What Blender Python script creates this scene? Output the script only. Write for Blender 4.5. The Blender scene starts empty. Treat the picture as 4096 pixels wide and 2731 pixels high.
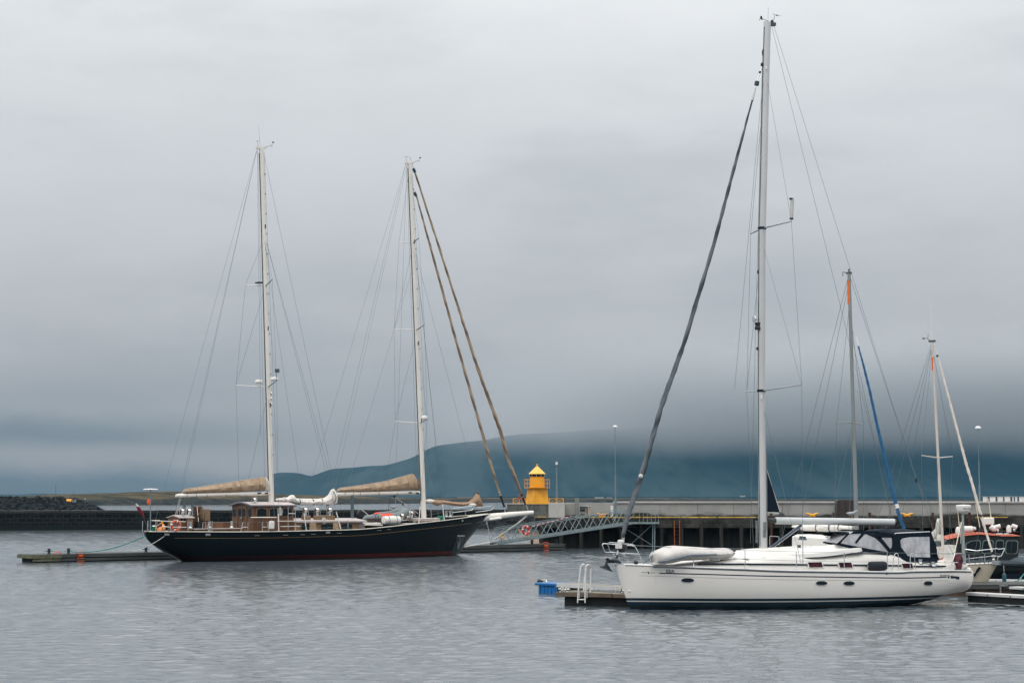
import bpy, math, random
from mathutils import Vector, noise as mnoise
random.seed(7)
R = math.radians
scn = bpy.context.scene
col = scn.collection
# ------------------------------------------------------------ camera
FPX, CX, CY, YH, CAMH = 7000.0, 2048.0, 1365.5, 1992.0, 3.8
PITCH = math.atan((YH - CY) / FPX)
cd = bpy.data.cameras.new('camera'); cam = bpy.data.objects.new('camera', cd); col.objects.link(cam)
cd.sensor_width = 36.0; cd.lens = FPX / 4096.0 * 36.0
cd.clip_start = 0.5; cd.clip_end = 60000.0
cam.location = (0, 0, CAMH); cam.rotation_euler = (math.pi / 2 + PITCH, 0, 0)
scn.camera = cam
scn.cycles.use_denoising = True
# ------------------------------------------------------------ colour management
scn.view_settings.view_transform = 'Standard'; scn.view_settings.look = 'None'
scn.view_settings.gamma = 1.0; scn.view_settings.exposure = 0.14; scn.view_settings.use_curve_mapping = False
# ------------------------------------------------------------ world: overcast cloud over a physical sky
def srgb(r, g, b):
    f = lambda c: (c / 255 / 12.92) if c / 255 <= 0.04045 else ((c / 255 + 0.055) / 1.055) ** 2.4
    return (f(r), f(g), f(b), 1.0)
SUN_EL, SUN_AZ = R(52), R(215)
w = bpy.data.worlds.new('World'); scn.world = w; w.use_nodes = True
nt = w.node_tree; nt.nodes.clear(); N = nt.nodes.new; L = nt.links.new
def wmath(op, a, b=None, c=None, clamp=False):
    n = N('ShaderNodeMath'); n.operation = op; n.use_clamp = clamp
    for i, v in enumerate((a, b, c)):
        if v is None: continue
        if isinstance(v, (int, float)): n.inputs[i].default_value = v
        else: L(v, n.inputs[i])
    return n.outputs[0]
def wramp(v, a, b, c=0.0, d=1.0):
    n = N('ShaderNodeMapRange'); n.interpolation_type = 'SMOOTHSTEP'
    L(v, n.inputs[0])
    for i, k in enumerate((a, b, c, d)): n.inputs[i + 1].default_value = k
    return n.outputs[0]
tc = N('ShaderNodeTexCoord'); sep = N('ShaderNodeSeparateXYZ'); L(tc.outputs['Generated'], sep.inputs[0])
X, Y, Z = sep.outputs
def wnoise(sx, sy, sz, scale, detail, rough, off=(0, 0, 0)):
    m = N('ShaderNodeMapping'); m.inputs['Scale'].default_value = (sx, sy, sz); m.inputs['Location'].default_value = off
    L(tc.outputs['Generated'], m.inputs[0])
    n = N('ShaderNodeTexNoise'); n.inputs['Scale'].default_value = scale; n.inputs['Detail'].default_value = detail
    n.inputs['Roughness'].default_value = rough; L(m.outputs[0], n.inputs['Vector']); return n.outputs['Fac']
n1 = wnoise(1, 1, 2.0, 3.6, 5, 0.5, (3.1, 0.2, 0.9))
n2 = wnoise(1, 1, 2.4, 12.0, 6, 0.6, (7.3, 2.2, 0.5))
n3 = wnoise(1, 1, 3.5, 5.0, 5, 0.55, (1.7, 5.1, 2.0))
zz = wmath('ADD', Z, wmath('MULTIPLY', wmath('SUBTRACT', n1, 0.5), 0.10))
zz = wmath('ADD', zz, wmath('MULTIPLY', wmath('SUBTRACT', n2, 0.5), 0.052))
cr = N('ShaderNodeValToRGB'); cr.color_ramp.interpolation = 'B_SPLINE'
L(wmath('MULTIPLY', zz, 2.0), cr.inputs[0])
stops = [(0.0, (164, 167, 172)), (0.05, (172, 174, 178)), (0.11, (182, 182, 185)), (0.17, (190, 191, 194)), (0.28, (201, 203, 205)),
         (0.42, (213, 216, 218)), (0.56, (230, 232, 233)), (0.75, (250, 251, 252)), (1.0, (255, 255, 255))]
el = cr.color_ramp.elements
el[0].position = stops[0][0]; el[0].color = srgb(*stops[0][1]); el[1].position = 1.0; el[1].color = srgb(*stops[-1][1])
for p, c in stops[1:-1]:
    e = el.new(p); e.color = srgb(*c)
def wmix(fac, a, b, mode='MIX'):
    n = N('ShaderNodeMix'); n.data_type = 'RGBA'; n.blend_type = mode
    for i, v in ((0, fac), (6, a), (7, b)):
        if isinstance(v, (int, float)): n.inputs[i].default_value = v
        elif isinstance(v, tuple): n.inputs[i].default_value = v
        else: L(v, n.inputs[i])
    return n.outputs[2]
# soft darker and lighter streaks of cloud
c0 = wmix(wmath('MULTIPLY', wramp(n3, 0.42, 0.72), 0.24), cr.outputs[0], srgb(142, 150, 160))
# dark rain cloud low over the bay, heavier towards the right
zl = wmath('ADD', Z, wmath('MULTIPLY', wmath('SUBTRACT', n1, 0.5), 0.03))
zb = wmath('ADD', Z, wmath('MULTIPLY', wmath('SUBTRACT', n2, 0.5), 0.018))
band = wmath('MULTIPLY', wramp(zb, 0.086, 0.042), wramp(X, -0.04, 0.16, 0.0, 0.66))
c1 = wmix(band, c0, srgb(98, 114, 126))
band2 = wmath('MULTIPLY', wmath('MULTIPLY', wramp(zb, 0.052, 0.036), wramp(zb, 0.022, 0.034)), wramp(X, -0.10, -0.26, 0.10, 0.60))
low = wmath('MULTIPLY', wramp(zb, 0.020, 0.006), wramp(X, -0.06, -0.20, 0.0, 0.85))
c2 = wmix(low, wmix(band2, c1, srgb(112, 128, 139)), srgb(104, 124, 138))
bg = N('ShaderNodeBackground'); L(c2, bg.inputs[0]); L(wramp(Z, 0.24, 0.65, 1.0, 1.9), bg.inputs[1])      # an overcast sky is brightest overhead
sky = N('ShaderNodeTexSky'); sky.sky_type = 'NISHITA'; sky.sun_disc = False
sky.sun_elevation = SUN_EL; sky.sun_rotation = SUN_AZ; sky.altitude = 0
bs = N('ShaderNodeBackground'); L(sky.outputs[0], bs.inputs[0]); bs.inputs[1].default_value = 0.10
mx = N('ShaderNodeMixShader'); mx.inputs[0].default_value = 0.94; L(bs.outputs[0], mx.inputs[1]); L(bg.outputs[0], mx.inputs[2])
wo = N('ShaderNodeOutputWorld'); L(mx.outputs[0], wo.inputs[0])
# ------------------------------------------------------------ sun behind thin cloud
sd = bpy.data.lights.new('sun', 'SUN'); sd.energy = 0.7; sd.angle = R(25); sd.color = (1.0, 0.96, 0.9)
sun = bpy.data.objects.new('sun', sd); col.objects.link(sun)
sdir = Vector((math.sin(SUN_AZ) * math.cos(SUN_EL), math.cos(SUN_AZ) * math.cos(SUN_EL), math.sin(SUN_EL)))
sun.rotation_euler = sdir.to_track_quat('Z', 'Y').to_euler(); sun.location = (0, 0, 60)
# ============================================================ pixel helpers (photograph 4096 x 2731)
_F = Vector((0, math.cos(PITCH), math.sin(PITCH))); _U = Vector((0, -math.sin(PITCH), math.cos(PITCH)))
CAMP = Vector((0, 0, CAMH))
def ray(px, py): return _F + Vector(((px - CX) / FPX, 0, 0)) - _U * ((py - CY) / FPX)
def G(px, py, z=0.0):
    d = ray(px, py); return CAMP + d * ((z - CAMH) / d.z)
def P(px, py, D):
    d = ray(px, py); return CAMP + d * (D / d.y)
CR = {'0': (0, 0, 1), '1': (500, 1850, .34014), '2': (1200, 1850, .38265), '3': (1900, 1750, .34014), '4': (2100, 2050, .38265),
      '5': (2900, 1950, .31891), '6': (3450, 1950, .31886), 'L': (0, 1850, .34014), 'A': (560, 2000, .12755), 'B': (800, 1980, .17007),
      'C': (1150, 1980, .14881), 'D': (1400, 1980, .14881), 'E': (1650, 1950, .19133), 'F': (880, 1350, .25507), 'H': (3780, 2000, .13435),
      'I': (3780, 2150, .17221), 'J': (3150, 2050, .14881), 'K': (2380, 2120, .11478), 'M': (2550, 2150, .19133), 'N': (3850, 1950, .10459),
      'O': (2270, 1990, .12330), 'Q': (0, 1900, .17007), 'T': (2850, 30, .42735), 'U': (2850, 700, .63776), 'V': (3300, 1000, .70132),
      'W': (900, 500, .44643), 'X': (1500, 600, .44643), 'Y': (1500, 1200, .51020), 'S': (3740, 2270, .06803)}
def k(c, x, y):
    a = CR[c]; return a[0] + x * a[2], a[1] + y * a[2]
class Frame:
    def __init__(s, o, ang):
        s.o = Vector((o[0], o[1], 0)); s.a = ang
        s.x = Vector((math.cos(ang), math.sin(ang), 0)); s.y = Vector((-math.sin(ang), math.cos(ang), 0))
    def loc(s, p):
        q = p - s.o; return Vector((q.dot(s.x), q.dot(s.y), q.z))
    def S(s, c, x, y, v=0.0):          # crop point on the vertical plane local y = v  -> local point
        px, py = k(c, x, y); d = ray(px, py); t = (v - (CAMP - s.o).dot(s.y)) / d.dot(s.y)
        return s.loc(CAMP + d * t)
    def SX(s, c, x, y, u):             # crop point on the vertical plane local x = u
        px, py = k(c, x, y); d = ray(px, py); t = (u - (CAMP - s.o).dot(s.x)) / d.dot(s.x)
        return s.loc(CAMP + d * t)
def pxof(F, p):                            # local point -> photo column
    w_ = F.o + F.x * p[0] + F.y * p[1]; w_.z = p[2]; d = w_ - CAMP; return CX + FPX * d.x / d.dot(_F)
def solve_tips(F, o_, z, lx, rx, right_y):  # half span and sweep of a spreader pair from the two tip columns
    hv, cx_ = 1.2, -.3
    for _ in range(40):
        a = pxof(F, (o_.x + cx_, right_y * hv, z)); b = pxof(F, (o_.x + cx_, -right_y * hv, z))
        hv *= max(.5, min(2, (rx - lx) / max(a - b, 1))); s_ = 1 if F.x.x > 0 else -1; cx_ += s_ * ((rx + lx) / 2 - (a + b) / 2) / 130.0
    return hv, cx_
# ============================================================ mesh builder
class MB:
    def __init__(s): s.v = []; s.f = []; s.m = []
    def add(s, vs, fs, mi=0):
        n = len(s.v); s.v += [tuple(v) for v in vs]; s.f += [tuple(i + n for i in f) for f in fs]; s.m += [mi] * len(fs)
        return s
    def box(s, c, d, rz=0.0, mi=0, taper=1.0):
        hx, hy, hz = d[0] / 2, d[1] / 2, d[2] / 2; ca, sa = math.cos(rz), math.sin(rz); vs = []
        for z, q in ((-hz, 1.0), (hz, taper)):
            for x, y in ((-hx, -hy), (hx, -hy), (hx, hy), (-hx, hy)):
                x *= q; y *= q; vs.append((c[0] + x * ca - y * sa, c[1] + x * sa + y * ca, c[2] + z))
        return s.add(vs, [(3, 2, 1, 0), (4, 5, 6, 7), (0, 1, 5, 4), (1, 2, 6, 5), (2, 3, 7, 6), (3, 0, 4, 7)], mi)
    def loft(s, rings, caps=True, closed=True, mi=0):
        n = len(rings[0]); vs = [p for r in rings for p in r]; fs = []
        for i in range(len(rings) - 1):
            for j in range(n if closed else n - 1):
                a = i * n + j; b = i * n + (j + 1) % n; fs.append((a, b, b + n, a + n))
        if caps and closed:
            fs.append(tuple(range(n))[::-1]); fs.append(tuple((len(rings) - 1) * n + i for i in range(n)))
        return s.add(vs, fs, mi)
    def tube(s, pts, r, n=6, mi=0, sy=1.0):
        pts = [Vector(p) for p in pts]
        if not isinstance(r, (list, tuple)): r = [r] * len(pts)
        rings = []; ref = None
        for i, p in enumerate(pts):
            a = pts[max(i - 1, 0)]; b = pts[min(i + 1, len(pts) - 1)]; t = (b - a)
            t = t.normalized() if t.length > 1e-9 else Vector((0, 0, 1))
            if ref is None: ref = Vector((0, 0, 1)) if abs(t.z) < 0.9 else Vector((1, 0, 0))
            u = t.cross(ref).normalized(); w_ = u.cross(t).normalized(); ref = w_
            rings.append([p + u * math.cos(2 * math.pi * j / n) * r[i] + w_ * math.sin(2 * math.pi * j / n) * r[i] * sy for j in range(n)])
        return s.loft(rings, mi=mi)
    def beam(s, p0, p1, w_, h_, mi=0):      # rectangular bar, w horizontal, h the other way
        p0, p1 = Vector(p0), Vector(p1); t = (p1 - p0).normalized()
        ref = Vector((0, 0, 1)) if abs(t.z) < 0.95 else Vector((0, 1, 0))
        u = t.cross(ref).normalized() * w_ / 2; q = u.cross(t).normalized() * h_ / 2
        return s.loft([[p + u + q, p - u + q, p - u - q, p + u - q] for p in (p0, p1)], mi=mi)
    def lathe(s, prof, o=(0, 0, 0), n=16, axis='z', mi=0, ph=0.0):
        rings = []
        for r, h in prof:
            ring = []
            for j in range(n):
                a = 2 * math.pi * j / n + ph; x, y = r * math.cos(a), r * math.sin(a)
                p = {'z': (x, y, h), 'x': (h, x, y), 'y': (y, h, x)}[axis]
                ring.append((o[0] + p[0], o[1] + p[1], o[2] + p[2]))
            rings.append(ring)
        return s.loft(rings, mi=mi)
    def ell(s, c, rad, nu=12, nv=8, mi=0):
        rings = [[(c[0] + rad[0] * max(math.sin(math.pi * i / nv), 1e-3) * math.cos(2 * math.pi * j / nu), c[1] + rad[1] * max(math.sin(math.pi * i / nv), 1e-3) * math.sin(2 * math.pi * j / nu),
                   c[2] - rad[2] * math.cos(math.pi * i / nv)) for j in range(nu)] for i in range(nv + 1)]
        return s.loft(rings, mi=mi)
    def torus(s, c, Rr, r, ax=(0, 0, 1), n=24, m=8, mi=0, a0=0.0, a1=2 * math.pi):
        c = Vector(c); ax = Vector(ax).normalized(); u = ax.orthogonal().normalized(); w_ = ax.cross(u)
        full = abs(a1 - a0 - 2 * math.pi) < 1e-6; rings = []
        for i in range(n + 1):
            a = a0 + (a1 - a0) * i / n; d = u * math.cos(a) + w_ * math.sin(a)
            rings.append([c + d * (Rr + r * math.cos(2 * math.pi * j / m)) + ax * r * math.sin(2 * math.pi * j / m) for j in range(m)])
        return s.loft(rings, caps=not full, mi=mi)
    def prism(s, poly, off, mi=0):          # polygon (3D points) extruded by vector off
        a = [Vector(p) for p in poly]; b = [p + Vector(off) for p in a]; n = len(a)
        fs = [tuple(range(n))[::-1], tuple(range(n, 2 * n))] + [(i, (i + 1) % n, (i + 1) % n + n, i + n) for i in range(n)]
        return s.add(a + b, fs, mi)
    def build(s, name, mats, parent=None, smooth=35, bevel=0.0, sub=0):
        me = bpy.data.meshes.new(name); me.from_pydata(s.v, [], s.f)
        if not isinstance(mats, (list, tuple)): mats = [mats]
        for m_ in mats: me.materials.append(m_)
        for p_, mi in zip(me.polygons, s.m): p_.material_index = mi
        import bmesh
        bm = bmesh.new(); bm.from_mesh(me); bmesh.ops.recalc_face_normals(bm, faces=bm.faces); bm.to_mesh(me); bm.free()
        if smooth:
            for p_ in me.polygons: p_.use_smooth = True
            me.set_sharp_from_angle(angle=R(smooth))
        o = bpy.data.objects.new(name, me); col.objects.link(o)
        if parent is not None: o.parent = parent
        if bevel:
            b = o.modifiers.new('bevel', 'BEVEL'); b.width = bevel; b.segments = 2; b.limit_method = 'ANGLE'; b.angle_limit = R(40)
        if sub:
            b = o.modifiers.new('sub', 'SUBSURF'); b.levels = sub; b.render_levels = sub
        return o
def tag(o, label=None, cat=None, group=None, kind=None):
    if label: o['label'] = label
    if cat: o['category'] = cat
    if group: o['group'] = group
    if kind: o['kind'] = kind
    return o
def thing(name, label, cat, loc=(0, 0, 0), rz=0.0, group=None):
    o = bpy.data.objects.new(name, None); col.objects.link(o); o.empty_display_size = 0.3
    o.location = loc; o.rotation_euler = (0, 0, rz); return tag(o, label, cat, group)
def copy_tree(o, loc=None, rz=None, parent=None, label=None):
    c = o.copy(); col.objects.link(c)
    if parent is not None: c.parent = parent
    if loc is not None: c.location = loc
    if rz is not None: c.rotation_euler = (0, 0, rz)
    if label: c['label'] = label
    for ch in list(o.children): copy_tree(ch, parent=c)
    return c
def lerp(a, b, t): return a + (b - a) * t
def interp(tab, x):
    if x <= tab[0][0]: return tab[0][1]
    for (a, b), (c, d) in zip(tab, tab[1:]):
        if x <= c: return lerp(b, d, (x - a) / (c - a) if c > a else 0)
    return tab[-1][1]
def sinterp(tab, x):                        # smooth (Catmull-Rom) interpolation
    n = len(tab)
    if x <= tab[0][0]: return tab[0][1]
    if x >= tab[-1][0]: return tab[-1][1]
    i = max(j for j in range(n - 1) if tab[j][0] <= x)
    x0, y0 = tab[i]; x1, y1 = tab[i + 1]; t = (x - x0) / (x1 - x0); h = x1 - x0
    m0 = (y1 - tab[i - 1][1]) / (x1 - tab[i - 1][0]) if i > 0 else (y1 - y0) / h
    m1 = (tab[i + 2][1] - y0) / (tab[i + 2][0] - x0) if i + 2 < n else (y1 - y0) / h
    return (2 * t**3 - 3 * t**2 + 1) * y0 + (t**3 - 2 * t**2 + t) * h * m0 + (-2 * t**3 + 3 * t**2) * y1 + (t**3 - t**2) * h * m1
# ============================================================ materials
_mc = {}
class NT:
    def __init__(s, name):
        s.m = bpy.data.materials.new(name); s.m.use_nodes = True; s.t = s.m.node_tree; s.t.nodes.clear()
        s.out = s.t.nodes.new('ShaderNodeOutputMaterial'); s.b = s.t.nodes.new('ShaderNodeBsdfPrincipled')
        s.t.links.new(s.b.outputs[0], s.out.inputs[0]); s.tc = s.t.nodes.new('ShaderNodeTexCoord')
    def n(s, ty, **kw):
        x = s.t.nodes.new(ty)
        for a, b in kw.items(): setattr(x, a, b)
        return x
    def l(s, a, b): s.t.links.new(a, b)
    def put(s, sock, v):
        if hasattr(v, 'is_output'): s.l(v, sock)
        else: sock.default_value = v
    def coord(s, scale=(1, 1, 1), rot=(0, 0, 0), which='Object'):
        m = s.n('ShaderNodeMapping'); m.inputs['Scale'].default_value = scale; m.inputs['Rotation'].default_value = rot
        s.l(s.tc.outputs[which], m.inputs[0]); return m.outputs[0]
    def noise(s, vec, scale, detail=4, rough=0.55, dist=0.0):
        x = s.n('ShaderNodeTexNoise'); x.inputs['Scale'].default_value = scale; x.inputs['Detail'].default_value = detail
        x.inputs['Roughness'].default_value = rough; x.inputs['Distortion'].default_value = dist; s.l(vec, x.inputs['Vector']); return x.outputs['Fac']
    def math(s, op, a, b=0.0, clamp=False):
        x = s.n('ShaderNodeMath', operation=op, use_clamp=clamp); s.put(x.inputs[0], a); s.put(x.inputs[1], b); return x.outputs[0]
    def ramp(s, v, a, b, c=0.0, d=1.0, smooth=True):
        x = s.n('ShaderNodeMapRange'); x.interpolation_type = 'SMOOTHSTEP' if smooth else 'LINEAR'; s.l(v, x.inputs[0])
        for i, q in enumerate((a, b, c, d)): x.inputs[i + 1].default_value = q
        return x.outputs[0]
    def mix(s, fac, a, b, mode='MIX'):
        x = s.n('ShaderNodeMix', data_type='RGBA', blend_type=mode)
        s.put(x.inputs[0], fac); s.put(x.inputs[6], a); s.put(x.inputs[7], b); return x.outputs[2]
    def bump(s, h, strength, dist=0.01):
        x = s.n('ShaderNodeBump'); x.inputs['Strength'].default_value = strength; x.inputs['Distance'].default_value = dist
        s.l(h, x.inputs['Height']); s.l(x.outputs[0], s.b.inputs['Normal'])
    def base(s, c, rough=0.5, metal=0.0, spec=0.5):
        s.put(s.b.inputs['Base Color'], c); s.put(s.b.inputs['Roughness'], rough); s.b.inputs['Metallic'].default_value = metal
        s.b.inputs['Specular IOR Level'].default_value = spec
def c4(c): return (c[0], c[1], c[2], 1.0)
def mat(name, c, rough=0.5, metal=0.0, var=0.12, vs=1.5, bump=0.0, bs=20.0, stretch=(1, 1, 1), dirt=None, da=0.5, spec=0.5):
    if name in _mc: return _mc[name]
    t = NT(name); v = t.coord(stretch); f = t.noise(v, vs, 5, 0.6)
    dk = c4([x * (1 - var) for x in c]); lt = c4([min(1, x * (1 + var)) for x in c])
    cc = t.mix(t.ramp(f, 0.3, 0.7), dk, lt)
    if dirt:
        g = t.noise(t.coord((stretch[0] * 1.0, stretch[1] * 1.0, stretch[2] * 0.25)), vs * 2.7, 6, 0.7)
        cc = t.mix(t.math('MULTIPLY', t.ramp(g, 0.52, 0.75), da), cc, c4(dirt))
    rr = t.ramp(t.noise(v, vs * 3, 3), 0.3, 0.7, max(0.02, rough - 0.08), min(1, rough + 0.08))
    t.base(cc, rr, metal, spec)
    if bump: t.bump(t.noise(v, bs, 4, 0.6), bump, 0.02)
    _mc[name] = t.m; return t.m
# ============================================================ the setting
# --- water
t = NT('water')
v = t.coord((1, 1, 1))
a = t.noise(t.coord((1.0, 1.9, 1)), 0.9, 5, 0.60, 0.3)
b = t.noise(t.coord((1.0, 1.5, 1), (0, 0, 0.35)), 3.4, 4, 0.6, 0.2)
c = t.noise(t.coord((1, 1.3, 1)), 0.12, 3, 0.5)
h = t.math('ADD', t.math('MULTIPLY', a, 1.0), t.math('MULTIPLY', b, 0.30))
h = t.math('MULTIPLY', h, t.ramp(c, 0.3, 0.7, 0.65, 1.15))
t.base(c4((0.080, 0.100, 0.112)), 0.10, 0.0, 0.5); t.b.inputs['IOR'].default_value = 1.45
t.bump(h, 1.0, 0.030)
import numpy as np
def water_mesh():
    ys = [34.0]
    while ys[-1] < 250: ys.append(ys[-1] + 0.02 + 0.0012 * ys[-1])
    ys = np.array(ys); nc = 820; us = np.linspace(-0.37, 0.37, nc)
    Yg = np.repeat(ys[:, None], nc, 1); Xg = Yg * us[None, :]; Z = np.zeros_like(Xg); rng = np.random.RandomState(4)
    edge = np.clip((Yg - 34) / 1.5, 0, 1) * np.clip((250 - Yg) / 40, 0, 1) * np.clip((0.37 - np.abs(Xg / Yg)) / 0.01, 0, 1)
    step = 0.02 + 0.0012 * Yg
    patch = 0.5 * (np.sin(Xg * .07 + 1.3 * np.sin(Yg * .05)) + np.sin(Yg * .11 + 2.0 * np.sin(Xg * .04 + 1)))
    for i in range(70):
        lam = 0.17 * (6.0 ** rng.rand()); th = rng.normal(-1.25, 0.75); kx, ky = math.cos(th) * 2 * math.pi / lam, math.sin(th) * 2 * math.pi / lam
        amp = 0.0022 * lam ** 0.70; fade = np.clip((lam / step - 2.2) / 2.0, 0, 1)
        ph = kx * Xg + ky * Yg + rng.rand() * 6.28 + 0.9 * np.sin(0.35 * kx * Yg * 0.3 + rng.rand() * 6)
        Z += amp * fade * np.sin(ph) * (1 + 0.55 * patch)
    Z *= edge
    nr = len(ys); grid = np.stack([Xg, Yg, Z], 2).reshape(-1, 3)
    outer = np.array([(-14500, -600, 0), (14500, -600, 0), (14500, 6840, 0), (-14500, 6840, 0)], float)
    co = np.concatenate([grid, outer]); i = np.arange(nr - 1)[:, None] * nc + np.arange(nc - 1)[None, :]
    q = np.stack([i, i + 1, i + nc + 1, i + nc], 2).reshape(-1, 4); nq = len(q)
    o = nr * nc; front = list(range(nc)); back = [(nr - 1) * nc + j for j in range(nc)]
    left = [r * nc for r in range(nr)]; right = [r * nc + nc - 1 for r in range(nr)]
    ex = [[o, o + 1] + front[::-1], [o + 1, o + 2] + right[::-1], [o + 2, o + 3] + back, [o + 3, o] + left]
    loops = np.concatenate([q.reshape(-1)] + [np.array(e) for e in ex])
    tot = np.concatenate([np.full(nq, 4), np.array([len(e) for e in ex])]); st = np.concatenate([[0], np.cumsum(tot)[:-1]])
    me = bpy.data.meshes.new('water'); me.vertices.add(len(co)); me.vertices.foreach_set('co', co.reshape(-1).astype(np.float32))
    me.loops.add(len(loops)); me.loops.foreach_set('vertex_index', loops.astype(np.int32))
    me.polygons.add(len(tot)); me.polygons.foreach_set('loop_start', st.astype(np.int32)); me.polygons.foreach_set('loop_total', tot.astype(np.int32))
    sm = np.ones(len(tot), bool); sm[-4:] = False; me.polygons.foreach_set('use_smooth', sm)
    me.update(calc_edges=True); me.validate(); return me
wm = water_mesh(); wm.materials.append(t.m); wob = bpy.data.objects.new('water', wm); col.objects.link(wob); tag(wob, kind='structure')
# --- far mountain under the cloud
t = NT('mountain_rock'); f = t.noise(t.coord((1, 0.12, 0.9), (0, 0.5, 0.2)), 0.0028, 8, 0.68)
f2 = t.noise(t.coord((1.4, 0.10, 0.5), (0, -0.4, 0)), 0.007, 6, 0.65)
cc = t.mix(t.ramp(f, 0.42, 0.58), c4((0.016, 0.038, 0.050)), c4((0.040, 0.066, 0.072)))
cc = t.mix(t.math('MULTIPLY', t.ramp(f2, 0.5, 0.7), 0.5), cc, c4((0.012, 0.024, 0.032)))
t.base(cc, 0.95, 0, 0.1)
ridge = [(-600, 1978), (0, 1976), (400, 1972), (800, 1968), (960, 1958), (1040, 1930), (1085, 1900), (1110, 1891), (1165, 1889), (1205, 1893), (1240, 1903), (1268, 1896), (1300, 1883), (1335, 1874), (1400, 1870), (1480, 1862), (1540, 1860),
         (1600, 1846), (1650, 1829), (1690, 1806), (1735, 1786), (1790, 1776), (1850, 1768), (1930, 1760), (2000, 1746), (2100, 1735), (2250, 1728), (2450, 1715), (2700, 1705), (3000, 1700), (3300, 1690), (3600, 1694), (4000, 1680), (4400, 1700), (4900, 1715), (5600, 1705), (6400, 1760), (7200, 1820), (8200, 1900)]
M = MB(); rows = []; NX = 420
for i in range(NX + 1):
    px = -600 + 8800 * i / NX; py = sinterp(ridge, px); top = P(px, py, 9000); row = []
    for j in range(15):
        s_ = j / 14.0; D = lerp(6900, 9000, s_) ; x = top.x * D / 9000
        nz = mnoise.fractal(Vector((x * 0.0011, D * 0.0011, 3.3)), 1.0, 2.1, 6)
        z = top.z * (s_ ** 1.25 * 0.98 + 0.02) * (1 + 0.22 * nz * math.sin(math.pi * s_)) + (3.0 if j == 0 else 0)
        z += mnoise.noise(Vector((x * 0.006, s_ * 9, 0))) * 5 * s_
        row.append((x, D, max(z, 0.2)))
    for D, q in ((9700, 0.9), (10800, 0.5)):
        row.append((top.x * D / 9000, D, top.z * q))
    row = [(row[0][0], row[0][1] - 5, -5)] + row; rows.append(row)
M.loft(rows, caps=False, closed=False)
tag(M.build('mountain', t.m), kind='structure')
# --- low cloud lying on the mountain top: soft edged bodies of drizzle outside the haze
cmv = bpy.data.materials.new('cloud_body'); cmv.use_nodes = True; ct = cmv.node_tree; ct.nodes.clear()
def cn_(ty, **kw):
    x = ct.nodes.new(ty)
    for a_, b_ in kw.items(): setattr(x, a_, b_)
    return x
def cm(op, a_, b_):
    x = cn_('ShaderNodeMath', operation=op)
    for i, v in enumerate((a_, b_)):
        if hasattr(v, 'is_output'): ct.links.new(v, x.inputs[i])
        else: x.inputs[i].default_value = v
    return x.outputs[0]
def cmr(v, *q):
    x = cn_('ShaderNodeMapRange', interpolation_type='SMOOTHSTEP'); ct.links.new(v, x.inputs[0])
    for i, w_ in enumerate(q): x.inputs[i + 1].default_value = w_
    return x.outputs[0]
ctc = cn_('ShaderNodeTexCoord'); csx = cn_('ShaderNodeSeparateXYZ'); ct.links.new(ctc.outputs['Object'], csx.inputs[0])
cno = cn_('ShaderNodeTexNoise'); cno.inputs['Scale'].default_value = 0.0014; cno.inputs['Detail'].default_value = 3.0; ct.links.new(ctc.outputs['Object'], cno.inputs['Vector'])
nz_ = cm('SUBTRACT', cno.outputs['Fac'], 0.5)
dz_ = cmr(cm('ADD', csx.outputs[2], cm('MULTIPLY', nz_, 260.0)), 150.0, 430.0, 0.0, 1.0)
dt_ = cmr(cm('ADD', csx.outputs[2], cm('MULTIPLY', nz_, 300.0)), 820.0, 330.0, 0.0, 1.0)
dx_ = cmr(cm('ADD', csx.outputs[0], cm('MULTIPLY', nz_, 900.0)), -500.0, 1300.0, 0.0, 1.0)
de_ = cm('MULTIPLY', cm('MULTIPLY', cm('MULTIPLY', dz_, dt_), dx_), 0.0028)
co_ = cn_('ShaderNodeOutputMaterial'); cv_ = cn_('ShaderNodeVolumePrincipled'); cv_.inputs['Color'].default_value = (0.92, 0.94, 0.955, 1)
ct.links.new(de_, cv_.inputs['Density']); ct.links.new(cv_.outputs[0], co_.inputs['Volume'])
c_ = MB().box((4100, 8150, 560), (10400, 2100, 980)).build('cloud', cmv, smooth=0); tag(c_, kind='stuff')
# --- low grassy island shore across the bay
t = NT('shore_land'); z = t.n('ShaderNodeSeparateXYZ'); t.l(t.tc.outputs['Object'], z.inputs[0])
f = t.noise(t.coord((1, 1, 3)), 0.035, 7, 0.65); f2 = t.noise(t.coord((1, 1, 4)), 0.12, 5, 0.7)
grass = t.mix(t.ramp(t.math('ADD', t.math('MULTIPLY', f, .6), t.math('MULTIPLY', f2, .4)), 0.42, 0.62), c4((0.022, 0.024, 0.016)), c4((0.105, 0.080, 0.045)))
rock = t.mix(t.ramp(f2, 0.35, 0.7), c4((0.010, 0.017, 0.020)), c4((0.045, 0.045, 0.038)))
hz = t.math('ADD', z.outputs[2], t.math('MULTIPLY', t.math('SUBTRACT', f, 0.5), 3.6))
t.base(t.mix(t.ramp(hz, 2.6, 4.4), rock, grass), 0.95, 0, 0.1)
top = [(-500, 1990), (0, 1987), (100, 1982), (200, 1977), (400, 1973), (580, 1965), (730, 1964), (900, 1968), (1112, 1976), (1300, 1981), (1500, 1986), (1700, 1991), (1900, 1990), (2300, 1991), (2600, 1990), (3000, 1993), (3450, 1995), (4096, 1996), (8000, 1992)]
sh = [(-500, 2025), (0, 2022), (580, 2019), (1200, 2017), (1950, 2010), (3000, 2007), (8000, 2006)]
M = MB(); rows = []
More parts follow.
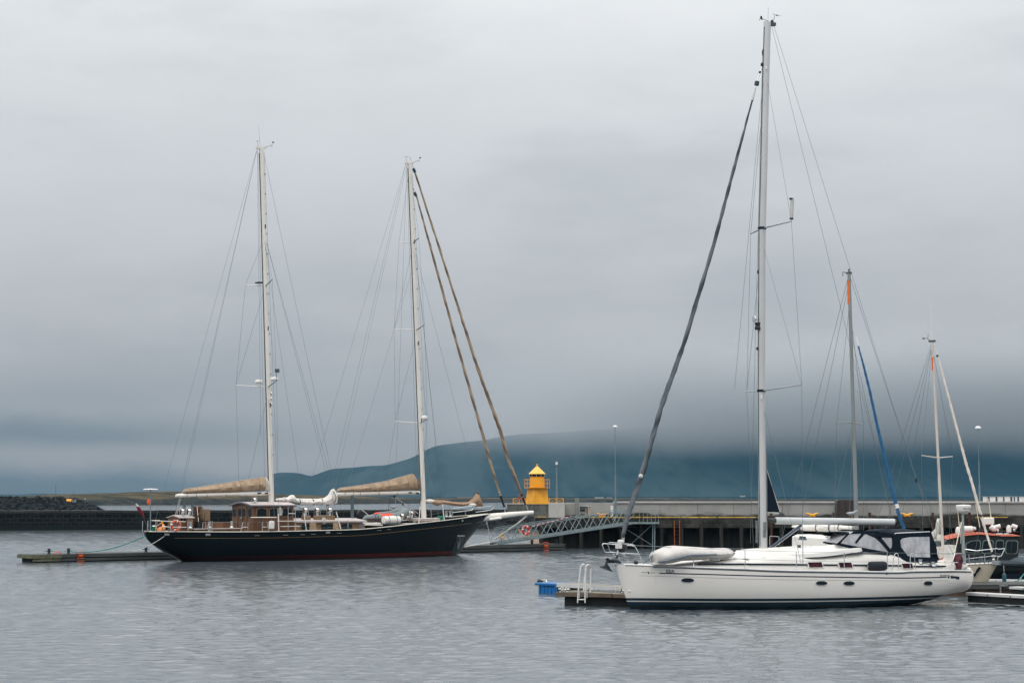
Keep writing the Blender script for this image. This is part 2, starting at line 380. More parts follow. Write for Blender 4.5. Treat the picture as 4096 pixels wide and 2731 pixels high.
for i in range(1100):
    px = -500 + 8500 * i / 1099.0; ps = interp(sh, px); g = G(px, ps); pt = P(px, sinterp(top, px), g.y + 60)
    n = mnoise.fractal(Vector((g.x * 0.03, 1.7, 0)), 1.0, 2.0, 5); n2 = mnoise.noise(Vector((g.x * 0.11, 4.1, 0)))
    zt = pt.z * (1 + 0.03 * n) + 0.16 * n2; row = []
    for yy, q in ((-3, -0.1), (0, 0.02), (6 + 3 * n, 0.24 + 0.05 * n2), (16 + 6 * n, 0.50 + 0.06 * n), (35, 0.80 + 0.05 * n), (62, 1.0), (110, 1.0), (200, 0.6), (300, 0.0)):
        s_ = (g.y + yy) / g.y; row.append((g.x * s_, g.y + yy, zt * q))
    rows.append(row)
M.loft(rows, caps=False, closed=False)
tag(M.build('far_shore', t.m), kind='structure')
# small pale buildings on the far side of the bay
white = mat('white_paint', (0.72, 0.71, 0.68), 0.45, var=0.05, dirt=(0.45, 0.42, 0.38), da=0.35)
dgrey = mat('dark_grey_paint', (0.07, 0.085, 0.09), 0.6)
FB = [((1860, 1989), 0.9, 'E', 'white'), ((2393, 1988), 26, 0, 'flat'), ((2430, 1989), 16, 0, ''), ((2595, 1966), 68, 1, ''), ((1905, 1990), 22, 2, '')]
def far_building(px, py, wpx, hpx, D, label):
    p = P(px, py, D); wd = wpx * D / FPX; hh = hpx * D / FPX; zb = p.z - hh
    o = thing('far_building', label, 'building', (p.x, D, zb), 0, 'pale buildings across the bay')
    MB().box((0, 0, hh / 2), (wd, 14, hh)).build('wall', white, o)
    MB().prism([(-wd / 2 - .5, -7.6, hh), (-wd / 2 - .5, 7.6, hh), (-wd / 2 - .5, 0, hh * 1.3)], (wd + 1, 0, 0)).build('roof', dgrey, o)
far_building(2396, 1988, 32, 4, 1600, 'low white building on the far shore right of the yellow lighthouse')
far_building(2437, 1989, 18, 3, 1620, 'smaller white building on the far shore beside the longer one near the lighthouse')
far_building(1860, 1987, 60, 2.6, 1590, 'long pale building on the far shore behind the schooner bow')
far_building(2970, 1982, 16, 4, 1640, 'pale building on the far shore just left of the white yacht mast')
# --- rocky breakwater at the left
t = NT('breakwater_rock'); f = t.noise(t.coord(), 0.6, 6, 0.7); g = t.noise(t.coord(), 0.07, 3, 0.5)
cc = t.mix(t.ramp(f, 0.35, 0.7), c4((0.004, 0.007, 0.009)), c4((0.034, 0.037, 0.038)))
t.base(cc, 0.95, 0, 0.1); t.bump(f, 0.6, 0.3); rockm = t.m
def rock(mb, c, r, sq=0.7):
    ph = [random.uniform(0, 6.28) for _ in range(4)]; rings = []; nu, nv = 7, 4
    sx, sy, sz = r * random.uniform(.8, 1.3), r * random.uniform(.8, 1.3), r * sq * random.uniform(.8, 1.2); rot = random.uniform(0, 3.1)
    for i in range(nv + 1):
        a = math.pi * i / nv; ring = []
        for j in range(nu):
            b_ = 2 * math.pi * j / nu; q = 1 + random.uniform(-.18, .18)
            x = max(math.sin(a), .05) * math.cos(b_) * sx * q; y = max(math.sin(a), .05) * math.sin(b_) * sy * q
            ring.append((c[0] + x * math.cos(rot) - y * math.sin(rot), c[1] + x * math.sin(rot) + y * math.cos(rot), c[2] - math.cos(a) * sz * q))
        rings.append(ring)
    mb.loft(rings)
M = MB(); tip = P(392, 2040, 552); x0 = -260.0
rows = []
for i in range(60):
    x = lerp(x0, tip.x, i / 59.0); e = min(1, (tip.x - x) / 9.0)
    hh = lerp(0.1, interp([(-260, 4.2), (-150, 4.0), (-142, 3.7), (-136, 3.5), (-130, 2.2)], x), e ** .7)
    rows.append([(x, 546, -1), (x, 547, .05), (x, 551, hh * .5), (x, 556, hh), (x, 562, hh), (x, 570, -1)])
M.loft(rows, closed=False, caps=False)
tag(M.build('breakwater', rockm), kind='structure')
M = MB()
for i in range(1100):
    x = random.uniform(-172, tip.x - 0.5); e = min(1, (tip.x - x) / 9.0)
    hh = lerp(0.2, interp([(-260, 4.2), (-150, 4.0), (-142, 3.7), (-136, 3.5), (-130, 2.2)], x), e ** .7)
    s_ = random.random(); rock(M, (x, 546.5 + 9.5 * s_, hh * s_ * 1.0), random.uniform(.35, .95))
tag(M.build('breakwater_rocks', rockm, smooth=25), kind='stuff')
# harbour mole of dark stone blocks
t = NT('mole_stone')
cx = t.n('ShaderNodeCombineXYZ'); sx_ = t.n('ShaderNodeSeparateXYZ'); t.l(t.tc.outputs['Object'], sx_.inputs[0])
t.l(sx_.outputs[0], cx.inputs[0]); t.l(sx_.outputs[2], cx.inputs[1])
br = t.n('ShaderNodeTexBrick'); t.l(cx.outputs[0], br.inputs['Vector']); br.offset = 0.5
for nm, vv in (('Scale', 1.0), ('Brick Width', 0.95), ('Row Height', 0.47), ('Mortar Size', 0.022), ('Mortar Smooth', 0.3), ('Bias', -0.2)): br.inputs[nm].default_value = vv
br.inputs['Color1'].default_value = c4((0.006, 0.009, 0.012)); br.inputs['Color2'].default_value = c4((0.014, 0.018, 0.020)); br.inputs['Mortar'].default_value = c4((0.060, 0.066, 0.064))
f = t.noise(t.coord((1, 1, 1)), 0.5, 6, 0.7); wet = t.ramp(sx_.outputs[2], 0.2, 1.1)
cc = t.mix(t.math('MULTIPLY', t.ramp(f, 0.4, 0.75), 0.7), br.outputs['Color'], c4((0.008, 0.011, 0.011)))
cc = t.mix(wet, c4((0.012, 0.018, 0.018)), cc)
t.base(cc, 0.85, 0, 0.12); t.bump(t.math('ADD', br.outputs['Fac'], t.math('MULTIPLY', f, -1.2)), 0.5, 0.06); molem = t.m
capm = mat('mole_cap', (0.016, 0.020, 0.020), 0.7, var=0.3, vs=0.6, bump=0.4, bs=3)
A0 = G(0, 2121); B0 = G(1985, 2110); d = (B0 - A0).normalized(); A1 = A0 - d * 45; mlen = (B0 - A1).length + 16; ma = math.atan2(d.y, d.x)
o = thing('stone_mole', 'long dark stone block harbour mole behind the black schooner', 'mole', (A1.x, A1.y, 0), ma)
MB().box((mlen / 2, 2.5, 0.6), (mlen, 5, 3.0)).build('wall', molem, o)
M = MB(); x = 0.0
while x < mlen:
    wd = random.uniform(.45, .8); M.box((x + wd / 2, 2.5, 2.1 + 0.06 + random.uniform(-.02, .035)), (wd - .05, 5.16 + random.uniform(-.05, .06), .34)); x += wd
M.build('coping', capm, o, bevel=.02)
# ============================================================ shared materials
yellow = mat('yellow_paint', (0.80, 0.365, 0.018), 0.5, var=0.12, vs=1.2, dirt=(0.36, 0.18, 0.04), da=0.6)
yellow2 = mat('yellow_kerb_paint', (0.50, 0.32, 0.05), 0.7, var=0.35, vs=3, dirt=(0.07, 0.06, 0.045), da=0.95)
galv = mat('galvanised_steel', (0.21, 0.27, 0.29), 0.42, 0.35, var=0.15, vs=4)
steel = mat('stainless_steel', (0.62, 0.64, 0.65), 0.22, 0.85, var=0.05)
concrete = mat('old_concrete', (0.21, 0.22, 0.20), 0.85, var=0.22, vs=0.5, bump=0.3, bs=6, dirt=(0.045, 0.05, 0.04), da=0.75)
pale = mat('pale_concrete', (0.43, 0.42, 0.40), 0.8, var=0.10, vs=0.4, bump=0.15, bs=6, dirt=(0.25, 0.24, 0.21), da=0.5)
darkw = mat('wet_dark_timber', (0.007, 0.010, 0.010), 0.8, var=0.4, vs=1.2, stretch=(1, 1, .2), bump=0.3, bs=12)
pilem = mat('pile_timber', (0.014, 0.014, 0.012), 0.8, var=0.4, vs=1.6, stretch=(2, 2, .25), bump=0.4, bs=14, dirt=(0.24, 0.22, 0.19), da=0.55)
brownst = mat('rusty_brown_steel', (0.060, 0.024, 0.016), 0.7, var=0.3, vs=2, dirt=(0.02, 0.014, 0.012), da=0.6)
orange = mat('orange_paint', (0.80, 0.10, 0.01), 0.45, var=0.1)
redp = mat('red_paint', (0.50, 0.028, 0.018), 0.4, var=0.12)
glass = mat('dark_glass', (0.006, 0.012, 0.016), 0.12, var=0.1, spec=0.35)
black = mat('black_rubber', (0.012, 0.016, 0.019), 0.5, var=0.2)
whitep = mat('white_gelcoat', (0.70, 0.685, 0.655), 0.35, var=0.03, vs=0.8)
weath = mat('weathered_timber', (0.050, 0.054, 0.052), 0.75, var=0.3, vs=1.5, stretch=(.25, 1, 1), bump=0.4, bs=10, dirt=(0.03, 0.035, 0.03), da=0.6)
wood2 = mat('brown_dock_timber', (0.13, 0.095, 0.07), 0.75, var=0.3, vs=1.5, stretch=(.25, 1, 1), bump=0.4, bs=10, dirt=(0.04, 0.032, 0.028), da=0.6)
# ============================================================ quay on piles
YQ = G(2640, 2193).y; ZD = P(2640, 2070, YQ).z
def XQ(px, D=None): return P(px, 2000, D or YQ).x
X0, X1 = XQ(2141), 104.0
qm = NT('quay_concrete'); f = qm.noise(qm.coord((1, 1, 1)), 0.7, 6, 0.7); f2 = qm.noise(qm.coord((3, 3, .35)), 1.3, 5, 0.65)
cc = qm.mix(qm.ramp(f, .35, .7), c4((0.008, 0.009, 0.008)), c4((0.060, 0.058, 0.051))); cc = qm.mix(qm.math('MULTIPLY', qm.ramp(f2, .5, .68), .8), cc, c4((0.02, 0.024, 0.02)))
qm.base(cc, 0.85, 0, 0.3); qm.bump(f, 0.5, 0.08)
o = thing('quay', 'long concrete quay on dark timber piles with yellow kerb, right of the gangway', 'quay', (X0, YQ, 0))
QL = X1 - X0
M = MB(); M.box((QL / 2, 4.2, ZD - .24), (QL, 8.4, .48)); M.box((QL / 2, .05, ZD - .62), (QL, .30, .30)); M.build('deck', qm.m, o, bevel=.03)
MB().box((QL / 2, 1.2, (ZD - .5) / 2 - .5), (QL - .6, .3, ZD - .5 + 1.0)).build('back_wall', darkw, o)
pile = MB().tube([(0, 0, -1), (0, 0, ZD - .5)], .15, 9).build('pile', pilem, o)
x = XQ(2165) - X0; n = 0
while x < QL - 1:
    p = pile if n == 0 else pile.copy()
    if n: col.objects.link(p)
    p.location = (x, random.uniform(-.02, .05), 0); p.rotation_euler = (0, 0, random.uniform(0, 3)); x += 1.52; n += 1
x = 0.3
while x < QL:                                             # broken wales between the piles
    h_ = random.uniform(.15, .5); MB().box((x, .22, ZD - .62 - h_ / 2), (random.uniform(.2, .7), .08, h_)).build('wale', pilem, o); x += random.uniform(.8, 2.2)
M = MB(); xa = XQ(2310) - X0; xb = XQ(3060) - X0; x = xa
while x < xb:
    q = min(random.uniform(1.6, 3.4), xb - x); M.box((x + q / 2, .14, ZD + .035), (q - .12, .14, .07 + random.uniform(0, .02))); x += q
M.build('kerb', yellow2, o, bevel=.015)
M = MB(); x = xb
xc = XQ(3900) - X0; xd = XQ(4030) - X0
while x < QL: q = 2.6; M.box((x + q / 2, .16, ZD + .05), (q - .08, .16, .10)); x += q
k2 = M.build('kerb', pilem, o, bevel=.015); k2['label'] = 'bare dark timber kerb'
k3 = MB().box(((xc + xd) / 2, .12, ZD + .035), (xd - xc, .2, .06)).build('kerb', yellow2, o, bevel=.015); k3['label'] = 'worn yellow kerb'
M = MB().box((.5, .22, ZD + .05), (.62, .3, .08)); y_ = M.build('fender_block', yellow2, o, bevel=.03)
# ---- sea wall
YW = YQ + 5.4; ZW = P(2640, 2010, YW).z
t = NT('sea_wall_concrete'); z = t.n('ShaderNodeSeparateXYZ'); t.l(t.tc.outputs['Object'], z.inputs[0])
f = t.noise(t.coord((1, 1, 1)), .45, 6, .65); f2 = t.noise(t.coord((2.5, 2.5, .3)), .9, 6, .7); f3 = t.noise(t.coord((.25, 1, 1)), 1.1, 5, .65)
cc = t.mix(t.ramp(f, .3, .7), c4((.27, .27, .255)), c4((.36, .355, .34))); cc = t.mix(t.math('MULTIPLY', t.ramp(f2, .56, .75), .30), cc, c4((.13, .12, .10)))
mo = t.ramp(t.math('ADD', z.outputs[2], t.math('MULTIPLY', t.math('SUBTRACT', f3, .5), -1.1)), .30, .05)
cc = t.mix(mo, cc, c4((.035, .038, .026))); t.base(cc, .85, 0, .3); t.bump(f2, .3, .05); swm = t.m
XW = XQ(2262, YW)
o = thing('sea_wall', 'long pale concrete parapet wall along the back of the quay', 'wall', (XW, YW, ZD))
H = ZW - ZD; WL = 104 - XW
joints = sorted([0, XQ(2455, YW) - XW, XQ(2640, YW) - XW] + [XQ(q, YW) - XW for q in (2790, 2935, 3130, 3345, 3560, 3720, 3912, 4020)] + [WL])
for a, b in zip(joints, joints[1:]):
    wp = MB().box(((a + b) / 2, 1.6, H / 2), (b - a - .025, 3.2, H)).build('wall_panel', swm, o)
a_ = XQ(2462, YW) - XW
M = MB().box(((WL + a_) / 2, .0 + 1.55, H + .035), (WL - a_, 3.34, .13)); M.build('coping', pale, o, bevel=.012)
# ---- pale concrete blocks left of the sea wall
def cbox(px0, px1, py0, py1, D, depth, m, name, label, cat, bev=.02):
    a = P(px0, py1, D); b = P(px1, py0, D); o = thing(name, label, cat, ((a.x + b.x) / 2, D + depth / 2, a.z))
    MB().box((0, 0, (b.z - a.z) / 2), (b.x - a.x, depth, b.z - a.z)).build('block', m, o, bevel=bev); return o
def block1(px0, px1, py0, py1, D, depth, m, name, label, cat, bev=.02):
    a = P(px0, py1, D); b = P(px1, py0, D)
    ob = MB().box((0, 0, (b.z - a.z) / 2), (b.x - a.x, depth, b.z - a.z)).build(name, m, bevel=bev); ob.location = ((a.x + b.x) / 2, D + depth / 2, a.z)
    return tag(ob, label, cat)
block1(2196, 2259, 2010, 2071, YQ + 2.2, 1.6, pale, 'concrete_block', 'pale square concrete block directly right of the lighthouse base', 'block')
block1(2256.5, 2301, 2010.6, 2071, YQ + 3.2, 1.6, swm, 'concrete_block', 'slightly set back concrete block between the pale block and the grey pillar', 'block')
block1(2301, 2316, 1991, 2071, YQ + 2.6, .4, concrete, 'concrete_pillar', 'dark grey square pillar standing taller than the wall beside the pale blocks', 'pillar')
# rescue equipment shelter
a = P(2318, 2071, YQ + 3.2); sc = (YQ + 3.2) / FPX
o = thing('equipment_shelter', 'small grey and yellow rescue equipment shelter against the sea wall by the pillar', 'shelter', (a.x, YQ + 3.2, ZD))
MB().box((.26, .2, .62), (.42, .4, .42)).box((.26, .2, .16), (.36, .3, .3)).build('cabinet', mat('slate_cabinet', (.09, .11, .13), .5), o, bevel=.01)
MB().box((.26, -.012, .55), (.30, .02, .12)).build('panel', black, o)
MB().box((.47, .12, .42), (.10, .12, .84)).box((.80, .12, .42), (.07, .12, .84)).build('post', yellow, o)
MB().box((.60, .15, .42), (.10, .10, .80)).build('door', mat('teal_paint', (.04, .13, .16), .5), o)
MB().box((.46, .2, .885), (.95, .6, .07)).build('roof', pale, o)
# white marker post
block1(2443, 2453, 2022, 2071, YQ + 4.2, .18, whitep, 'marker_post', 'slim white marker post just left of the tall lamp post base', 'post', .01)
# brown steel plates / box on the quay
tk = P(3348, 2072, YQ + 3.5); tk2 = P(3418, 1998, YQ + 3.5); W_ = tk2.x - tk.x; Hh = tk2.z - ZD
o = thing('steel_container', 'dark brown steel box with a rounded corner on the quay behind the grey mast', 'container', (tk.x, YQ + 3.5, ZD))
pts = [(0, 0, 0), (W_, 0, 0), (W_, 0, Hh), (.16, 0, Hh), (.05, 0, Hh - .05), (0, 0, Hh - .17)]
brown2 = mat('dark_brown_sheet', (.040, .030, .028), .6, var=.2, vs=1.5)
MB().prism(pts, (0, .9, 0)).build('shell', brown2, o, bevel=.015)
M = MB()
for q in (.12, .5, .9): M.box((W_ * q, -.025, Hh * .5), (.05, .05, Hh * .94))
M.build('rib', brown2, o)
# brown fender posts (group)
fp = None
for px, long_ in ((3082, 0), (3331, 0), (3475, 0), (3727, 1), (3873, 1)):
    x = XQ(px)
    lab = {3082: 'brown steel post at the quay edge just right of the white yacht mast', 3331: 'brown steel post at the quay edge left of the dark brown steel box', 3475: 'brown steel post at the quay edge between the grey mast and the blue furled sail',
           3727: 'brown steel post at the quay edge left of the cream mast', 3873: 'brown steel post at the quay edge behind the white radar dome'}[px]
    ft = thing('fender_post', lab, 'post', (x, YQ - .22, 0), 0, 'brown steel posts along the quay edge')
    M = MB(); zt = P(px, 2050, YQ).z
    M.box((0, 0, zt / 2 - .4), (.06, .16, zt + .8)); M.box((-.075, 0, zt / 2 - .4), (.03, .17, zt + .8)); M.box((.075, 0, zt / 2 - .4), (.03, .17, zt + .8)); M.build('beam', brownst, ft)
    MB().box((0, 0, zt + .012), (.2, .2, .024)).build('cap', brownst, ft)
# yellow double horn cleats
def cleat(sc=1.0):
    M = MB(); M.tube([(-.48 * sc, 0, .34 * sc), (-.33 * sc, 0, .31 * sc), (-.16 * sc, 0, .22 * sc), (0, 0, .17 * sc), (.16 * sc, 0, .22 * sc), (.33 * sc, 0, .31 * sc), (.48 * sc, 0, .34 * sc)],
                     [.045 * sc, .075 * sc, .10 * sc, .10 * sc, .10 * sc, .075 * sc, .045 * sc], 8)
    return M
cl = None
for px, lab in ((2409, 'yellow double horn cleat on the quay edge above the gangway'), (3251, 'yellow double horn cleat on the quay above the white yacht boom'), (3631, 'yellow double horn cleat on the quay edge right of the blue furled sail')):
    loc = (XQ(px), YQ + .35, ZD)
    if cl is None:
        cl = thing('mooring_cleat', lab, 'cleat', loc, 0, 'yellow mooring cleats on the quay')
        cleat().build('horns', yellow, cl); MB().box((-.17, 0, .075), (.13, .24, .15), taper=.8).box((.17, 0, .075), (.13, .24, .15), taper=.8).box((0, 0, .02), (.62, .3, .04)).build('base', yellow, cl, bevel=.01)
    else: copy_tree(cl, loc, label=lab)

# orange safety ladder on the quay face
o = thing('quay_ladder', 'bright orange safety ladder on the dark quay face right of the gangway', 'ladder', (XQ(2706), YQ - .22, 0))
for s_ in (-.2, .2): MB().box((s_, 0, ZD / 2 - .2), (.042, .05, ZD - .0)).build('stile', mat('dull_orange_paint', (.42, .085, .015) if s_ < 0 else (.42, .085, .015), .6, var=.3), o)
for i in range(8): MB().tube([(-.2, 0, .0 + i * .27), (.2, 0, .0 + i * .27)], .014, 5).build('rung', brownst, o)
# ---- lamp posts
lampw = mat('lamp_white', (.75, .76, .76), .4, var=.05)
polem = mat('lamp_pole_grey', (.16, .22, .24), .5, .2, var=.15)
def lamp_post(px, D, zb, ytop, label, wid=1.0, head=1.0):
    x = P(px, 2000, D).x; zt = P(px, ytop, D).z - zb
    o = thing('lamp_post', label, 'lamp post', (x, D, zb), 0, 'tall lamp posts on the quay')
    MB().tube([(0, 0, 0), (0, 0, 1.35)], .10 * wid, 10).build('base', polem, o)
    MB().tube([(0, 0, 1.35), (0, 0, 3.2), (0, 0, 3.21), (0, 0, zt - .1)], [.06 * wid, .055 * wid, .03 * wid, .025 * wid], 8).build('pole', polem, o)
    h_ = MB().lathe([(.001, .16), (.10, .15), (.20, .09), (.235, 0), (.20, -.03), (.03, -.05)], (0, 0, zt - .08), 14).build('lamp_head', lampw, o)
    h_.scale = (head, head, head); h_.location = (0, 0, (1 - head) * (zt - .08))
lamp_post(2462, YQ + 4.6, ZD, 1703, 'tall lamp post on the quay between the lighthouse and the white yacht', 1.0, .8)
lamp_post(3919, YQ + 6.6, ZW + .05, 1708, 'tall lamp post rising behind the sea wall at the right edge of the scene', .75, 1.05)
# ---- white panelled screen above the sea wall at the right
a = P(3928, 2010, YW + 2.2); o = thing('panel_screen', 'row of white panels between dark posts on top of the sea wall at far right', 'screen', (a.x, YW + 2.2, ZW + .10))
hh = P(3928, 1986, YW + 2.2).z - ZW - .1; sc = (YW + 2.2) / FPX
pos = [(3932, 3951), (3958, 3982), (3989, 4012), (4017, 4041), (4048, 4055), (4059, 4069), (4075, 4097), (4103, 4126), (4132, 4155), (4161, 4185)]
for i, (p0, p1) in enumerate(pos):
    MB().box((((p0 + p1) / 2 - 3928) * sc, 0, hh / 2), ((p1 - p0) * sc, .04, hh)).build('panel', mat('white_sheet', (.66, .63, .60), .5, var=.08, dirt=(.4, .38, .34), da=.4), o)
for (a0, a1), (b0, b1) in zip(pos, pos[1:]):
    MB().box((((a1 + b0) / 2 - 3928) * sc, -.01, hh / 2), ((b0 - a1) * sc, .10, hh + .02)).build('post', mat('navy_post', (.02, .05, .08), .5), o)
MB().box(((4185 + 3928) / 2 * sc - 3928 * sc, 0, -.03), (260 * sc, .3, .06)).box(((4185 + 3928) / 2 * sc - 3928 * sc, 0, hh + .03), (260 * sc, .14, .04)).build('rail', galv, o)
# ---- concrete plinth and the yellow lighthouse
DL = 229.0; a = P(2028, 2100, DL); b = P(2262, 2017, DL); ZP = b.z
o = thing('lighthouse_plinth', 'weathered grey concrete block under the yellow lighthouse', 'plinth', (a.x, DL - 2.0, 0))
t = NT('plinth_concrete'); f = t.noise(t.coord((1, 1, .3)), 1.2, 6, .7); f2 = t.noise(t.coord(), .3, 4, .6)
cc = t.mix(t.ramp(f, .35, .7), c4((.15, .155, .14)), c4((.055, .06, .052))); cc = t.mix(t.ramp(f2, .4, .7, 0, .5), cc, c4((.10, .10, .08)))
t.base(cc, .9, 0, .2); t.bump(f, .4, .1)
MB().box(((b.x - a.x) / 2, 3.0, ZP / 2 - .5), (b.x - a.x, 6.0, ZP + 1)).build('block', t.m, o, bevel=.05)
MB().box(((b.x - a.x) / 2, 3.0, ZP + .03), (b.x - a.x + .1, 6.1, .06)).build('slab', concrete, o)
sL = DL / FPX; lx = P(k('3', 731, 0)[0], 1990, DL).x; ZP += .06
def yh(cy): return P(2148, k('3', 0, cy)[1], DL).z - ZP
o = thing('lighthouse', 'small yellow square lighthouse with a gallery and pointed roof', 'lighthouse', (lx, DL, ZP))
zg = yh(588); th = R(25) + math.pi / 4
M = MB(); M.lathe([(2.30 / math.sqrt(2) * 1.0, 0), (1.94 / math.sqrt(2), zg - .12)], (0, 0, 0), 4, ph=th); M.build('tower', yellow, o, smooth=0, bevel=.02)
MB().lathe([(1.0, zg - .12), (1.78, zg - .03), (1.78, zg + .03)], (0, 0, 0), 8, ph=R(22)).build('gallery_floor', yellow, o, smooth=0)
zr0 = yh(492); M = MB(); rr = 1.76
rng = [(rr * math.cos(R(22) + i * math.pi / 4), rr * math.sin(R(22) + i * math.pi / 4)) for i in range(8)]
for i in range(8):
    p, q = rng[i], rng[(i + 1) % 8]
    for zz_ in (zr0, (zr0 + zg) / 2): M.tube([(p[0], p[1], zz_), (q[0], q[1], zz_)], .028, 5)
    for s_ in (0, .34, .67): M.tube([(lerp(p[0], q[0], s_), lerp(p[1], q[1], s_), zg), (lerp(p[0], q[0], s_), lerp(p[1], q[1], s_), zr0)], .026, 5)
M.build('railing', yellow, o)
zl0, zl1 = yh(458), yh(428)
MB().lathe([(.93, zg + .03), (.93, zl0 - .04), (1.0, zl0 - .03), (1.0, zl0)], (0, 0, 0), 10, ph=.2).build('lantern_room', yellow, o, smooth=20)
MB().lathe([(.94, zl0), (1.02, zl1)], (0, 0, 0), 10, ph=.2).build('lantern_glass', glass, o, smooth=0)
M = MB()
for i in range(10):
    a_ = .2 + i * math.pi / 5; M.beam((.96 * math.cos(a_), .96 * math.sin(a_), zl0), (1.04 * math.cos(a_), 1.04 * math.sin(a_), zl1), .05, .05)
M.build('glazing_bar', mat('pale_frame', (.45, .5, .5), .5), o)
zt = yh(335); MB().lathe([(.98, zl1 - .02), (1.13, zl1), (1.13, zl1 + .05), (.12, zt), (.10, zt + .03), (.001, zt + .04)], (0, 0, 0), 10, ph=.2).build('roof', mat('yellow_roof', (.82, .48, .07), .4, var=.06), o, smooth=0)
MB().ell((0, 0, zt + .16), (.12, .12, .12), 10, 8).lathe([(.03, zt + .25), (.01, zt + .36)], (0, 0, 0), 6).build('finial', yellow, o)
# yellow fences at the lighthouse
def yfence(px0, px1, label):
    a = P(px0, 2012, DL - 1.5); L_ = (px1 - px0) * sL; n = max(2, round(L_ / .9)); hh = 24 * sL * .97
    o = thing('safety_fence', label, 'fence', (a.x, DL - 1.5, ZP), 0, 'yellow fences beside the lighthouse')
    for i in range(n + 1): MB().box((L_ * i / n, 0, hh / 2), (.09, .06, hh)).build('post', yellow, o)
    MB().box((L_ / 2, 0, hh - .03), (L_, .05, .05)).box((L_ / 2, 0, .12), (L_, .05, .04)).build('rail', yellow, o)
    M = MB()
    for i in range(n): M.beam((L_ * i / n, 0, hh - .05), (L_ * (i + 1) / n, 0, .1), .03, .03); M.beam((L_ * i / n, .03, .1), (L_ * (i + 1) / n, .03, hh - .05), .03, .03)
    M.build('brace', yellow, o)
yfence(2053, 2100, 'yellow cross braced fence left of the lighthouse')
yfence(2197, 2252, 'yellow cross braced fence right of the lighthouse')
ob = MB().torus((0, 0, 0), .30, .075, (0, 1, 0), 18, 7).build('lifebuoy', redp); q = P(2085, 1987, DL - 1.7); ob.location = q
tag(ob, 'small faded red lifebuoy hanging on the yellow fence left of the lighthouse', 'lifebuoy')
# lantern pole right of the lighthouse
q = P(2227, 2010, DL - .5); o = thing('beacon_pole', 'thin grey pole with a small glass lantern right of the yellow lighthouse', 'beacon', (q.x, DL - .5, ZP)); zt = P(2227, 1840, DL).z - ZP
MB().tube([(0, 0, 0), (0, 0, 2.2), (0, 0, 2.21), (0, 0, zt - .75)], [.16, .14, .10, .09], 8).build('pole', polem, o)
MB().lathe([(.13, zt - .75), (.17, zt - .7), (.17, zt - .62)], n=10).lathe([(.18, zt - .22), (.16, zt - .12), (.04, zt - .02), (.02, zt + .1)], n=10).build('lantern_cap', dgrey, o)
MB().lathe([(.14, zt - .62), (.16, zt - .42), (.14, zt - .22)], n=12).build('lantern', mat('frosted_glass', (.7, .72, .72), .2), o)
# rocks at the foot of the plinth
M = MB()
for i in range(260):
    px = random.uniform(1905, 2165); s_ = random.random(); hmax = interp([(1905, .6), (1960, 1.4), (2030, 1.5), (2165, 1.1)], px)
    q = P(px, 2000, DL - 2.2 - 4.5 * (1 - s_)); rock(M, (q.x, q.y, hmax * s_ - .1), random.uniform(.25, .6))
tag(M.build('shore_rocks', rockm, smooth=25), kind='stuff')
# ---- small things on the left breakwater
q = P(277, 2013, 553)
o = thing('storage_tank', 'small yellow tank lying on the rocky breakwater at far left', 'tank', (q.x, 553, q.z))
MB().lathe([(.001, -.85), (.55, -.84), (.68, -.78), (.70, -.3), (.72, -.28), (.72, -.22), (.70, -.2), (.70, .2), (.72, .22), (.72, .28), (.70, .3), (.68, .78), (.55, .84), (.001, .85)], (0, 0, .72), 18, 'x').build('shell', yellow, o)
MB().box((-.5, 0, .05), (.15, 1.1, .2)).box((.5, 0, .05), (.15, 1.1, .2)).build('saddle', dgrey, o)
q = P(297, 2013, 553); o = thing('pump_hut', 'small grey hut beside the yellow tank on the breakwater', 'hut', (q.x, 553, q.z))
MB().box((0, 0, .7), (1.1, 1.2, 1.4)).build('wall', concrete, o); MB().box((0, 0, 1.45), (1.3, 1.4, .1)).build('roof', dgrey, o)
for px, py0, py1, lab, lit in ((222, 2012, 1943, 'tall thin lamp pole on the rocky breakwater', 1), (294, 1995, 1968, 'short dark pole above the grey hut on the breakwater', 0), (340, 2016, 1995, 'low white tipped pole near the end of the breakwater', 1)):
    q = P(px, py0, 552); zt = P(px, py1, 552).z - q.z
    o = thing('marker_pole', lab, 'pole', tuple(q)); MB().tube([(0, 0, -.6), (0, 0, zt)], .07, 6).build('pole', dgrey, o)
    MB().ell((0, 0, zt), (.16, .16, .13), 8, 6).build('head', lampw if (lit and px == 340) else dgrey, o)
# ---- timber pontoon behind the schooner
PA, PB = G(129, 2250), G(2262, 2200); pd = (PB - PA).normalized(); pl = (PB - PA).length; pa = math.atan2(pd.y, pd.x)
FP = Frame(PA, pa); ZPn = .46
o = thing('floating_pontoon', 'long weathered timber pontoon behind the black schooner', 'pontoon', (PA.x, PA.y, 0), pa)
M = MB(); x = .12
while x < pl: q = min(5.8, pl - x); M.box((x + q / 2, .06, .355), (q - .03, .10, .17)); M.box((x + q / 2, 2.1, .355), (q - .03, .10, .17)); x += q
M.build('upper_wale', weath, o, bevel=.01)
M = MB(); x = .12
while x < pl: q = min(5.8, pl - x); M.box((x + q / 2 + .1, .09, .135), (q - .03, .10, .16)); x += q
M.build('lower_wale', weath, o, bevel=.01)
MB().box((pl / 2, 1.1, .1), (pl - .4, 1.9, .5)).build('float', darkw, o)
M = MB(); x = 0.0
while x < pl: M.box((x + .07, 1.08, .455), (.135, 2.14, .03)); x += .15
M.build('decking', weath, o)
MB().box((.9, .03, .34), (1.9, .12, .20)).box((.9, .05, .13), (1.7, .10, .14)).box((-.03, 1.08, .34), (.08, 2.2, .2)).build('end_beam', mat('mossy_timber', (.10, .105, .06), .85, var=.35, vs=3, dirt=(.03, .035, .025)), o, bevel=.01)
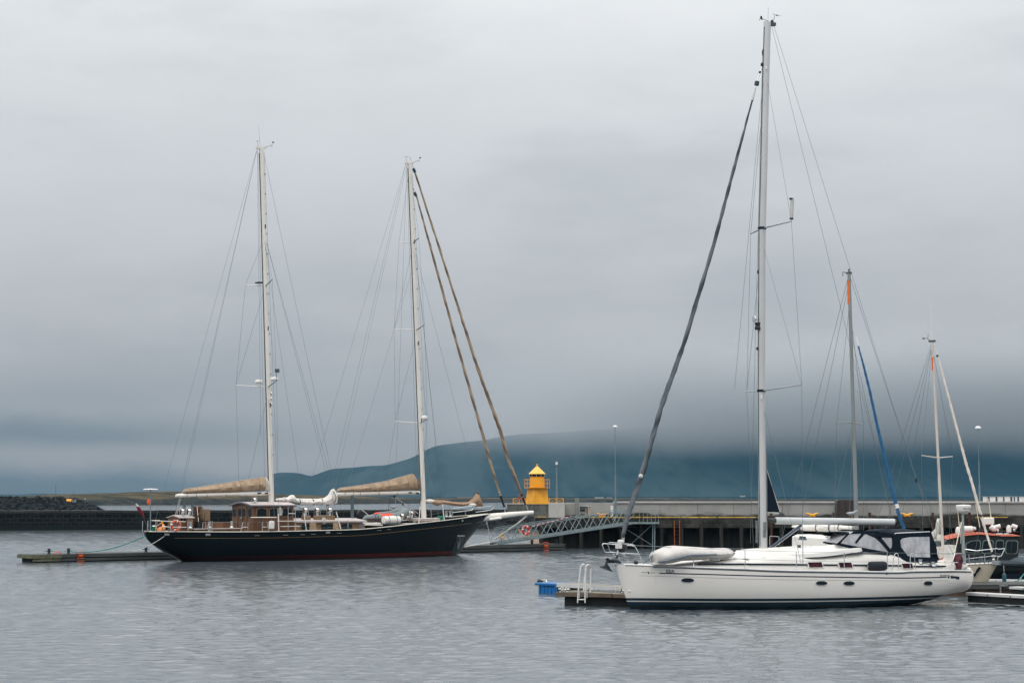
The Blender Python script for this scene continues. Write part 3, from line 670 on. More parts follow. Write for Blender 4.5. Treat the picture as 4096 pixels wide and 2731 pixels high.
# bollards on the pontoon
bol = None
for c_, x_, y_, lab in (('L', 575, 1075, 'dark horned bollard near the left end of the long pontoon'), ('L', 805, 1070, 'dark horned bollard with the green rope on the long pontoon'), ('L', 1715, 1045, 'dark horned bollard on the pontoon just left of the schooner stern'), ('3', 670, 1233, 'dark horned bollard on the pontoon below the lower end of the gangway'), ('3', 960, 1240, 'dark horned bollard near the right end of the long pontoon')):
    lp = FP.S(c_, x_, y_, .35); wl = FP.o + FP.x * lp.x + FP.y * .35; loc = (wl.x, wl.y, .47)
    if bol is None:
        bol = thing('bollard', lab, 'bollard', loc, pa, 'dark bollards on the long pontoon'); bsm = mat('bollard_iron', (.025, .04, .045), .45, .3)
        MB().lathe([(.13, 0), (.12, .03), (.085, .05), (.085, .30), (.10, .31), (.10, .34), (.001, .35)], n=12).build('drum', bsm, bol); MB().tube([(-.24, 0, .19), (.24, 0, .19)], .022, 6).build('horn', bsm, bol)
    else: copy_tree(bol, loc, label=lab)
# orange rescue ladders on the pontoon
def hoop(px0, px1, py, c_, lab, plate):
    a = FP.S(c_, px0, py, -.03); b = FP.S(c_, px1, py, -.03); w_ = b.x - a.x; q = FP.o + FP.x * a.x + FP.y * -.03
    o = thing('rescue_ladder', lab, 'ladder', (q.x, q.y, .47), pa, 'orange rescue ladders on the long pontoon')
    M = MB().tube([(0, .05, -.02), (.02, .0, .10), (.12, 0, .14), (w_ - .12, 0, .14), (w_ - .02, 0, .10), (w_, .05, -.02)], .022, 6)
    
    M.build('handrail', orange, o)
    if plate:
        MB().box((w_ * .5, -.045, -.09), (w_ * .62, .02, .11)).build('sign_plate', orange, o)
        for x_ in (0, w_): MB().tube([(x_, -.03, .02), (x_, -.03, -.55)], .016, 6).build('stile', brownst, o)
        for z_ in (-.25, -.42): MB().tube([(0, -.03, z_), (w_, -.03, z_)], .016, 5).build('rung', orange, o)
hoop(635, 715, 1080, 'L', 'orange rail hoop on the pontoon between the two left bollards', False)
hoop(903, 990, 1085, 'L', 'orange rescue ladder with a small plate hanging on the left pontoon side', True)
hoop(800, 868, 1258, '3', 'bright orange rescue ladder on the right end of the pontoon', True)
# ---- gangway from quay to pontoon
ga = FP.S('3', 235, 1215, .75); gA = FP.o + FP.x * ga.x + FP.y * .9; gA.z = ZPn + .10
gB = P(*k('3', 1800, 1003), YQ - .95); gB.z = max(gB.z, 1.6)
v_ = gB - gA; gl = math.hypot(v_.x, v_.y); ga_ = math.atan2(v_.y, v_.x); slope = v_.z / gl
o = thing('gangway', 'galvanised truss gangway sloping from the quay down to the pontoon', 'gangway', tuple(gA), ga_)
HT = 1.02
for s_ in (-.55, .55):
    M = MB(); nb = 9; zt = lambda x: x * slope
    M.beam((0, s_, 0), (gl, s_, gl * slope), .07, .16); M.beam((.45, s_, HT * .95 + .45 * slope), (gl + .15, s_, HT * .95 + gl * slope), .05, .06); M.beam((.35, s_ * 1.05, HT * 1.05 + .4 * slope), (gl + .15, s_ * 1.05, HT * 1.05 + gl * slope), .035, .035)
    M.beam((0, s_, 0), (.45, s_, HT * .95 + .45 * slope), .04, .05)
    for i in range(nb):
        x0_ = .45 + (gl - .45) * i / nb; x1_ = .45 + (gl - .45) * (i + 1) / nb; xm = (x0_ + x1_) / 2
        M.beam((x0_, s_, HT * .95 + zt(x0_)), (xm, s_, zt(xm) + .05), .04, .045); M.beam((xm, s_, zt(xm) + .05), (x1_, s_, HT * .95 + zt(x1_)), .04, .045)
    M.build('side_truss', galv, o)
M = MB(); x = .1
while x < gl: M.box((x, 0, x * slope + .04), (.10, 1.04, .03)); x += .125
M.build('deck', mat('grey_grating', (.17, .19, .18), .6, .2, var=.2), o)
# landing platform and railings at the head of the gangway
q = (gB.x - .1, YQ - .5, 0); zl = gB.z
o = thing('landing_platform', 'galvanised landing platform with looped railings at the head of the gangway', 'platform', q)
MB().box((1.1, 0, zl + .0), (2.7, 1.3, .12)).build('deck', galv, o)
M = MB()
for x_ in (.95, 1.25, 1.55, 1.85, 2.15, 2.4): M.tube([(x_, -.55, zl), (x_, -.55, zl + 1.0)], .018, 5)
M.tube([(.95, -.55, zl + 1.0), (2.4, -.55, zl + 1.0)], .022, 6); M.tube([(2.4, -.55, zl + 1.0), (2.4, .5, zl + 1.0)], .022, 6); M.tube([(2.4, -.55, zl + .5), (2.4, .5, zl + .5)], .02, 6)
M.build('railing', galv, o)
for x_, y__ in ((-1.1, -.55), (.1, -.5)):
    MB().tube([(x_, y__, zl + .95), (x_ + .25, y__, zl + 1.02), (x_ + .42, y__, zl + .9), (x_ + .46, y__, zl + .68), (x_ + .34, y__, zl + .5), (x_ + .0, y__, zl + .25)], .026, 7).build('rail_loop', galv, o)
for x_ in (2.0, 2.15): MB().beam((x_, -.1, zl - .05), (x_ - .05, -.1, -.8), .07, .07).build('leg', galv, o)
MB().beam((-.6, .2, zl - .1), (1.9, -.05, .3), .04, .04).beam((2.0, .2, zl - .1), (.4, .1, .4), .04, .04).build('brace', galv, o)
# lifebuoy on the gangway
FG = Frame(gA, ga_)
def gpt(c_, x_, y_, v): l = FG.S(c_, x_, y_, v); w_ = FG.o + FG.x * l.x + FG.y * v; w_.z = l.z; return w_
def lifebuoy(loc, rz, Rr, r, label, m=redp, group=None):
    o = thing('lifebuoy', label, 'lifebuoy', loc, rz, group)
    MB().torus((0, 0, 0), Rr, r, (0, 1, 0), 28, 9).build('ring', m, o)
    for i in range(4):
        a_ = math.pi / 4 + i * math.pi / 2 + .3
        MB().torus((0, 0, 0), Rr, r * 1.07, (0, 1, 0), 4, 9, a0=a_ - .13, a1=a_ + .13).build('band', white, o)
    M = MB(); pts = [(math.cos(j * math.pi / 12) * (Rr + r * 1.15), -.0, math.sin(j * math.pi / 12) * (Rr + r * 1.15)) for j in range(25)]; M.tube(pts, .008, 4); M.build('grab_line', white, o); return o
q = gpt('3', 598, 1088, -.66); lifebuoy(tuple(q), ga_, .275, .078, 'red lifebuoy hanging on the side of the gangway')
o = tag(MB().tube([gpt('3', 600, 1062, -.6), gpt('3', 600, 1150, -.6)], .03, 6).build('buoy_bracket', white), 'short pale bracket behind the red lifebuoy on the gangway', 'bracket')
o = thing('rope_coil', 'yellow rope coil on a small stand at the foot of the gangway', 'rope coil', tuple(gpt('3', 318, 1160, -.9)), ga_)
M = MB()
for i in range(5): M.torus((random.uniform(-.01, .01), random.uniform(-.03, .03), random.uniform(-.01, .01)), .155 + random.uniform(-.02, .015), .017, (random.uniform(-.15, .15), 1, random.uniform(-.15, .15)), 18, 5)
M.build('coil', yellow, o); MB().tube([(-.09, 0, -.1), (.02, 0, -.52)], .018, 5).tube([(.12, 0, -.1), (.28, 0, -.50)], .018, 5).tube([(-.1, 0, -.1), (.13, 0, -.1)], .018, 5).build('stand', dgrey, o)
a, b = gpt('3', 512, 1080, -.7), gpt('3', 575, 1165, -.7)
o = thing('rescue_pole', 'yellow and black rescue pole leaning beside the red lifebuoy', 'pole', (0, 0, 0))
MB().tube([a, a.lerp(b, .3)], .045, 7).tube([a.lerp(b, .8), b], .045, 7).build('grip', yellow, o); MB().tube([a.lerp(b, .3), a.lerp(b, .8)], .035, 7).build('shaft', white, o)
t = NT('red_white_stripes'); wv = t.n('ShaderNodeTexWave'); wv.inputs['Scale'].default_value = .9; wv.bands_direction = 'X'; t.l(t.coord((1, 0, 0)), wv.inputs[0]); t.base(t.mix(t.ramp(wv.outputs['Fac'], .48, .52), c4((.45, .03, .03)), c4((.6, .6, .58))), .5)
tag(MB().tube([gpt('3', 650, 1048, -.62), gpt('3', 1130, 925, -.62)], .025, 6).build('boat_hook', t.m), 'long red and white striped pole lashed along the gangway rail', 'boat hook')
# ============================================================ hull builder (local x towards the bow, y to port)
def poly_area_prof(xs, keel, sheer, half, pw):
    pass
class Hull:
    def __init__(s, keel, sheer, half, nexp, xs):
        s.keel, s.sheer, s.half, s.nexp, s.xs = keel, sheer, half, nexp, xs
    def st(s, x): return sinterp(s.keel, x), sinterp(s.sheer, x), max(0.0, sinterp(s.half, x)), interp(s.nexp, x)
    def yz(s, x, t):
        zk, zs, b, n = s.st(x); return b * (1 - (1 - t) ** n) ** (1 / n), zk + (zs - zk) * t
    def y(s, x, z):
        zk, zs, b, n = s.st(x); t = min(1, max(0, (z - zk) / max(zs - zk, 1e-3))); return b * (1 - (1 - t) ** n) ** (1 / n)
    def mesh(s, nt=14):
        M = MB(); rings = []
        for x in s.xs:
            r = [(x, y, z) for y, z in [s.yz(x, (1 - j / nt) ** 1.3) for j in range(nt + 1)]]
            r += [(x, -y, z) for (_, y, z) in r[::-1][1:]]; rings.append(r)
        M.loft(rings, caps=False, closed=False)
        n = len(rings[0]); 
        for base in (0, (len(rings) - 1) * n):                      # transom / stem closing faces
            M.f.append(tuple(base + i for i in range(n))); M.m.append(0)
        return M
    def deck(s, dz, inset=.04):
        M = MB(); rings = []
        for x in s.xs[1:-1]:
            zk, zs, b, n = s.st(x); z = zs - dz; y = max(s.y(x, z) - inset, .01)
            rings.append([(x, y, z), (x, y * .5, z + .05), (x, 0, z + .07), (x, -y * .5, z + .05), (x, -y, z)])
        return M.loft(rings, closed=False, caps=False)
    def line(s, f, side, x0, x1, n=40, off=.0):
        r = []
        for i in range(n + 1):
            x = lerp(x0, x1, i / n); z = f(x); r.append((x, side * (s.y(x, z) + off), z))
        return r
def seglist(parent, name, segs, r, m):       # each wire an object of its own
    for a, b in segs: MB().tube([a, b], r, 4).build(name, m, parent)
wire = mat('steel_wire', (.12, .155, .165), .45, .3, var=.1)
rope = mat('grey_rope', (.42, .41, .38), .8, var=.15)
# ============================================================ the black two-masted schooner
SA, SB_ = G(712, 2243), G(1838, 2216.5)
dS = (SB_ - SA).normalized(); so = (SA + SB_) / 2
angS = math.atan2(dS.y, dS.x); so = so + Vector((math.sin(angS), -math.cos(angS), 0)) * 0.9
FS = Frame(so, angS)
ship = thing('schooner', 'black two-masted schooner with tan sail covers moored at the long pontoon', 'sailing ship', (so.x, so.y, 0), angS)
def SS(c, x, y, v=0.0): return FS.S(c, x, y, v)
t = NT('black_hull_paint'); z = t.n('ShaderNodeSeparateXYZ'); t.l(t.tc.outputs['Object'], z.inputs[0]); f = t.noise(t.coord((.3, 1, 1)), 1.0, 5, .6)
cc = t.mix(f, c4((.0022, .0058, .0085)), c4((.004, .0085, .0115)))
cc = t.mix(t.ramp(z.outputs[2], .325, .315), cc, t.mix(t.ramp(z.outputs[0], -8, 6), c4((.020, .007, .009)), c4((.085, .016, .015))))
cc = t.mix(t.ramp(t.math('ADD', z.outputs[2], t.math('MULTIPLY', f, .15)), .20, .10), cc, c4((.012, .018, .014)))
t.base(cc, .18, 0, .16); t.bump(t.noise(t.coord((.35, 1, 1)), .7, 3), .12, .05); blackhull = t.m
def xz(c, pts, v): return sorted([(SS(c, x, y, v).x, SS(c, x, y, v).z) for x, y in pts])
BS = 2.75
bow = SS('2', 1985, 535); stn = SS('1', 240, 812); LB, LS = bow.x, stn.x; LO = LB - LS
half = [(LS, .22), (LS + .5, .62), (LS + 2, 1.30), (LS + LO * .25, 2.35), (LS + LO * .45, BS), (LS + LO * .6, 2.7), (LS + LO * .75, 2.2), (LS + LO * .88, 1.25), (LB - .8, .42), (LB, .10)]
def shz(c, x, y):
    xx = SS(c, x, y).x; v = -max(.1, sinterp(half, xx)); p = SS(c, x, y, v); return (p.x, p.z)
sheer = sorted([(LS, stn.z)] + [shz('1', 700, 815), shz('1', 1300, 817), shz('1', 1800, 812), shz('1', 2352, 798), shz('2', 600, 700), shz('2', 900, 672), shz('2', 1200, 637), shz('2', 1600, 590)] + [(LB, bow.z)])
kl = [SS('1', 240, 860), SS('1', 290, 930), SS('1', 380, 1000), SS('1', 480, 1062), SS('1', 640, 1140), SS('2', 1650, 955), SS('2', 1700, 880), SS('2', 1790, 765), SS('2', 1880, 655), SS('2', 1955, 575)]
keel = [(LS, kl[0].z)] + [(p.x, p.z) for p in kl[1:5]] + [(kl[4].x + 1.6, -.55), (0, -1.1), (kl[5].x - 1.2, -.7)] + [(p.x, p.z) for p in kl[5:]] + [(LB, bow.z - .12)]
nexp = [(LS, 1.9), (LS + 3, 2.0), (0, 2.6), (LB - 7, 2.0), (LB - 2, 1.35), (LB, 1.2)]
xs = [LS + .02, LS + .08, LS + .2, LS + .4] + [LS + .4 + (LO - .8) * i / 64 for i in range(1, 64)] + [LB - .4, LB - .2, LB - .08, LB - .01]
HS = Hull(keel, sheer, half, nexp, xs)
HS.mesh(20).build('hull', blackhull, ship, smooth=60)
railw = mat('cream_rail_paint', (.62, .58, .50), .45, var=.08)
teak = mat('teak_deck', (.30, .22, .16), .7, var=.15, vs=2, stretch=(.3, 3, 1))
HS.deck(.30).build('deck', teak, ship)
gold = mat('gold_line', (.16, .085, .02), .5)
for sd_ in (-1, 1):
    M = MB(); M.tube([(x, sd_ * HS.st(x)[2], HS.st(x)[1] + .02) for x in xs[1:-1]], .05, 6, sy=.6)
    M.build('rail_cap', railw, ship)
    zl = lambda x: HS.st(x)[1] - .36 - .06 * max(0, (x - 2) / 10)
    MB().tube(HS.line(zl, sd_, LS + 1.4, LB - 2.2, 60, .004), .012, 4).build('gold_line', gold, ship)
cab = mat('varnished_mahogany', (.125, .058, .028), .4, var=.3, vs=3.5, stretch=(1, 1, .35), bump=.1, bs=30)
cab2 = mat('varnished_oak', (.20, .125, .068), .45, var=.25, vs=3.5, stretch=(.4, 1, 1))
roofm = mat('cabin_top_paint', (.46, .40, .38), .6, var=.12, vs=2, dirt=(.3, .27, .24), da=.4)
trimg = mat('slate_trim', (.09, .09, .11), .5)
tan = mat('tan_canvas', (.35, .25, .165), .85, var=.22, vs=2.6, bump=1.0, bs=3.5, dirt=(.24, .15, .09), da=.5)
tand = mat('brown_canvas', (.29, .185, .12), .85, var=.2, vs=2.5, bump=.5, bs=6)
sailw = mat('white_sailcloth', (.70, .67, .62), .8, var=.10, vs=2.5, bump=.6, bs=5, dirt=(.42, .40, .38), da=.5)
mastw = mat('white_spar_paint', (.74, .70, .64), .35, var=.04, vs=.5, dirt=(.5, .46, .4), da=.3)
chrome = mat('polished_steel', (.80, .80, .78), .12, .95, var=.04)
# --- deckhouse: faces seen from aft and from starboard
hx0 = SS('B', 1232, 700, -1.05).x; hx1 = SS('B', 2200, 600, -1.05).x
ys = FS.SX('B', 752, 600, hx0).y; ye = -1.05; yb = abs(ys) if abs(ys) < 2 else 1.4; yc = (yb + ye) / 2
zb = SS('B', 1232, 860, -1.05).z - .25; zr = SS('B', 1250, 250, -1.05).z; zpk = FS.SX('B', 985, 205, hx0).z + .07
o = MB(); NY = 12
def roofz(y): u = (y - yc) / ((yb - ye) / 2); return zr + (zpk - zr) * math.cos(u * math.pi / 2) ** 1.2
ring = lambda x, dz, ex: [(x, ye - ex, zb), (x, yb + ex, zb)] + [(x, lerp(yb + ex, ye - ex, i / NY), roofz(lerp(yb, ye, i / NY)) + dz) for i in range(NY + 1)]
o.loft([ring(hx0, 0, 0), ring(hx1, 0, 0)]); house = o.build('deckhouse', cab, ship)
rr_ = lambda x, lo: [(x, lerp(yb + .09, ye - .09, i / NY), roofz(lerp(yb, ye, i / NY)) + lo) for i in range(NY + 1)]
def roofring(x): a = rr_(x, .065); b = rr_(x, .0); return a + b[::-1]
MB().loft([roofring(hx0 - .14), roofring(hx1 + .12)]).build('roof', roofm, house)
def roofedge(x): a = rr_(x, .03); b = rr_(x, -.045); return [(p[0], p[1] * 1.0, p[2]) for p in a] + b[::-1]
MB().loft([roofedge(hx0 - .18), roofedge(hx0 - .10)]).build('roof_trim', trimg, house)
MB().beam((hx0 - .16, ye - .105, zr - .005), (hx1 + .13, ye - .105, zr - .005), .04, .08).build('roof_trim', trimg, house)
def arched(p0, p1, zb_, zt_, rise, n=8):            # arched panel outline between two plan points
    p0, p1 = Vector(p0), Vector(p1); pts = [(p0.x, p0.y, zb_), (p1.x, p1.y, zb_)]
    for i in range(n + 1):
        u = i / n; q = p1.lerp(p0, u); pts.append((q.x, q.y, zt_ - rise + rise * math.sin(math.pi * u) ** .6))
    return pts
def pane(name, poly, nrm, th, m, parent): return MB().prism(poly, Vector(nrm) * th).build(name, m, parent, smooth=0)
for a_, b_ in ((1340, 1562), (1638, 1832), (1932, 2155)):
    p0 = SS('B', a_, 400, ye - .01); p1 = SS('B', b_, 400, ye - .01); zt_ = SS('B', a_, 306, ye).z; z0_ = SS('B', a_, 492, ye).z
    fr = pane('window', arched((p0.x - .05, ye - .003), (p1.x + .05, ye - .003), z0_ - .05, zt_ + .05, .12), (0, -1, 0), .035, cab2, house)
    pane('pane', arched((p0.x, ye - .036), (p1.x, ye - .036), z0_, zt_, .10), (0, -1, 0), .012, glass, fr)
for a_, b_ in ((777, 857), (913, 984), (1018, 1082), (1144, 1225)):
    p0 = FS.SX('B', a_, 400, hx0); p1 = FS.SX('B', b_, 400, hx0); zt_ = FS.SX('B', a_, 312, hx0).z; z0_ = FS.SX('B', a_, 496, hx0).z
    fr = pane('window', arched((hx0 - .003, p0.y + .03), (hx0 - .003, p1.y - .03), z0_ - .04, zt_ + .04, .08), (-1, 0, 0), .03, cab2, house)
    pane('pane', arched((hx0 - .032, p0.y), (hx0 - .032, p1.y), z0_, zt_, .07), (-1, 0, 0), .012, glass, fr)
p0 = FS.SX('B', 890, 400, hx0); p1 = FS.SX('B', 1100, 400, hx0); zd = FS.SX('B', 900, 285, hx0).z
fr = MB().box((hx0 - .03, p0.y, (zb + zd) / 2), (.05, .05, zd - zb)).box((hx0 - .03, p1.y, (zb + zd) / 2), (.05, .05, zd - zb)).box((hx0 - .03, (p0.y + p1.y) / 2, zd), (.05, abs(p0.y - p1.y) + .05, .05)).box((hx0 - .03, (p0.y + p1.y) / 2, (zb + zd) / 2), (.04, .035, zd - zb)).build('door_frame', cab2, house)
q = FS.SX('B', 993, 528, hx0); MB().box((hx0 - .07, q.y, q.z), (.03, .14, .10)).build('lock_plate', steel, fr)
q0, q1 = SS('B', 1180, 520, ye), SS('B', 1850, 522, ye)
M = MB().tube([(q0.x, ye - .07, q0.z), (q1.x, ye - .07, q1.z)], .02, 5); M.build('grab_rail', chrome, house)
M = MB(); x = hx0 + .12
while x < hx1: M.box((x, ye - .004, (zb + q0.z - .12) / 2), (.012, .01, q0.z - .12 - zb)); x += .14
M.build('board_seams', mat('seam', (.06, .025, .012), .7), house)
hx_ = SS('B', 1285, 150, -.6)
def cowl(p, s_, parent, name='ventilator'):        # dorade cowl inside a guard hoop
    x, y, z = p; h = MB().lathe([(.075 * s_, 0), (.07 * s_, .12 * s_), (.085 * s_, .2 * s_)], (x, y, z), 10).ell((x - .02 * s_, y - .02 * s_, z + .26 * s_), (.12 * s_, .11 * s_, .11 * s_), 10, 8).build(name, chrome, parent)
    MB().ell((x - .115 * s_, y - .04 * s_, z + .26 * s_), (.035 * s_, .09 * s_, .09 * s_), 10, 6).build('mouth', mat('cowl_inside', (.10, .05, .035), .6), h)
    MB().tube([(x + .16 * s_, y, z), (x + .16 * s_, y, z + .34 * s_), (x + .09 * s_, y, z + .44 * s_), (x - .09 * s_, y, z + .44 * s_), (x - .16 * s_, y, z + .34 * s_), (x - .16 * s_, y, z)], .016, 5).build('guard_hoop', chrome, h)
    return h
cowl((hx_.x, -.6, zr + .08), 1.15, house)
# --- trunk cabin forward
tx0 = hx1 - .02; tx1 = SS('C', 2085, 800, -1.35).x; ty = 1.35
zt0, zt1 = SS('C', 700, 722, -ty).z, SS('C', 2000, 716, -ty).z; zbt = zb
M = MB(); M.loft([[(x, -ty, zbt), (x, -ty, zz_ ), (x, -ty + .1, zz_ + .02), (x, 0, zz_ + .12), (x, ty - .1, zz_ + .02), (x, ty, zz_), (x, ty, zbt)] for x, zz_ in ((tx0, zt0), (tx1, zt1))])
trunk = M.build('trunk_cabin', cab2, ship)
M = MB(); M.loft([[(x, -ty - .08, zz_ + .0), (x, -ty - .08, zz_ + .085), (x, 0, zz_ + .24), (x, ty + .08, zz_ + .085), (x, ty + .08, zz_), (x, 0, zz_ + .13)] for x, zz_ in ((tx0 + .03, zt0), (tx1 + .1, zt1))]); M.build('roof', roofm, trunk)
MB().beam((tx0 + .03, -ty - .085, zt0 - .03), (tx1 + .1, -ty - .085, zt1 - .03), .03, .05).build('roof_trim', trimg, trunk)
for a_, b_, c_ in ((372, 600, 1), (892, 1218, 0), (1430, 1732, 0)):
    p0 = SS('C', a_, 850, -ty); p1 = SS('C', b_, 850, -ty); zt_ = SS('C', a_, 768, -ty).z; z0_ = SS('C', a_, 925, -ty).z
    fr = pane('window', arched((p0.x - .05, -ty - .003), (p1.x + .05, -ty - .003), z0_ - .05, zt_ + .04, .07), (0, -1, 0), .03, cab2, trunk)
    pane('pane', arched((p0.x, -ty - .032), (p1.x, -ty - .032), z0_, zt_, .06), (0, -1, 0), .012, glass, fr)
def drape(c_, a_, b_, y0_, y1_, v, m, name):
    p0 = SS(c_, a_, y0_, v); p1 = SS(c_, b_, y0_, v); z1_ = SS(c_, a_, y1_, v).z; rings = []
    for i in range(9):
        zz_ = lerp(p0.z, z1_, i / 8); rings.append([(lerp(p0.x, p1.x, j / 10) + .015 * math.sin(j * 2 + i), v - .02 - .02 * math.sin(j * 1.7 + i * .6), zz_) for j in range(11)] + [(lerp(p0.x, p1.x, j / 10), v, zz_) for j in range(10, -1, -1)])
    return MB().loft(rings).build(name, m, trunk)
drape('C', 592, 770, 735, 932, -ty - .10, tan, 'cloth_cover'); drape('C', 1222, 1360, 735, 905, -ty - .10, tan, 'cloth_cover')
p = SS('C', 1985, 825, -ty); MB().box((p.x, -ty - .02, p.z), (.36, .03, .30)).build('plaque', mat('plaque_grey', (.16, .18, .2), .4), trunk)
for x_, y_ in ((500, 620), (815, 618), (1155, 625)):
    p = SS('C', x_, y_, -.75); bx = MB().box((p.x, -.75, zt0 + .25), (.46, .4, .30)).build('vent_box', cab2, trunk, bevel=.02); cowl((p.x - .05, -.75, zt0 + .40), 1.35, bx)
for x_ in (1100,):
    p = SS('C', x_, 600, -.1); MB().box((p.x, .2, zt0 + .3), (.7, .7, .22)).build('skylight', cab2, trunk, bevel=.03)
# --- booms supports
for c_, x_, y0_, y1_, nm in (('1', 697, 415, 640, 0), ('1', 793, 412, 640, 0), ('C', 1080, 235, 640, 0), ('C', 1742, 5, 640, 1)):
    a = SS(c_, x_, y0_, .0); b = SS(c_, x_, y1_, 0); MB().tube([(b.x, 0, b.z - .2), (a.x, 0, a.z)], .085 if not nm else .11, 8).build('boom_crutch', mat('slate_post', (.07, .10, .115), .5), ship)
# --- aft cabin, wheel and binnacle
ax0, ax1 = SS('A', 1250, 800, -.8).x, SS('A', 1660, 800, -.8).x; za = SS('A', 1500, 560, -.8).z
ac = MB().loft([[(x, -.8, zb - .1), (x, -.8, za), (x, -.5, za + .08), (x, 0, za + .13), (x, .5, za + .08), (x, .8, za), (x, .8, zb - .1)] for x in (ax0, ax1)]).build('aft_cabin', cab, ship)
MB().loft([[(x, -.88, za), (x, -.88, za + .05), (x, 0, za + .19), (x, .88, za + .05), (x, .88, za), (x, 0, za + .13)] for x in (ax0 - .08, ax1 + .08)]).build('roof', roofm, ac)
for x_ in (1300, 1400):
    p = SS('A', x_, 610, -.81); MB().box((p.x, -.81, p.z), (.12, .03, .2)).build('window', glass, ac)
p0 = SS('A', 1470, 600, -.81); p1 = SS('A', 1655, 600, -.81); MB().box(((p0.x + p1.x) / 2, -.82, (za + zb) / 2 + .1), (p1.x - p0.x, .03, (za - zb) - .15)).build('side_panel', cab2, ac)
for x_ in (1335, 1550): p = SS('A', x_, 480, -.5); cowl((p.x, -.5, za + .1), 1.25, ac)
p = SS('A', 1815, 480, -.2); wh = MB().torus((p.x, -.2, p.z), .62, .02, (1, .25, 0), 28, 6).build('steering_wheel', mat('wheel_rim', (.06, .05, .05), .4), ship)
M = MB()
for i in range(6): a_ = i * math.pi / 3 + .35; M.beam((p.x, -.2, p.z), (p.x + .6 * math.cos(a_) * -.24, -.2 + .6 * math.cos(a_) * .97, p.z + .6 * math.sin(a_)), .035, .02)
M.build('spoke', chrome, wh)
q = SS('A', 2040, 460, -.3); bn = MB().box((q.x, -.3, q.z), (.48, .45, .72)).build('binnacle', cab2, ship, bevel=.03); MB().box((q.x - .03, -.3, (q.z - .36 + zb) / 2), (.32, .34, q.z - .36 - zb)).build('pedestal', cab2, bn)
q = SS('A', 1900, 800, -.5); MB().box((q.x, -.5, q.z), (.6, .5, .5)).build('dark_locker', black, bn)
q = SS('A', 1750, 400, -.1); MB().box((q.x + .2, .2, q.z - .2), (.55, .4, 1.2)).build('instrument_post', cab, bn)
# side deck coaming with winches, aft
c0, c1_ = SS('A', 1700, 930, -1.25).x, SS('B', 1000, 800, -1.5).x; zc = SS('B', 500, 800, -1.5).z
cm = MB().box(((c0 + c1_) / 2, -1.15, (zc + zb) / 2), (c1_ - c0, .45, zc - zb)).build('cockpit_coaming', cab, ship, bevel=.03); MB().box(((c0 + c1_) / 2, -1.17, zc + .03), (c1_ - c0 + .15, .56, .05)).build('coaming_cap', roofm, cm, bevel=.02)
MB().box(((c0 + c1_) / 2 + .3, -.9, zc + .22), ((c1_ - c0) * .7, .1, .42)).build('seat_back', cab, cm, bevel=.03)
for c_, x_, y_, h_ in (('A', 1635, 905, .42), ('B', 262, 800, .55), ('B', 790, 800, .5)):
    p = SS(c_, x_, y_, -1.5); w_ = MB().lathe([(.15, 0), (.15, .07), (.09, .12), (.08, .3), (.11, .36), (.11, .42), (.001, .44)], (p.x, -1.25, zc + .05), 14).build('winch', chrome, cm)
M = MB()
for i in range(7): a_ = random.uniform(-1, 1); M.tube([(SS('B', 262, 700, -1.7).x + .06 * a_, -1.42, zc + .38), (SS('B', 262, 700, -1.7).x + .16 * a_, -1.46, zc + .1), (SS('B', 262, 700, -1.7).x + .05 * a_, -1.46, zc - .2)], .014, 4)
M.build('coiled_line', rope, cm)
# rails and stanchions
def pipe(pts, r=.022, name='stanchion', m=steel, par=None): return MB().tube(pts, r, 6).build(name, m, par or ship)
def hside(x, z, sd_=-1, off=0.0): return (x, sd_ * (HS.st(x)[2] - .06 - off), z)
pa_ = [SS('A', 260, 642, -.8), SS('A', 400, 645, -1.0), SS('A', 700, 660, -1.3), SS('A', 1150, 668, -1.7), SS('A', 1610, 675, -2.0)]
top_ = [hside(p.x, p.z) for p in pa_]; mid_ = [hside(SS('A', q_[0], q_[1], -1.8).x, SS('A', q_[0], q_[1], -1.8).z) for q_ in ((220, 820), (700, 830), (1150, 842), (1590, 850))]
wrap = lambda L_, zf: [(p[0], -p[1], p[2]) for p in L_[::-1] if p[0] > LS + 2.0] + [(LS + 1.1, .45, zf), (LS + .45, .1, zf), (LS + .35, -.25, zf)] + [p for p in L_ if p[0] > LS + .5]
pushr = pipe(wrap(top_, top_[0][2]), .032, 'stern_rail', railw); pipe(wrap(mid_, mid_[0][2]), .02, 'stern_rail')
for x_ in (250, 400, 745, 1120, 1580):
    p = SS('A', x_, 800, -.9 if x_ < 500 else -1.6); a = hside(p.x, HS.st(p.x)[1]); b = hside(p.x, interp([(q_[0], q_[2]) for q_ in top_], p.x)); pipe([a, b])
    if x_ > 500: pipe([(a[0], -a[1], a[2]), (b[0], -b[1], b[2])])
def gate(c_, x0_, x1_, xt0, xt1, yb_, yt_, ym=None):
    v = -2.5; f_ = lambda x, y: (lambda p: hside(p.x, p.z))(SS(c_, x, y, v)); pipe([f_(x0_, yb_), f_(xt0, yt_), f_(xt1, yt_), f_(x1_, yb_)], .024, 'rail_gate')
    if ym: t0_ = lerp(x0_, xt0, .45); pipe([f_(t0_, ym), f_(lerp(x1_, xt1, .45), ym)], .018, 'rail_gate')
gate('B', 1030, 1185, 1085, 1190, 860, 632, 750); gate('B', 1495, 1640, 1502, 1600, 858, 628, 748); gate('B', 232, 310, 245, 300, 800, 640)
f_ = lambda c_, x, y: (lambda p: hside(p.x, p.z))(SS(c_, x, y, -2.5))
for segs in ([('B', 430, 862), ('B', 440, 605)], [('B', 1855, 855), ('B', 1835, 300)], [('B', 2225, 820), ('B', 2235, 270)], [('C', 510, 955), ('C', 470, 820)], [('C', 1575, 890), ('C', 1575, 660)], [('E', 1020, 635), ('E', 990, 430)], [('E', 465, 630), ('E', 450, 465)], [('E', 1365, 585), ('E', 1340, 420)]):
    pipe([f_(*q_) for q_ in segs])
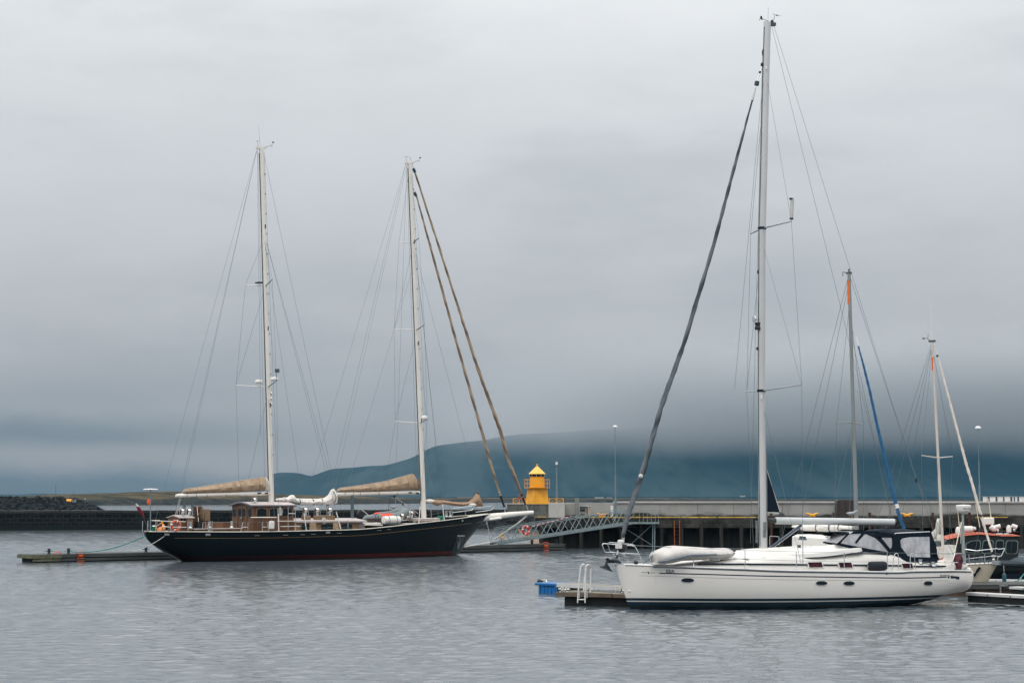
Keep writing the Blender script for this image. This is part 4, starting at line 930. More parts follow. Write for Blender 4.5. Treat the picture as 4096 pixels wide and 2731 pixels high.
pipe([f_('B', 2070, 820), f_('B', 2072, 265), f_('B', 2232, 268), f_('B', 2232, 830)], .02, 'boarding_ladder'); pipe([f_('B', 2070, 428), f_('B', 2232, 430)], .02, 'boarding_ladder')
MB().box((SS('B', 2080, 605, -2.5).x, -2.45, SS('B', 2080, 605, -2.5).z), (1.35, .3, .05)).build('boarding_step', railw, ship)
pipe([f_('B', 1900, 735), f_('B', 2340, 725)], .02, 'boarding_ladder')
pipe([f_('E', 985, 430), f_('E', 1340, 405), f_('E', 1560, 385), f_('E', 1570, 430), f_('E', 1540, 470), f_('E', 1000, 520)], .024, 'bow_rail')
g_ = lambda x, y, v: tuple(SS('E', x, y, v)); pipe([g_(1320, 512, -.4), g_(1640, 465, 0), g_(1690, 430, .3), g_(1680, 378, .4), g_(1350, 415, .9)], .024, 'bow_rail')
for a_, b_ in (((480, 690), (2300, 625)),): pipe([f_('B', 310, 640), f_('B', 1085, 634)], .008, 'life_line', wire); pipe([f_('B', 1190, 634), f_('B', 1502, 634)], .008, 'life_line', wire)
pipe([f_('C', 200, 760), f_('C', 620, 900), f_('C', 1220, 850), f_('C', 1730, 880)], .008, 'life_line', wire)
pipe([f_('E', 340, 580), f_('E', 985, 480), f_('E', 1340, 440)], .008, 'life_line', wire)
# hull fittings: hawse plates, freeing ports, anchor plate
def fit(c_, x_, y_, w_, h_, name, m):
    p = SS(c_, x_, y_, -2.4); x = p.x; v = HS.y(x, p.z)
    for _ in range(3): p = SS(c_, x_, y_, -v); v = HS.y(p.x, p.z)
    dv = HS.y(p.x + .3, p.z) - HS.y(p.x - .3, p.z); an = math.atan2(-dv, .6)
    return MB().box((p.x, -v - .01, p.z), (w_, .05, h_), rz=an).build(name, m, ship, bevel=min(w_, h_) * .35), p
for c_, x_, y_ in (('A', 835, 1072), ('B', 185, 927), ('C', 1085, 1000), ('E', 1043, 688)):
    o_, p = fit(c_, x_, y_, .30 if c_ != 'E' else .18, .13, 'hawse_plate', mat('dull_plate', (.22, .22, .2), .5)); fit(c_, x_, y_, .20 if c_ != 'E' else .1, .07, 'hawse_hole', trimg)
for c_, x_, y_ in (('B', 1338, 945), ('C', 395, 1057), ('C', 690, 1046), ('D', 785, 942), ('D', 1045, 918), ('C', 1390, 1015), ('B', 2010, 935)): fit(c_, x_, y_, .33, .024, 'freeing_port', mat('dull_plate', (.22, .22, .2), .5))
p0, p1, p2, p3 = [SS('E', *q_) for q_ in ((878, 1000), (1040, 1000), (950, 1290), (790, 1290))]
def onh(p): v = HS.y(p.x, p.z) + .012; return (p.x, -v, p.z)
q4 = [SS('E', x_, y_, -HS.y(SS('E', x_, y_).x, SS('E', x_, y_).z)) for x_, y_ in ((878, 1002), (1042, 1002), (960, 1370), (770, 1370))]
rows = []
for i in range(9):
    l_, r_ = q4[0].lerp(q4[3], i / 8), q4[1].lerp(q4[2], i / 8); rows.append([onh(l_.lerp(r_, j / 5)) for j in range(6)])
MB().loft(rows, closed=False, caps=False).build('anchor_plate', mat('scuffed_plate', (.022, .035, .042), .5, .0, var=.5, vs=5, dirt=(.16, .18, .18), da=.5), ship)
a_, b_ = onh(q4[0]), onh(q4[1]); MB().tube([(a_[0], a_[1] - .02, a_[2]), (b_[0], b_[1] - .02, b_[2])], .02, 5).build('anchor_plate_rim', steel, ship)
P_ = lambda x, y: (lambda l: (l.x, -HS.y(l.x, l.z) - .08, l.z))(SS('E', x, y, -.8))
MB().tube([P_(900, 1130), P_(915, 1210), P_(932, 1270)], [.02, .05, .06], 6).tube([P_(970, 1120), P_(955, 1210), P_(935, 1270)], [.02, .05, .06], 6).tube([P_(935, 1270), P_(932, 1180), P_(925, 1040)], .03, 6).build('anchor', mat('grey_iron', (.22, .25, .25), .5, .3), ship)
# bowsprit
a, b, c_ = SS('E', 1565, 615), SS('3', 400, 905), SS('3', 680, 878)
bsp = MB().tube([a - (b - a).normalized() * 1.6, a, b, c_, c_ + (c_ - b).normalized() * .06], [.24, .24, .19, .13, .05], 14).build('bowsprit', mastw, ship)
q = SS('3', 235, 950, -.25); MB().tube([SS('3', 165, 962, -.25), SS('3', 305, 943, -.25)], .09, 8).build('roller_tube', mastw, bsp)
sfit = SS('3', 360, 880); ofit = SS('3', 625, 855)
wires = []
cw = SS('2', 1850, 620, 0); wires += [(SS('2', 1895, 690), c_), (SS('E', 1290, 730, -.6), SS('3', 630, 900))]
MB().tube([SS('E', 1555, 690), SS('E', 1550, 760)], .03, 6).build('dolphin_striker', steel, ship)
# --- masts
tipmat = steel
def mast(c_top, c_base, r0, r1, name='mast'):
    a = SS(*c_top); b = SS(*c_base); b = b + (b - a).normalized() * .6
    m_ = MB().tube([b, b.lerp(a, .5), b.lerp(a, .97), a], [r0, r0 * .97, r1 * 1.05, r1], 16, sy=1.0).build(name, mastw, ship); return m_, a, b
m1, t1, b1 = mast(('W', 327, 200), ('B', 1680, 165), .172, .155)
m2, t2, b2 = mast(('X', 311, 112), ('E', 236, 618), .178, .155)
for m_, t_, b_ in ((m1, t1, b1), (m2, t2, b2)):
    d_ = (t_ - b_).normalized(); 
    MB().tube([b_.lerp(t_, .07) + Vector((-.185, -.02, 0)), t_ + Vector((-.165, -.02, -.4))], .028, 5).build('sail_track', mat('dark_track', (.015, .03, .033), .5), m_)
    for i in range(16):
        q = b_.lerp(t_, .1 + i * .055); MB().box((q.x + .12, q.y - .16, q.z), (.05, .05, .09)).build('mast_step', mat('step_grey', (.3, .29, .27), .5), m_)
    for i in (3, 6, 10):
        q = b_.lerp(t_, .08 + i * .07); MB().box((q.x + .02, q.y - .175, q.z), (.06, .04, .26)).build('halyard_exit', black, m_)
    hd = MB().box((t_.x - .17, t_.y, t_.z - .06), (.42, .16, .14)).box((t_.x + .16, t_.y, t_.z - .02), (.3, .12, .08)).build('masthead', mastw, m_)
    an = MB().tube([(t_.x - .25, t_.y, t_.z), (t_.x - .3, t_.y, t_.z + .33)], .01, 4).tube([(t_.x - .42, t_.y, t_.z + .34), (t_.x - .15, t_.y, t_.z + .37)], .010, 4).build('wind_vane', black, m_)
    MB().tube([(t_.x + .2, t_.y, t_.z), (t_.x + .75, t_.y, t_.z + .22), (t_.x + .78, t_.y, t_.z + .38)], .012, 4).tube([(t_.x + .74, t_.y, t_.z + .1), (t_.x + .76, t_.y, t_.z + .24)], .012, 4).ell((t_.x + .84, t_.y, t_.z + .42), (.08, .02, .05), 6, 4).build('anemometer', black, m_)
q = t1; MB().tube([(q.x - .1, q.y, q.z), (q.x - .22, q.y, q.z + 1.3)], .007, 4).build('whip_aerial', wire, m1)
# spreaders: the two tips measured in the photo give their half span and sweep
def onmast(zv, t_, b_): u = (zv - b_.z) / (t_.z - b_.z); return b_.lerp(t_, u)
def spreader(cl_, cr_, cm_, m_, t_, b_, r=.035):
    pm = SS(*cm_); o_ = onmast(pm.z, t_, b_); pc = FS.o + FS.x * o_.x; D = pc.y + 0.0; kk = FPX / D * 1.0
    (lx_, ly_), (rx_, ry_), (mx_, my_) = k(*cl_), k(*cr_), k(*cm_)
    hv = (rx_ - lx_) / 2 / kk / math.sin(angS); cxs = 0
    zt_ = (FS.S(cr_[0], cr_[1], cr_[2], -hv).z + FS.S(cl_[0], cl_[1], cl_[2], hv).z) / 2
    hv, cxs = solve_tips(FS, o_, zt_, lx_, rx_, -1); tips = []
    for sd_ in (1, -1):
        tp = Vector((o_.x + cxs, sd_ * hv, zt_)); tips.append(tp); MB().tube([o_, tp], [r * 1.5, r], 6, sy=.6).build('spreader', mastw if sd_ > 0 else galv, m_)
    return tips
s1u = spreader(('W', 183, 1432), ('W', 424, 1386), ('W', 372, 1445), m1, t1, b1)
s1l = spreader(('F', 250, 742), ('F', 888, 682), ('F', 788, 775), m1, t1, b1)
s2u = spreader(('X', 215, 820), ('X', 393, 795), ('X', 345, 833), m2, t2, b2)
s2m = spreader(('Y', 150, 226), ('Y', 388, 196), ('Y', 335, 235), m2, t2, b2)
s2l = spreader(('Y', 158, 950), ('Y', 410, 935), ('Y', 357, 963), m2, t2, b2)
print('HALFSPANS', [round(s_[0].y, 2) for s_ in (s1u, s1l, s2u, s2m, s2l)], 'ang', math.degrees(angS), 'LOA', LO, 'yb', yb, 'W house', hx0, hx1)
def radome(p, r, h, par, name='radar_dome', m=None): return MB().lathe([(.001, 0), (r * .8, 0), (r, h * .2), (r, h * .62), (r * .8, h * .92), (.001, h)], tuple(p), 18).build(name, m or whitep, par)
q = s1l[0].lerp(onmast(s1l[0].z, t1, b1), .72); radome((q.x, q.y, q.z + .04), .25, .25, m1)
q = s1l[1].lerp(onmast(s1l[1].z, t1, b1), .25); radome((q.x, q.y, q.z + .05), .24, .24, m1)
q = s1l[1]; MB().tube([q, (q.x, q.y, q.z + .5)], .008, 4).build('reflector_line', wire, m1); MB().box((q.x + .03, q.y, q.z + .62), (.22, .22, .22), rz=.7).build('radar_reflector', mat('reflector_grey', (.06, .10, .10), .4, .4), m1)
q = s2l[1].lerp(onmast(s2l[1].z, t2, b2), .35); radome((q.x, q.y, q.z + .03), .22, .26, m2)
q = onmast(s1u[0].z, t1, b1).lerp(s1u[0], .3); MB().box((q.x, q.y, q.z + .05), (.35, .5, .07)).build('deck_light', black, m1)
for (c_, x_, y_) in (('F', 850, 1050), ('F', 800, 880), ('F', 812, 960)):
    pp = SS(c_, x_, y_); q = onmast(pp.z, t1, b1); MB().ell((q.x + .1, q.y - .19, q.z), (.05, .05, .1), 8, 6).build('block', chrome, m1)
# shrouds and stays
ch = lambda c_, x_, y_, sd_=-1: (lambda p: Vector((p.x, sd_ * (HS.st(p.x)[2] - .05), HS.st(p.x)[1])))(SS(c_, x_, y_, -2.5))
c1a, c1b = ch('B', 1860, 850), ch('B', 1778, 850); c2a, c2b = ch('E', 160, 712), ch('E', 672, 680)
mir = lambda p: Vector((p.x, -p.y, p.z))
h1, h2 = t1 + Vector((0, 0, -.2)), t2 + Vector((0, 0, -.2)); segs = []
for sd_ in (0, 1):
    S_ = (lambda p: p) if sd_ else mir
    segs += [(onmast(t1.z - 5.8, t1, b1), s1u[sd_]), (s1u[sd_], s1l[sd_]), (s1l[sd_], S_(c1a)), (onmast(s1u[0].z - .2, t1, b1), s1l[sd_]), (onmast(s1l[0].z - .5, t1, b1), S_(c1b))]
    segs += [(h2, s2u[sd_]), (s2u[sd_], s2m[sd_]), (s2m[sd_], s2l[sd_]), (s2l[sd_], S_(c2a)), (onmast(s2u[0].z - .3, t2, b2), s2m[sd_]), (onmast(s2m[0].z - .5, t2, b2), s2l[sd_]), (onmast(s2l[0].z - .8, t2, b2), S_(c2b))]
bk = SS('1', 358, 672, -.8); segs += [(t1 + Vector((-.3, 0, -.1)), bk), (t1 + Vector((-.3, 0, -.1)), SS('1', 575, 660, -.9)), (t1 + Vector((-.3, 0, -.1)), SS('1', 600, 660, .9))]
f1 = t1 + Vector((.15, 0, -5.1)); segs += [(f1, SS('C', 510, 955, -2.4)), (f1, SS('2', 350, 270)), (f1, SS('C', 1430, 905, -2.4)), (t1 + Vector((.15, 0, -.3)), SS('2', 370, 290, .8))]
g1 = onmast(SS('X', 383, 930).z, t2, b2) + Vector((.2, 0, 0)); segs += [(g1, SS('E', 1370, 110)), (g1, SS('E', 665, 690, -1.6)), (g1, SS('E', 640, 600, 1.4))]
segs += [(t2 + Vector((-.3, 0, -.1)), SS('2', 130, 140)), (t2 + Vector((-.3, 0, -.1)), SS('2', 320, 260)), (t2 + Vector((-.2, 0, -.1)), SS('2', 300, 550, -2.2)), (onmast(s2u[0].z - 1.6, t2, b2), SS('2', 500, 240)), (SS('W', 290, 220), SS('F', 640, 1560)), (SS('X', 285, 140, .4), SS('2', 1000, 160, .4))]
for p in ((t1, b1, -.5), (t1, b1, .4), (t2, b2, -.5), (t2, b2, .5)): segs.append((p[0] + Vector((-.25 if p[2] < 0 else .2, 0, -.3)), p[1] + Vector((p[2], 0, 1.2))))
seglist(ship, 'rigging_wire', segs + wires, .0085, wire)
wt = mat('white_turnbuckle', (.7, .68, .64), .4)
for a, b in ((c1a, s1l[1]), (c2a, s2l[1]), (SS('C', 510, 955, -2.4), f1), (SS('C', 1430, 905, -2.4), f1), (SS('E', 665, 690, -1.6), g1)):
    d_ = (Vector(b) - Vector(a)).normalized(); MB().tube([a, Vector(a) + d_ * 1.1], .03, 6).build('turnbuckle', wt, ship)
# furled headsails
def furl(pts, rad, name, m, parent, amp=.02):
    P_, R_ = [], []; n = 90
    for i in range(n + 1):
        u = i / n * (len(pts) - 1); j = min(int(u), len(pts) - 2); q = Vector(pts[j]).lerp(Vector(pts[j + 1]), u - j); w_ = lerp(rad[j], rad[j + 1], u - j)
        P_.append(q + Vector((0, random.uniform(-amp, amp) * .5, random.uniform(-amp, amp)))); R_.append(w_ * (1 + .12 * math.sin(i * 1.9) + random.uniform(-.08, .08)))
    return MB().tube(P_, R_, 8).build(name, m, parent)
t = NT('furled_tan_sail'); wv = t.n('ShaderNodeTexWave'); wv.inputs['Scale'].default_value = .7; wv.inputs['Distortion'].default_value = 4; t.l(t.coord((1, 1, 1), (0, .6, 0)), wv.inputs[0])
t.base(t.mix(wv.outputs['Fac'], c4((.17, .115, .085)), c4((.40, .30, .20))), .85); furlm = t.m
o1 = [SS('X', 356, 195), SS('Y', 635, 0), SS('Y', 800, 520), SS('Y', 975, 1000), SS('3', 385, 240), SS('3', 560, 700)]
fo = furl(o1, [.06, .085, .11, .125, .12, .09], 'furled_headsail', furlm, ship)
MB().tube([SS('3', 545, 660), SS('3', 595, 790)], [.10, .06], 8).build('furler_drum', black, fo); MB().tube([SS('3', 597, 790), ofit], .035, 6).build('furler_link', steel, fo)
i1 = [SS('X', 368, 400), SS('X', 500, 880), SS('Y', 600, 190), SS('Y', 865, 1130), SS('3', 230, 460), SS('3', 300, 680)]
fi = furl(i1, [.05, .075, .09, .10, .085, .07], 'furled_headsail', furlm, ship)
MB().tube([SS('3', 300, 680), SS('3', 345, 815)], [.09, .075], 8).build('furler_drum', black, fi); MB().tube([SS('3', 345, 815), SS('3', 355, 880)], .04, 6).build('furler_link', steel, fi)
for c_, x_, y_, tt in (('X', 353, 183, t2), ('X', 363, 396, t2)):
    q = SS(c_, x_, y_); MB().tube([q + Vector((-.1, 0, .12)), q + Vector((.06, 0, -.12))], .10, 8).build('furler_swivel', mat('navy_swivel', (.02, .06, .10), .4), ship)
    MB().tube([q, onmast(q.z + .9, t2, b2)], .02, 5).build('halyard_link', steel, ship)
# --- booms with sails
def bag(c_, top, bot, hw, m, name, parent, v=0.0, seed=1):       # loft between upper and lower outline (crop pixels)
    rs = random.Random(seed); xa, xb_ = max(top[0][0], bot[0][0]), min(top[-1][0], bot[-1][0]); n = 46; rings = []
    for i in range(n + 1):
        x = lerp(xa, xb_, i / n); yt, yb2 = interp(top, x), interp(bot, x); a = SS(c_, x, yt, v); b = SS(c_, x, yb2, v); c = (a + b) / 2; hh = (a.z - b.z) / 2
        e = min(1, (i + 1) / 2, (n - i + 1) / 2); w_ = (hw(i / n) if callable(hw) else hw) * e * (1 + rs.uniform(-.12, .12)); ring = []
        for j in range(12):
            q = 2 * math.pi * j / 12; ring.append((c.x, v + w_ * math.cos(q) * (1 - .62 * max(0, math.sin(q))) * (1 + rs.uniform(-.14, .14)), c.z + hh * math.sin(q) * (1 + rs.uniform(-.05, .05))))
        rings.append(ring)
    return MB().loft(rings).build(name, m, parent)
def boom(c_, x0_, y0_, x1_, y1_, r, par=ship): a, b = SS(c_, x0_, y0_), SS(c_, x1_, y1_); d_ = (b - a).normalized(); return MB().tube([a, a + d_ * .25, b - d_ * .2, b], [r * .6, r, r * .95, r * .7], 12, sy=1.0).build('boom', mastw, par)
bm1 = boom('1', 596, 388, 1690, 358, .125); bm2 = boom('2', 375, 328, 1250, 310, .13)
MB().tube([SS('1', 1560, 358, -.16), SS('1', 1600, 356, -.16)], .05, 6).tube([SS('1', 1650, 358, -.16), SS('1', 1680, 356, -.16)], .06, 6).build('gooseneck', black, bm1)
for x_ in (720, 830, 955, 1185, 1410): q = SS('1', x_, 385, 0); MB().torus((q.x, 0, q.z), .135, .014, (1, 0, 0), 14, 5).build('strap', mat('boom_strap', (.16, .15, .13), .7), bm1)
for x_ in (460, 550, 620, 820, 1010): q = SS('2', x_, 322, 0); MB().torus((q.x, 0, q.z), .14, .014, (1, 0, 0), 14, 5).build('strap', mat('boom_strap', (.16, .15, .13), .7), bm2)
MB().tube([SS('2', 1140, 312, -.16), SS('2', 1170, 312, -.16)], .05, 6).tube([SS('2', 1215, 316, -.16), SS('2', 1240, 318, -.16)], .06, 6).build('gooseneck', black, bm2)
bag('1', [(680, 325), (700, 313), (1000, 268), (1200, 238), (1500, 190), (1648, 168)], [(680, 360), (1000, 356), (1400, 340), (1650, 322)], lambda u: .16 + .14 * u, tan, 'sail_cover', bm1, seed=3)
bag('2', [(388, 282), (400, 268), (650, 235), (870, 200), (1190, 113), (1225, 185)], [(388, 305), (830, 302), (1220, 282)], lambda u: .16 + .14 * u, tan, 'sail_cover', bm2, seed=4)
def lash(c_, x, y0, y1, w_, par, m, v=0.0):
    a, b = SS(c_, x, y0, v), SS(c_, x + 3, y1, v); c = (a + b) / 2; hh = (a.z - b.z) / 2 + .012
    MB().tube([(c.x, v + (w_ + .012) * math.cos(q) * (1 - .62 * max(0, math.sin(q))), c.z + hh * math.sin(q)) for q in [2 * math.pi * j / 18 for j in range(19)]], .008, 4).build('lashing', m, par)
lm = mat('lashing_brown', (.10, .07, .05), .8); seam = mat('pale_seam', (.55, .46, .38), .8)
T1 = [(680, 325), (700, 313), (1000, 268), (1200, 238), (1500, 190), (1648, 168)]; B1_ = [(680, 360), (1000, 356), (1400, 340), (1650, 322)]
T2 = [(388, 282), (400, 268), (650, 235), (870, 200), (1190, 113), (1225, 185)]; B2_ = [(388, 305), (830, 302), (1220, 282)]
for x in (835, 1090, 1340, 1560): lash('1', x, interp(T1, x), interp(B1_, x), .16 + .14 * (x - 680) / 970, bm1, lm)
for x in (520, 720, 920, 1110): lash('2', x, interp(T2, x), interp(B2_, x), .16 + .14 * (x - 388) / 840, bm2, lm)
MB().tube([SS('1', x, interp(T1, x) - 3, -.03) for x in range(700, 1640, 40)], .012, 4).build('ridge_seam', seam, bm1); MB().tube([SS('2', x, interp(T2, x) - 3, -.03) for x in range(410, 1190, 40)], .012, 4).build('ridge_seam', seam, bm2)
bag('1', [(1640, 175), (1665, 170), (1692, 215)], [(1640, 325), (1692, 330)], .12, sailw, 'sail_luff', bm1, seed=5)
bag('2', [(1205, 150), (1225, 165), (1248, 210)], [(1205, 288), (1248, 285)], .12, tand, 'sail_luff', bm2, seed=6)
bm3 = boom('1', 1775, 432, 2350, 442, .095)
bag('1', [(1860, 405), (1900, 410), (1945, 380), (1985, 378), (2010, 415), (2050, 430), (2120, 420), (2200, 430), (2260, 425), (2352, 412)], [(1860, 415), (1900, 460), (1985, 462), (2050, 478), (2130, 495), (2200, 485), (2352, 488)], lambda u: .16, sailw, 'furled_sail', bm3, seed=7)
bag('2', [(0, 382), (130, 388), (225, 385), (295, 335), (320, 285), (350, 268), (372, 290), (384, 330)], [(0, 438), (110, 440), (180, 425), (250, 442), (330, 440), (384, 425)], lambda u: .16 + .08 * u, sailw, 'furled_sail', bm3, seed=8)
for c_, x_, y_, r_ in (('1', 2048, 455, .17), ('1', 2205, 455, .16), ('1', 2310, 450, .16), ('2', 135, 410, .16), ('2', 225, 408, .18), ('2', 340, 360, .40)):
    q = SS(c_, x_, y_); MB().torus((q.x, 0, q.z), r_, .022, (1, 0, .1), 14, 5).build('sail_tie', mat('navy_tie', (.015, .025, .04), .8), bm3)
bm4 = boom('2', 1318, 398, 1400, 402, .12)
bag('2', [(1378, 392), (1420, 384), (1500, 392), (1600, 408), (1700, 414), (1765, 408), (1815, 360), (1842, 316), (1868, 322), (1885, 380), (1900, 450)], [(1378, 430), (1430, 452), (1500, 432), (1600, 448), (1700, 455), (1765, 440), (1820, 455), (1900, 458)], lambda u: .15 + .1 * u, tand, 'furled_staysail', bm4, seed=9)
q = SS('2', 1857, 312); MB().ell(tuple(q), (.1, .1, .14), 8, 6).build('sail_head', dgrey, bm4)
q = SS('2', 1805, 440, -.2); MB().ell(tuple(q), (.32, .12, .12), 10, 6).build('white_sail_end', sailw, bm4)
# sheets with blocks under the fore boom
bk0 = SS('D', 1195, 30); MB().tube([SS('D', 1060, 30), bk0], .02, 5).build('gantry_bar', black, ship); MB().tube([SS('D', 1075, 10), SS('D', 1030, 430)], .016, 5).build('gantry_bar', black, ship)
MB().ell(tuple(bk0), (.12, .06, .09), 8, 6).build('sheet_block', black, ship)
seglist(ship, 'sheet_line', [(bk0, SS('D', 1835, 490)), (SS('D', 1250, 80), SS('D', 1830, 500)), (SS('D', 1420, 240), SS('D', 1770, 510)), (SS('D', 1220, 60), SS('D', 1220, 380)), (SS('L', 2145, 330), SS('A', 1060, 650)), (SS('L', 2150, 340), SS('A', 1110, 650)), (SS('1', 655, 375), SS('1', 580, 660)), (SS('1', 650, 380), SS('1', 600, 660))], .012, rope)
q = SS('D', 1420, 235); MB().ell(tuple(q), (.07, .05, .10), 8, 6).build('sheet_block', black, ship)
# foredeck gear
zf = lambda x: HS.st(x)[1] - .22
q0, q1 = SS('E', 150, 690, -1.3), SS('E', 560, 650, -1.1); MB().box(((q0.x + q1.x) / 2, -.6, q1.z - .05), (q1.x - q0.x, 1.2, .22)).build('fore_hatch', roofm, ship, bevel=.04)
q0, q1 = SS('D', 1480, 690, -1.3), SS('D', 1760, 730, -1.3); MB().box(((q0.x + q1.x) / 2, -1.0, zf(q0.x) + .18), (q1.x - q0.x, .8, .16)).build('deck_hatch', roofm, ship, bevel=.03)
for x_, y_, s_ in ((1400, 690, 1.3), (1590, 600, 1.2), (1660, 600, 1.2), (1530, 680, .9)): p = SS('D', x_, y_, -1.0 if x_ == 1400 else .3); cowl((p.x, p.y, p.z), s_, ship)
for x_ in (710, 790): p = SS('E', x_, 620, -.8); MB().lathe([(.12, 0), (.12, .08), (.08, .12), (.08, .34), (.12, .4), (.001, .42)], (p.x, p.y, p.z), 12).build('windlass', steel, ship)
p = SS('E', 600, 650, -.7); MB().box((p.x, p.y, p.z + .05), (.5, .3, .3)).build('green_windlass_cover', mat('green_cloth', (.01, .14, .09), .8), ship, bevel=.08)
p0, p1 = SS('D', 400, 790, -1.9), SS('D', 870, 800, -1.9)
MB().tube([p0, p1], .05, 6).tube([p0 + Vector((0, .2, .1)), p1 + Vector((0, .2, .1))], .05, 6).build('gangplank', whitep, ship)
M = MB()
for i in range(14):
    p = SS('D', random.uniform(1690, 1800), random.uniform(520, 700), -.8); q = p + Vector((random.uniform(-.2, .2), 0, -random.uniform(.2, .4))); M.tube([p, (p + q) / 2 + Vector((.1, 0, 0)), q], .012, 4)
M.build('coiled_line', rope, ship)
q = SS('C', 960, 590, -1.3); M = MB()
for i in range(9): M.tube([q + Vector((random.uniform(-.12, .12), 0, .0)), q + Vector((random.uniform(-.2, .2), -.12, -.2)), q + Vector((random.uniform(-.1, .1), -.14, -.42))], .014, 4)
M.build('coiled_line', rope, trunk)
q = SS('B', 1880, 240, -1.1); M = MB()
for i in range(8): M.tube([q + Vector((random.uniform(-.1, .1), 0, .0)), q + Vector((random.uniform(-.16, .16), -.1, -.35)), q + Vector((random.uniform(-.08, .08), -.12, -.62))], .016, 4)
M.build('coiled_line', rope, house)
# stern antenna pole
a, b = SS('A', 330, 640, -.7), SS('L', 1771, 318, -.7); ap = MB().tube([(a.x, a.y, a.z - .6), b], .035, 8).build('aerial_pole', galv, ship)
MB().lathe([(.001, -.02), (.42, -.01), (.44, .02), (.40, .06), (.001, .08)], tuple(b), 20).build('aerial_disc', whitep, ap)
# ============================================================ things standing on or hanging from the schooner
def at(c_, x_, y_, v): l = SS(c_, x_, y_, v); w_ = FS.o + FS.x * l.x + FS.y * v; w_.z = l.z; return w_
q = at('A', 1118, 798, -1.50); lifebuoy(tuple(q), angS, .265, .072, 'orange lifebuoy hanging on the schooner stern rail', mat('faded_orange', (.50, .075, .025), .55, var=.2))
q = at('A', 640, 892, -.40); o = thing('buoy_fender', 'round orange fender buoy lying on the schooner stern', 'fender', tuple(q), angS)
MB().ell((0, 0, 0), (.30, .29, .27), 20, 14).lathe([(.08, .25), (.06, .33), (.001, .34)], n=10).build('ball', mat('pale_orange_rubber', (.85, .33, .14), .5, var=.15), o)
MB().torus((0, 0, 0), .295, .014, (1, 0, .25), 20, 5).build('lashing', black, o); MB().tube([(-.28, -.1, .1), (-.12, -.2, .2), (-.02, -.18, .26)], .07, 7).build('black_neck', black, o)
M = MB(); q = at('A', 480, 915, -.25)
for i in range(16): M.torus((random.uniform(-.08, .08), random.uniform(-.1, .1), random.uniform(-.06, .06)), random.uniform(.12, .21), .02, (random.uniform(-1, 1), random.uniform(-1, 1), random.uniform(-1, 1)), 14, 5)
ob = M.build('rope_heap', mat('green_rope', (.005, .16, .11), .8)); ob.location = q; tag(ob, 'tangled green rope heap beside the orange buoy on the schooner stern', 'rope')
q = at('A', 705, 800, -.2); o = thing('oilskin_bundle', 'small yellow bundle hanging behind the round orange buoy', 'bundle', tuple(q), angS)
MB().ell((0, 0, 0), (.15, .1, .13), 10, 8).build('cloth', yellow, o); MB().ell((-.02, 0, .2), (.07, .06, .09), 8, 6).build('hood', yellow, o)
q = at('B', 1682, 700, -2.55); o = thing('white_fender', 'white square fender hanging on the schooner rail beside the deckhouse', 'fender', tuple(q), angS)
MB().box((0, 0, 0), (.33, .2, .48)).build('body', whitep, o, bevel=.05); MB().tube([(-.05, -.0, .24), (0, 0, .32), (.05, 0, .24)], .012, 5).build('loop', rope, o)
# flag on its staff
a, b = SS('1', 290, 800, -.2), SS('1', 105, 430, .3)
o = MB().tube([a, b], .028, 6).build('flag_staff', mat('dark_staff', (.03, .022, .02), .5), ship)
rings = []
for i in range(12):
    u = i / 11; q = SS('1', lerp(130, 225, u), lerp(480, 650, u), .1); w_ = .03 + .09 * math.sin(math.pi * u) ** .7; rings.append([(q.x + w_ * math.cos(j), q.y + w_ * math.sin(j), q.z + .02 * math.sin(3 * j + i)) for j in [2 * math.pi * m_ / 8 for m_ in range(8)]])
t = NT('rolled_flag'); zf_ = t.n('ShaderNodeSeparateXYZ'); t.l(t.tc.outputs['Object'], zf_.inputs[0]); zc_ = SS('1', 150, 515, .1).z
t.base(t.mix(t.ramp(zf_.outputs[2], zc_ - .02, zc_ + .02), c4((.18, .01, .025)), c4((.55, .5, .5))), .8); MB().loft(rings).build('furled_flag', t.m, o)
q0 = SS('L', 1750, 425, -.8); rings = [[(q0.x + w_ * math.cos(j), q0.y + w_ * .6 * math.sin(j), q0.z - dz) for j in [2 * math.pi * m_ / 8 for m_ in range(8)]] for w_, dz in ((.02, 0), (.08, .08), (.10, .18), (.09, .28), (.03, .35))]
MB().loft(rings).build('orange_pennant', mat('signal_orange', (.95, .09, .01), .6), ap)
# rigid inflatable tender on the deck
D0 = at('D', 330, 660, .1)
def TS(x, y, v=-.1): return SS('D', x, y, v)
tz = TS(900, 620); te = at('D', 900, 700, .25)
o = thing('inflatable_tender', 'grey and orange inflatable tender lashed on the schooner foredeck', 'dinghy', (te.x, te.y, te.z), angS)
lo = FS.loc(te)
def TL(x, y, v): p = TS(x, y, v); return (p.x - lo.x, p.y - lo.y, p.z - lo.z)
t = NT('tender_tube'); sx2 = t.n('ShaderNodeSeparateXYZ'); t.l(t.tc.outputs['Object'], sx2.inputs[0])
xa, xb_ = TL(810, 600, -.5)[0], TL(1095, 600, -.5)[0]; sel = t.math('MULTIPLY', t.ramp(sx2.outputs[0], xa - .01, xa + .01), t.ramp(sx2.outputs[0], xb_ + .01, xb_ - .01))
fz = t.noise(t.coord(), 3, 4); t.base(t.mix(sel, t.mix(fz, c4((.13, .17, .18)), c4((.19, .23, .235))), c4((.75, .055, .015))), .5)
tube_pts = [TL(330, 650, -.5), TL(420, 615, -.5), TL(700, 612, -.5), TL(1000, 600, -.5), TL(1250, 570, -.5), TL(1400, 500, -.4), TL(1500, 450, -.15), TL(1440, 430, .35), TL(1280, 460, .8), TL(1050, 530, .9), TL(700, 560, .9), TL(520, 580, .9)]
MB().tube(tube_pts, [.03, .19, .26, .27, .27, .26, .25, .22, .24, .26, .24, .10], 12).build('tube', t.m, o)
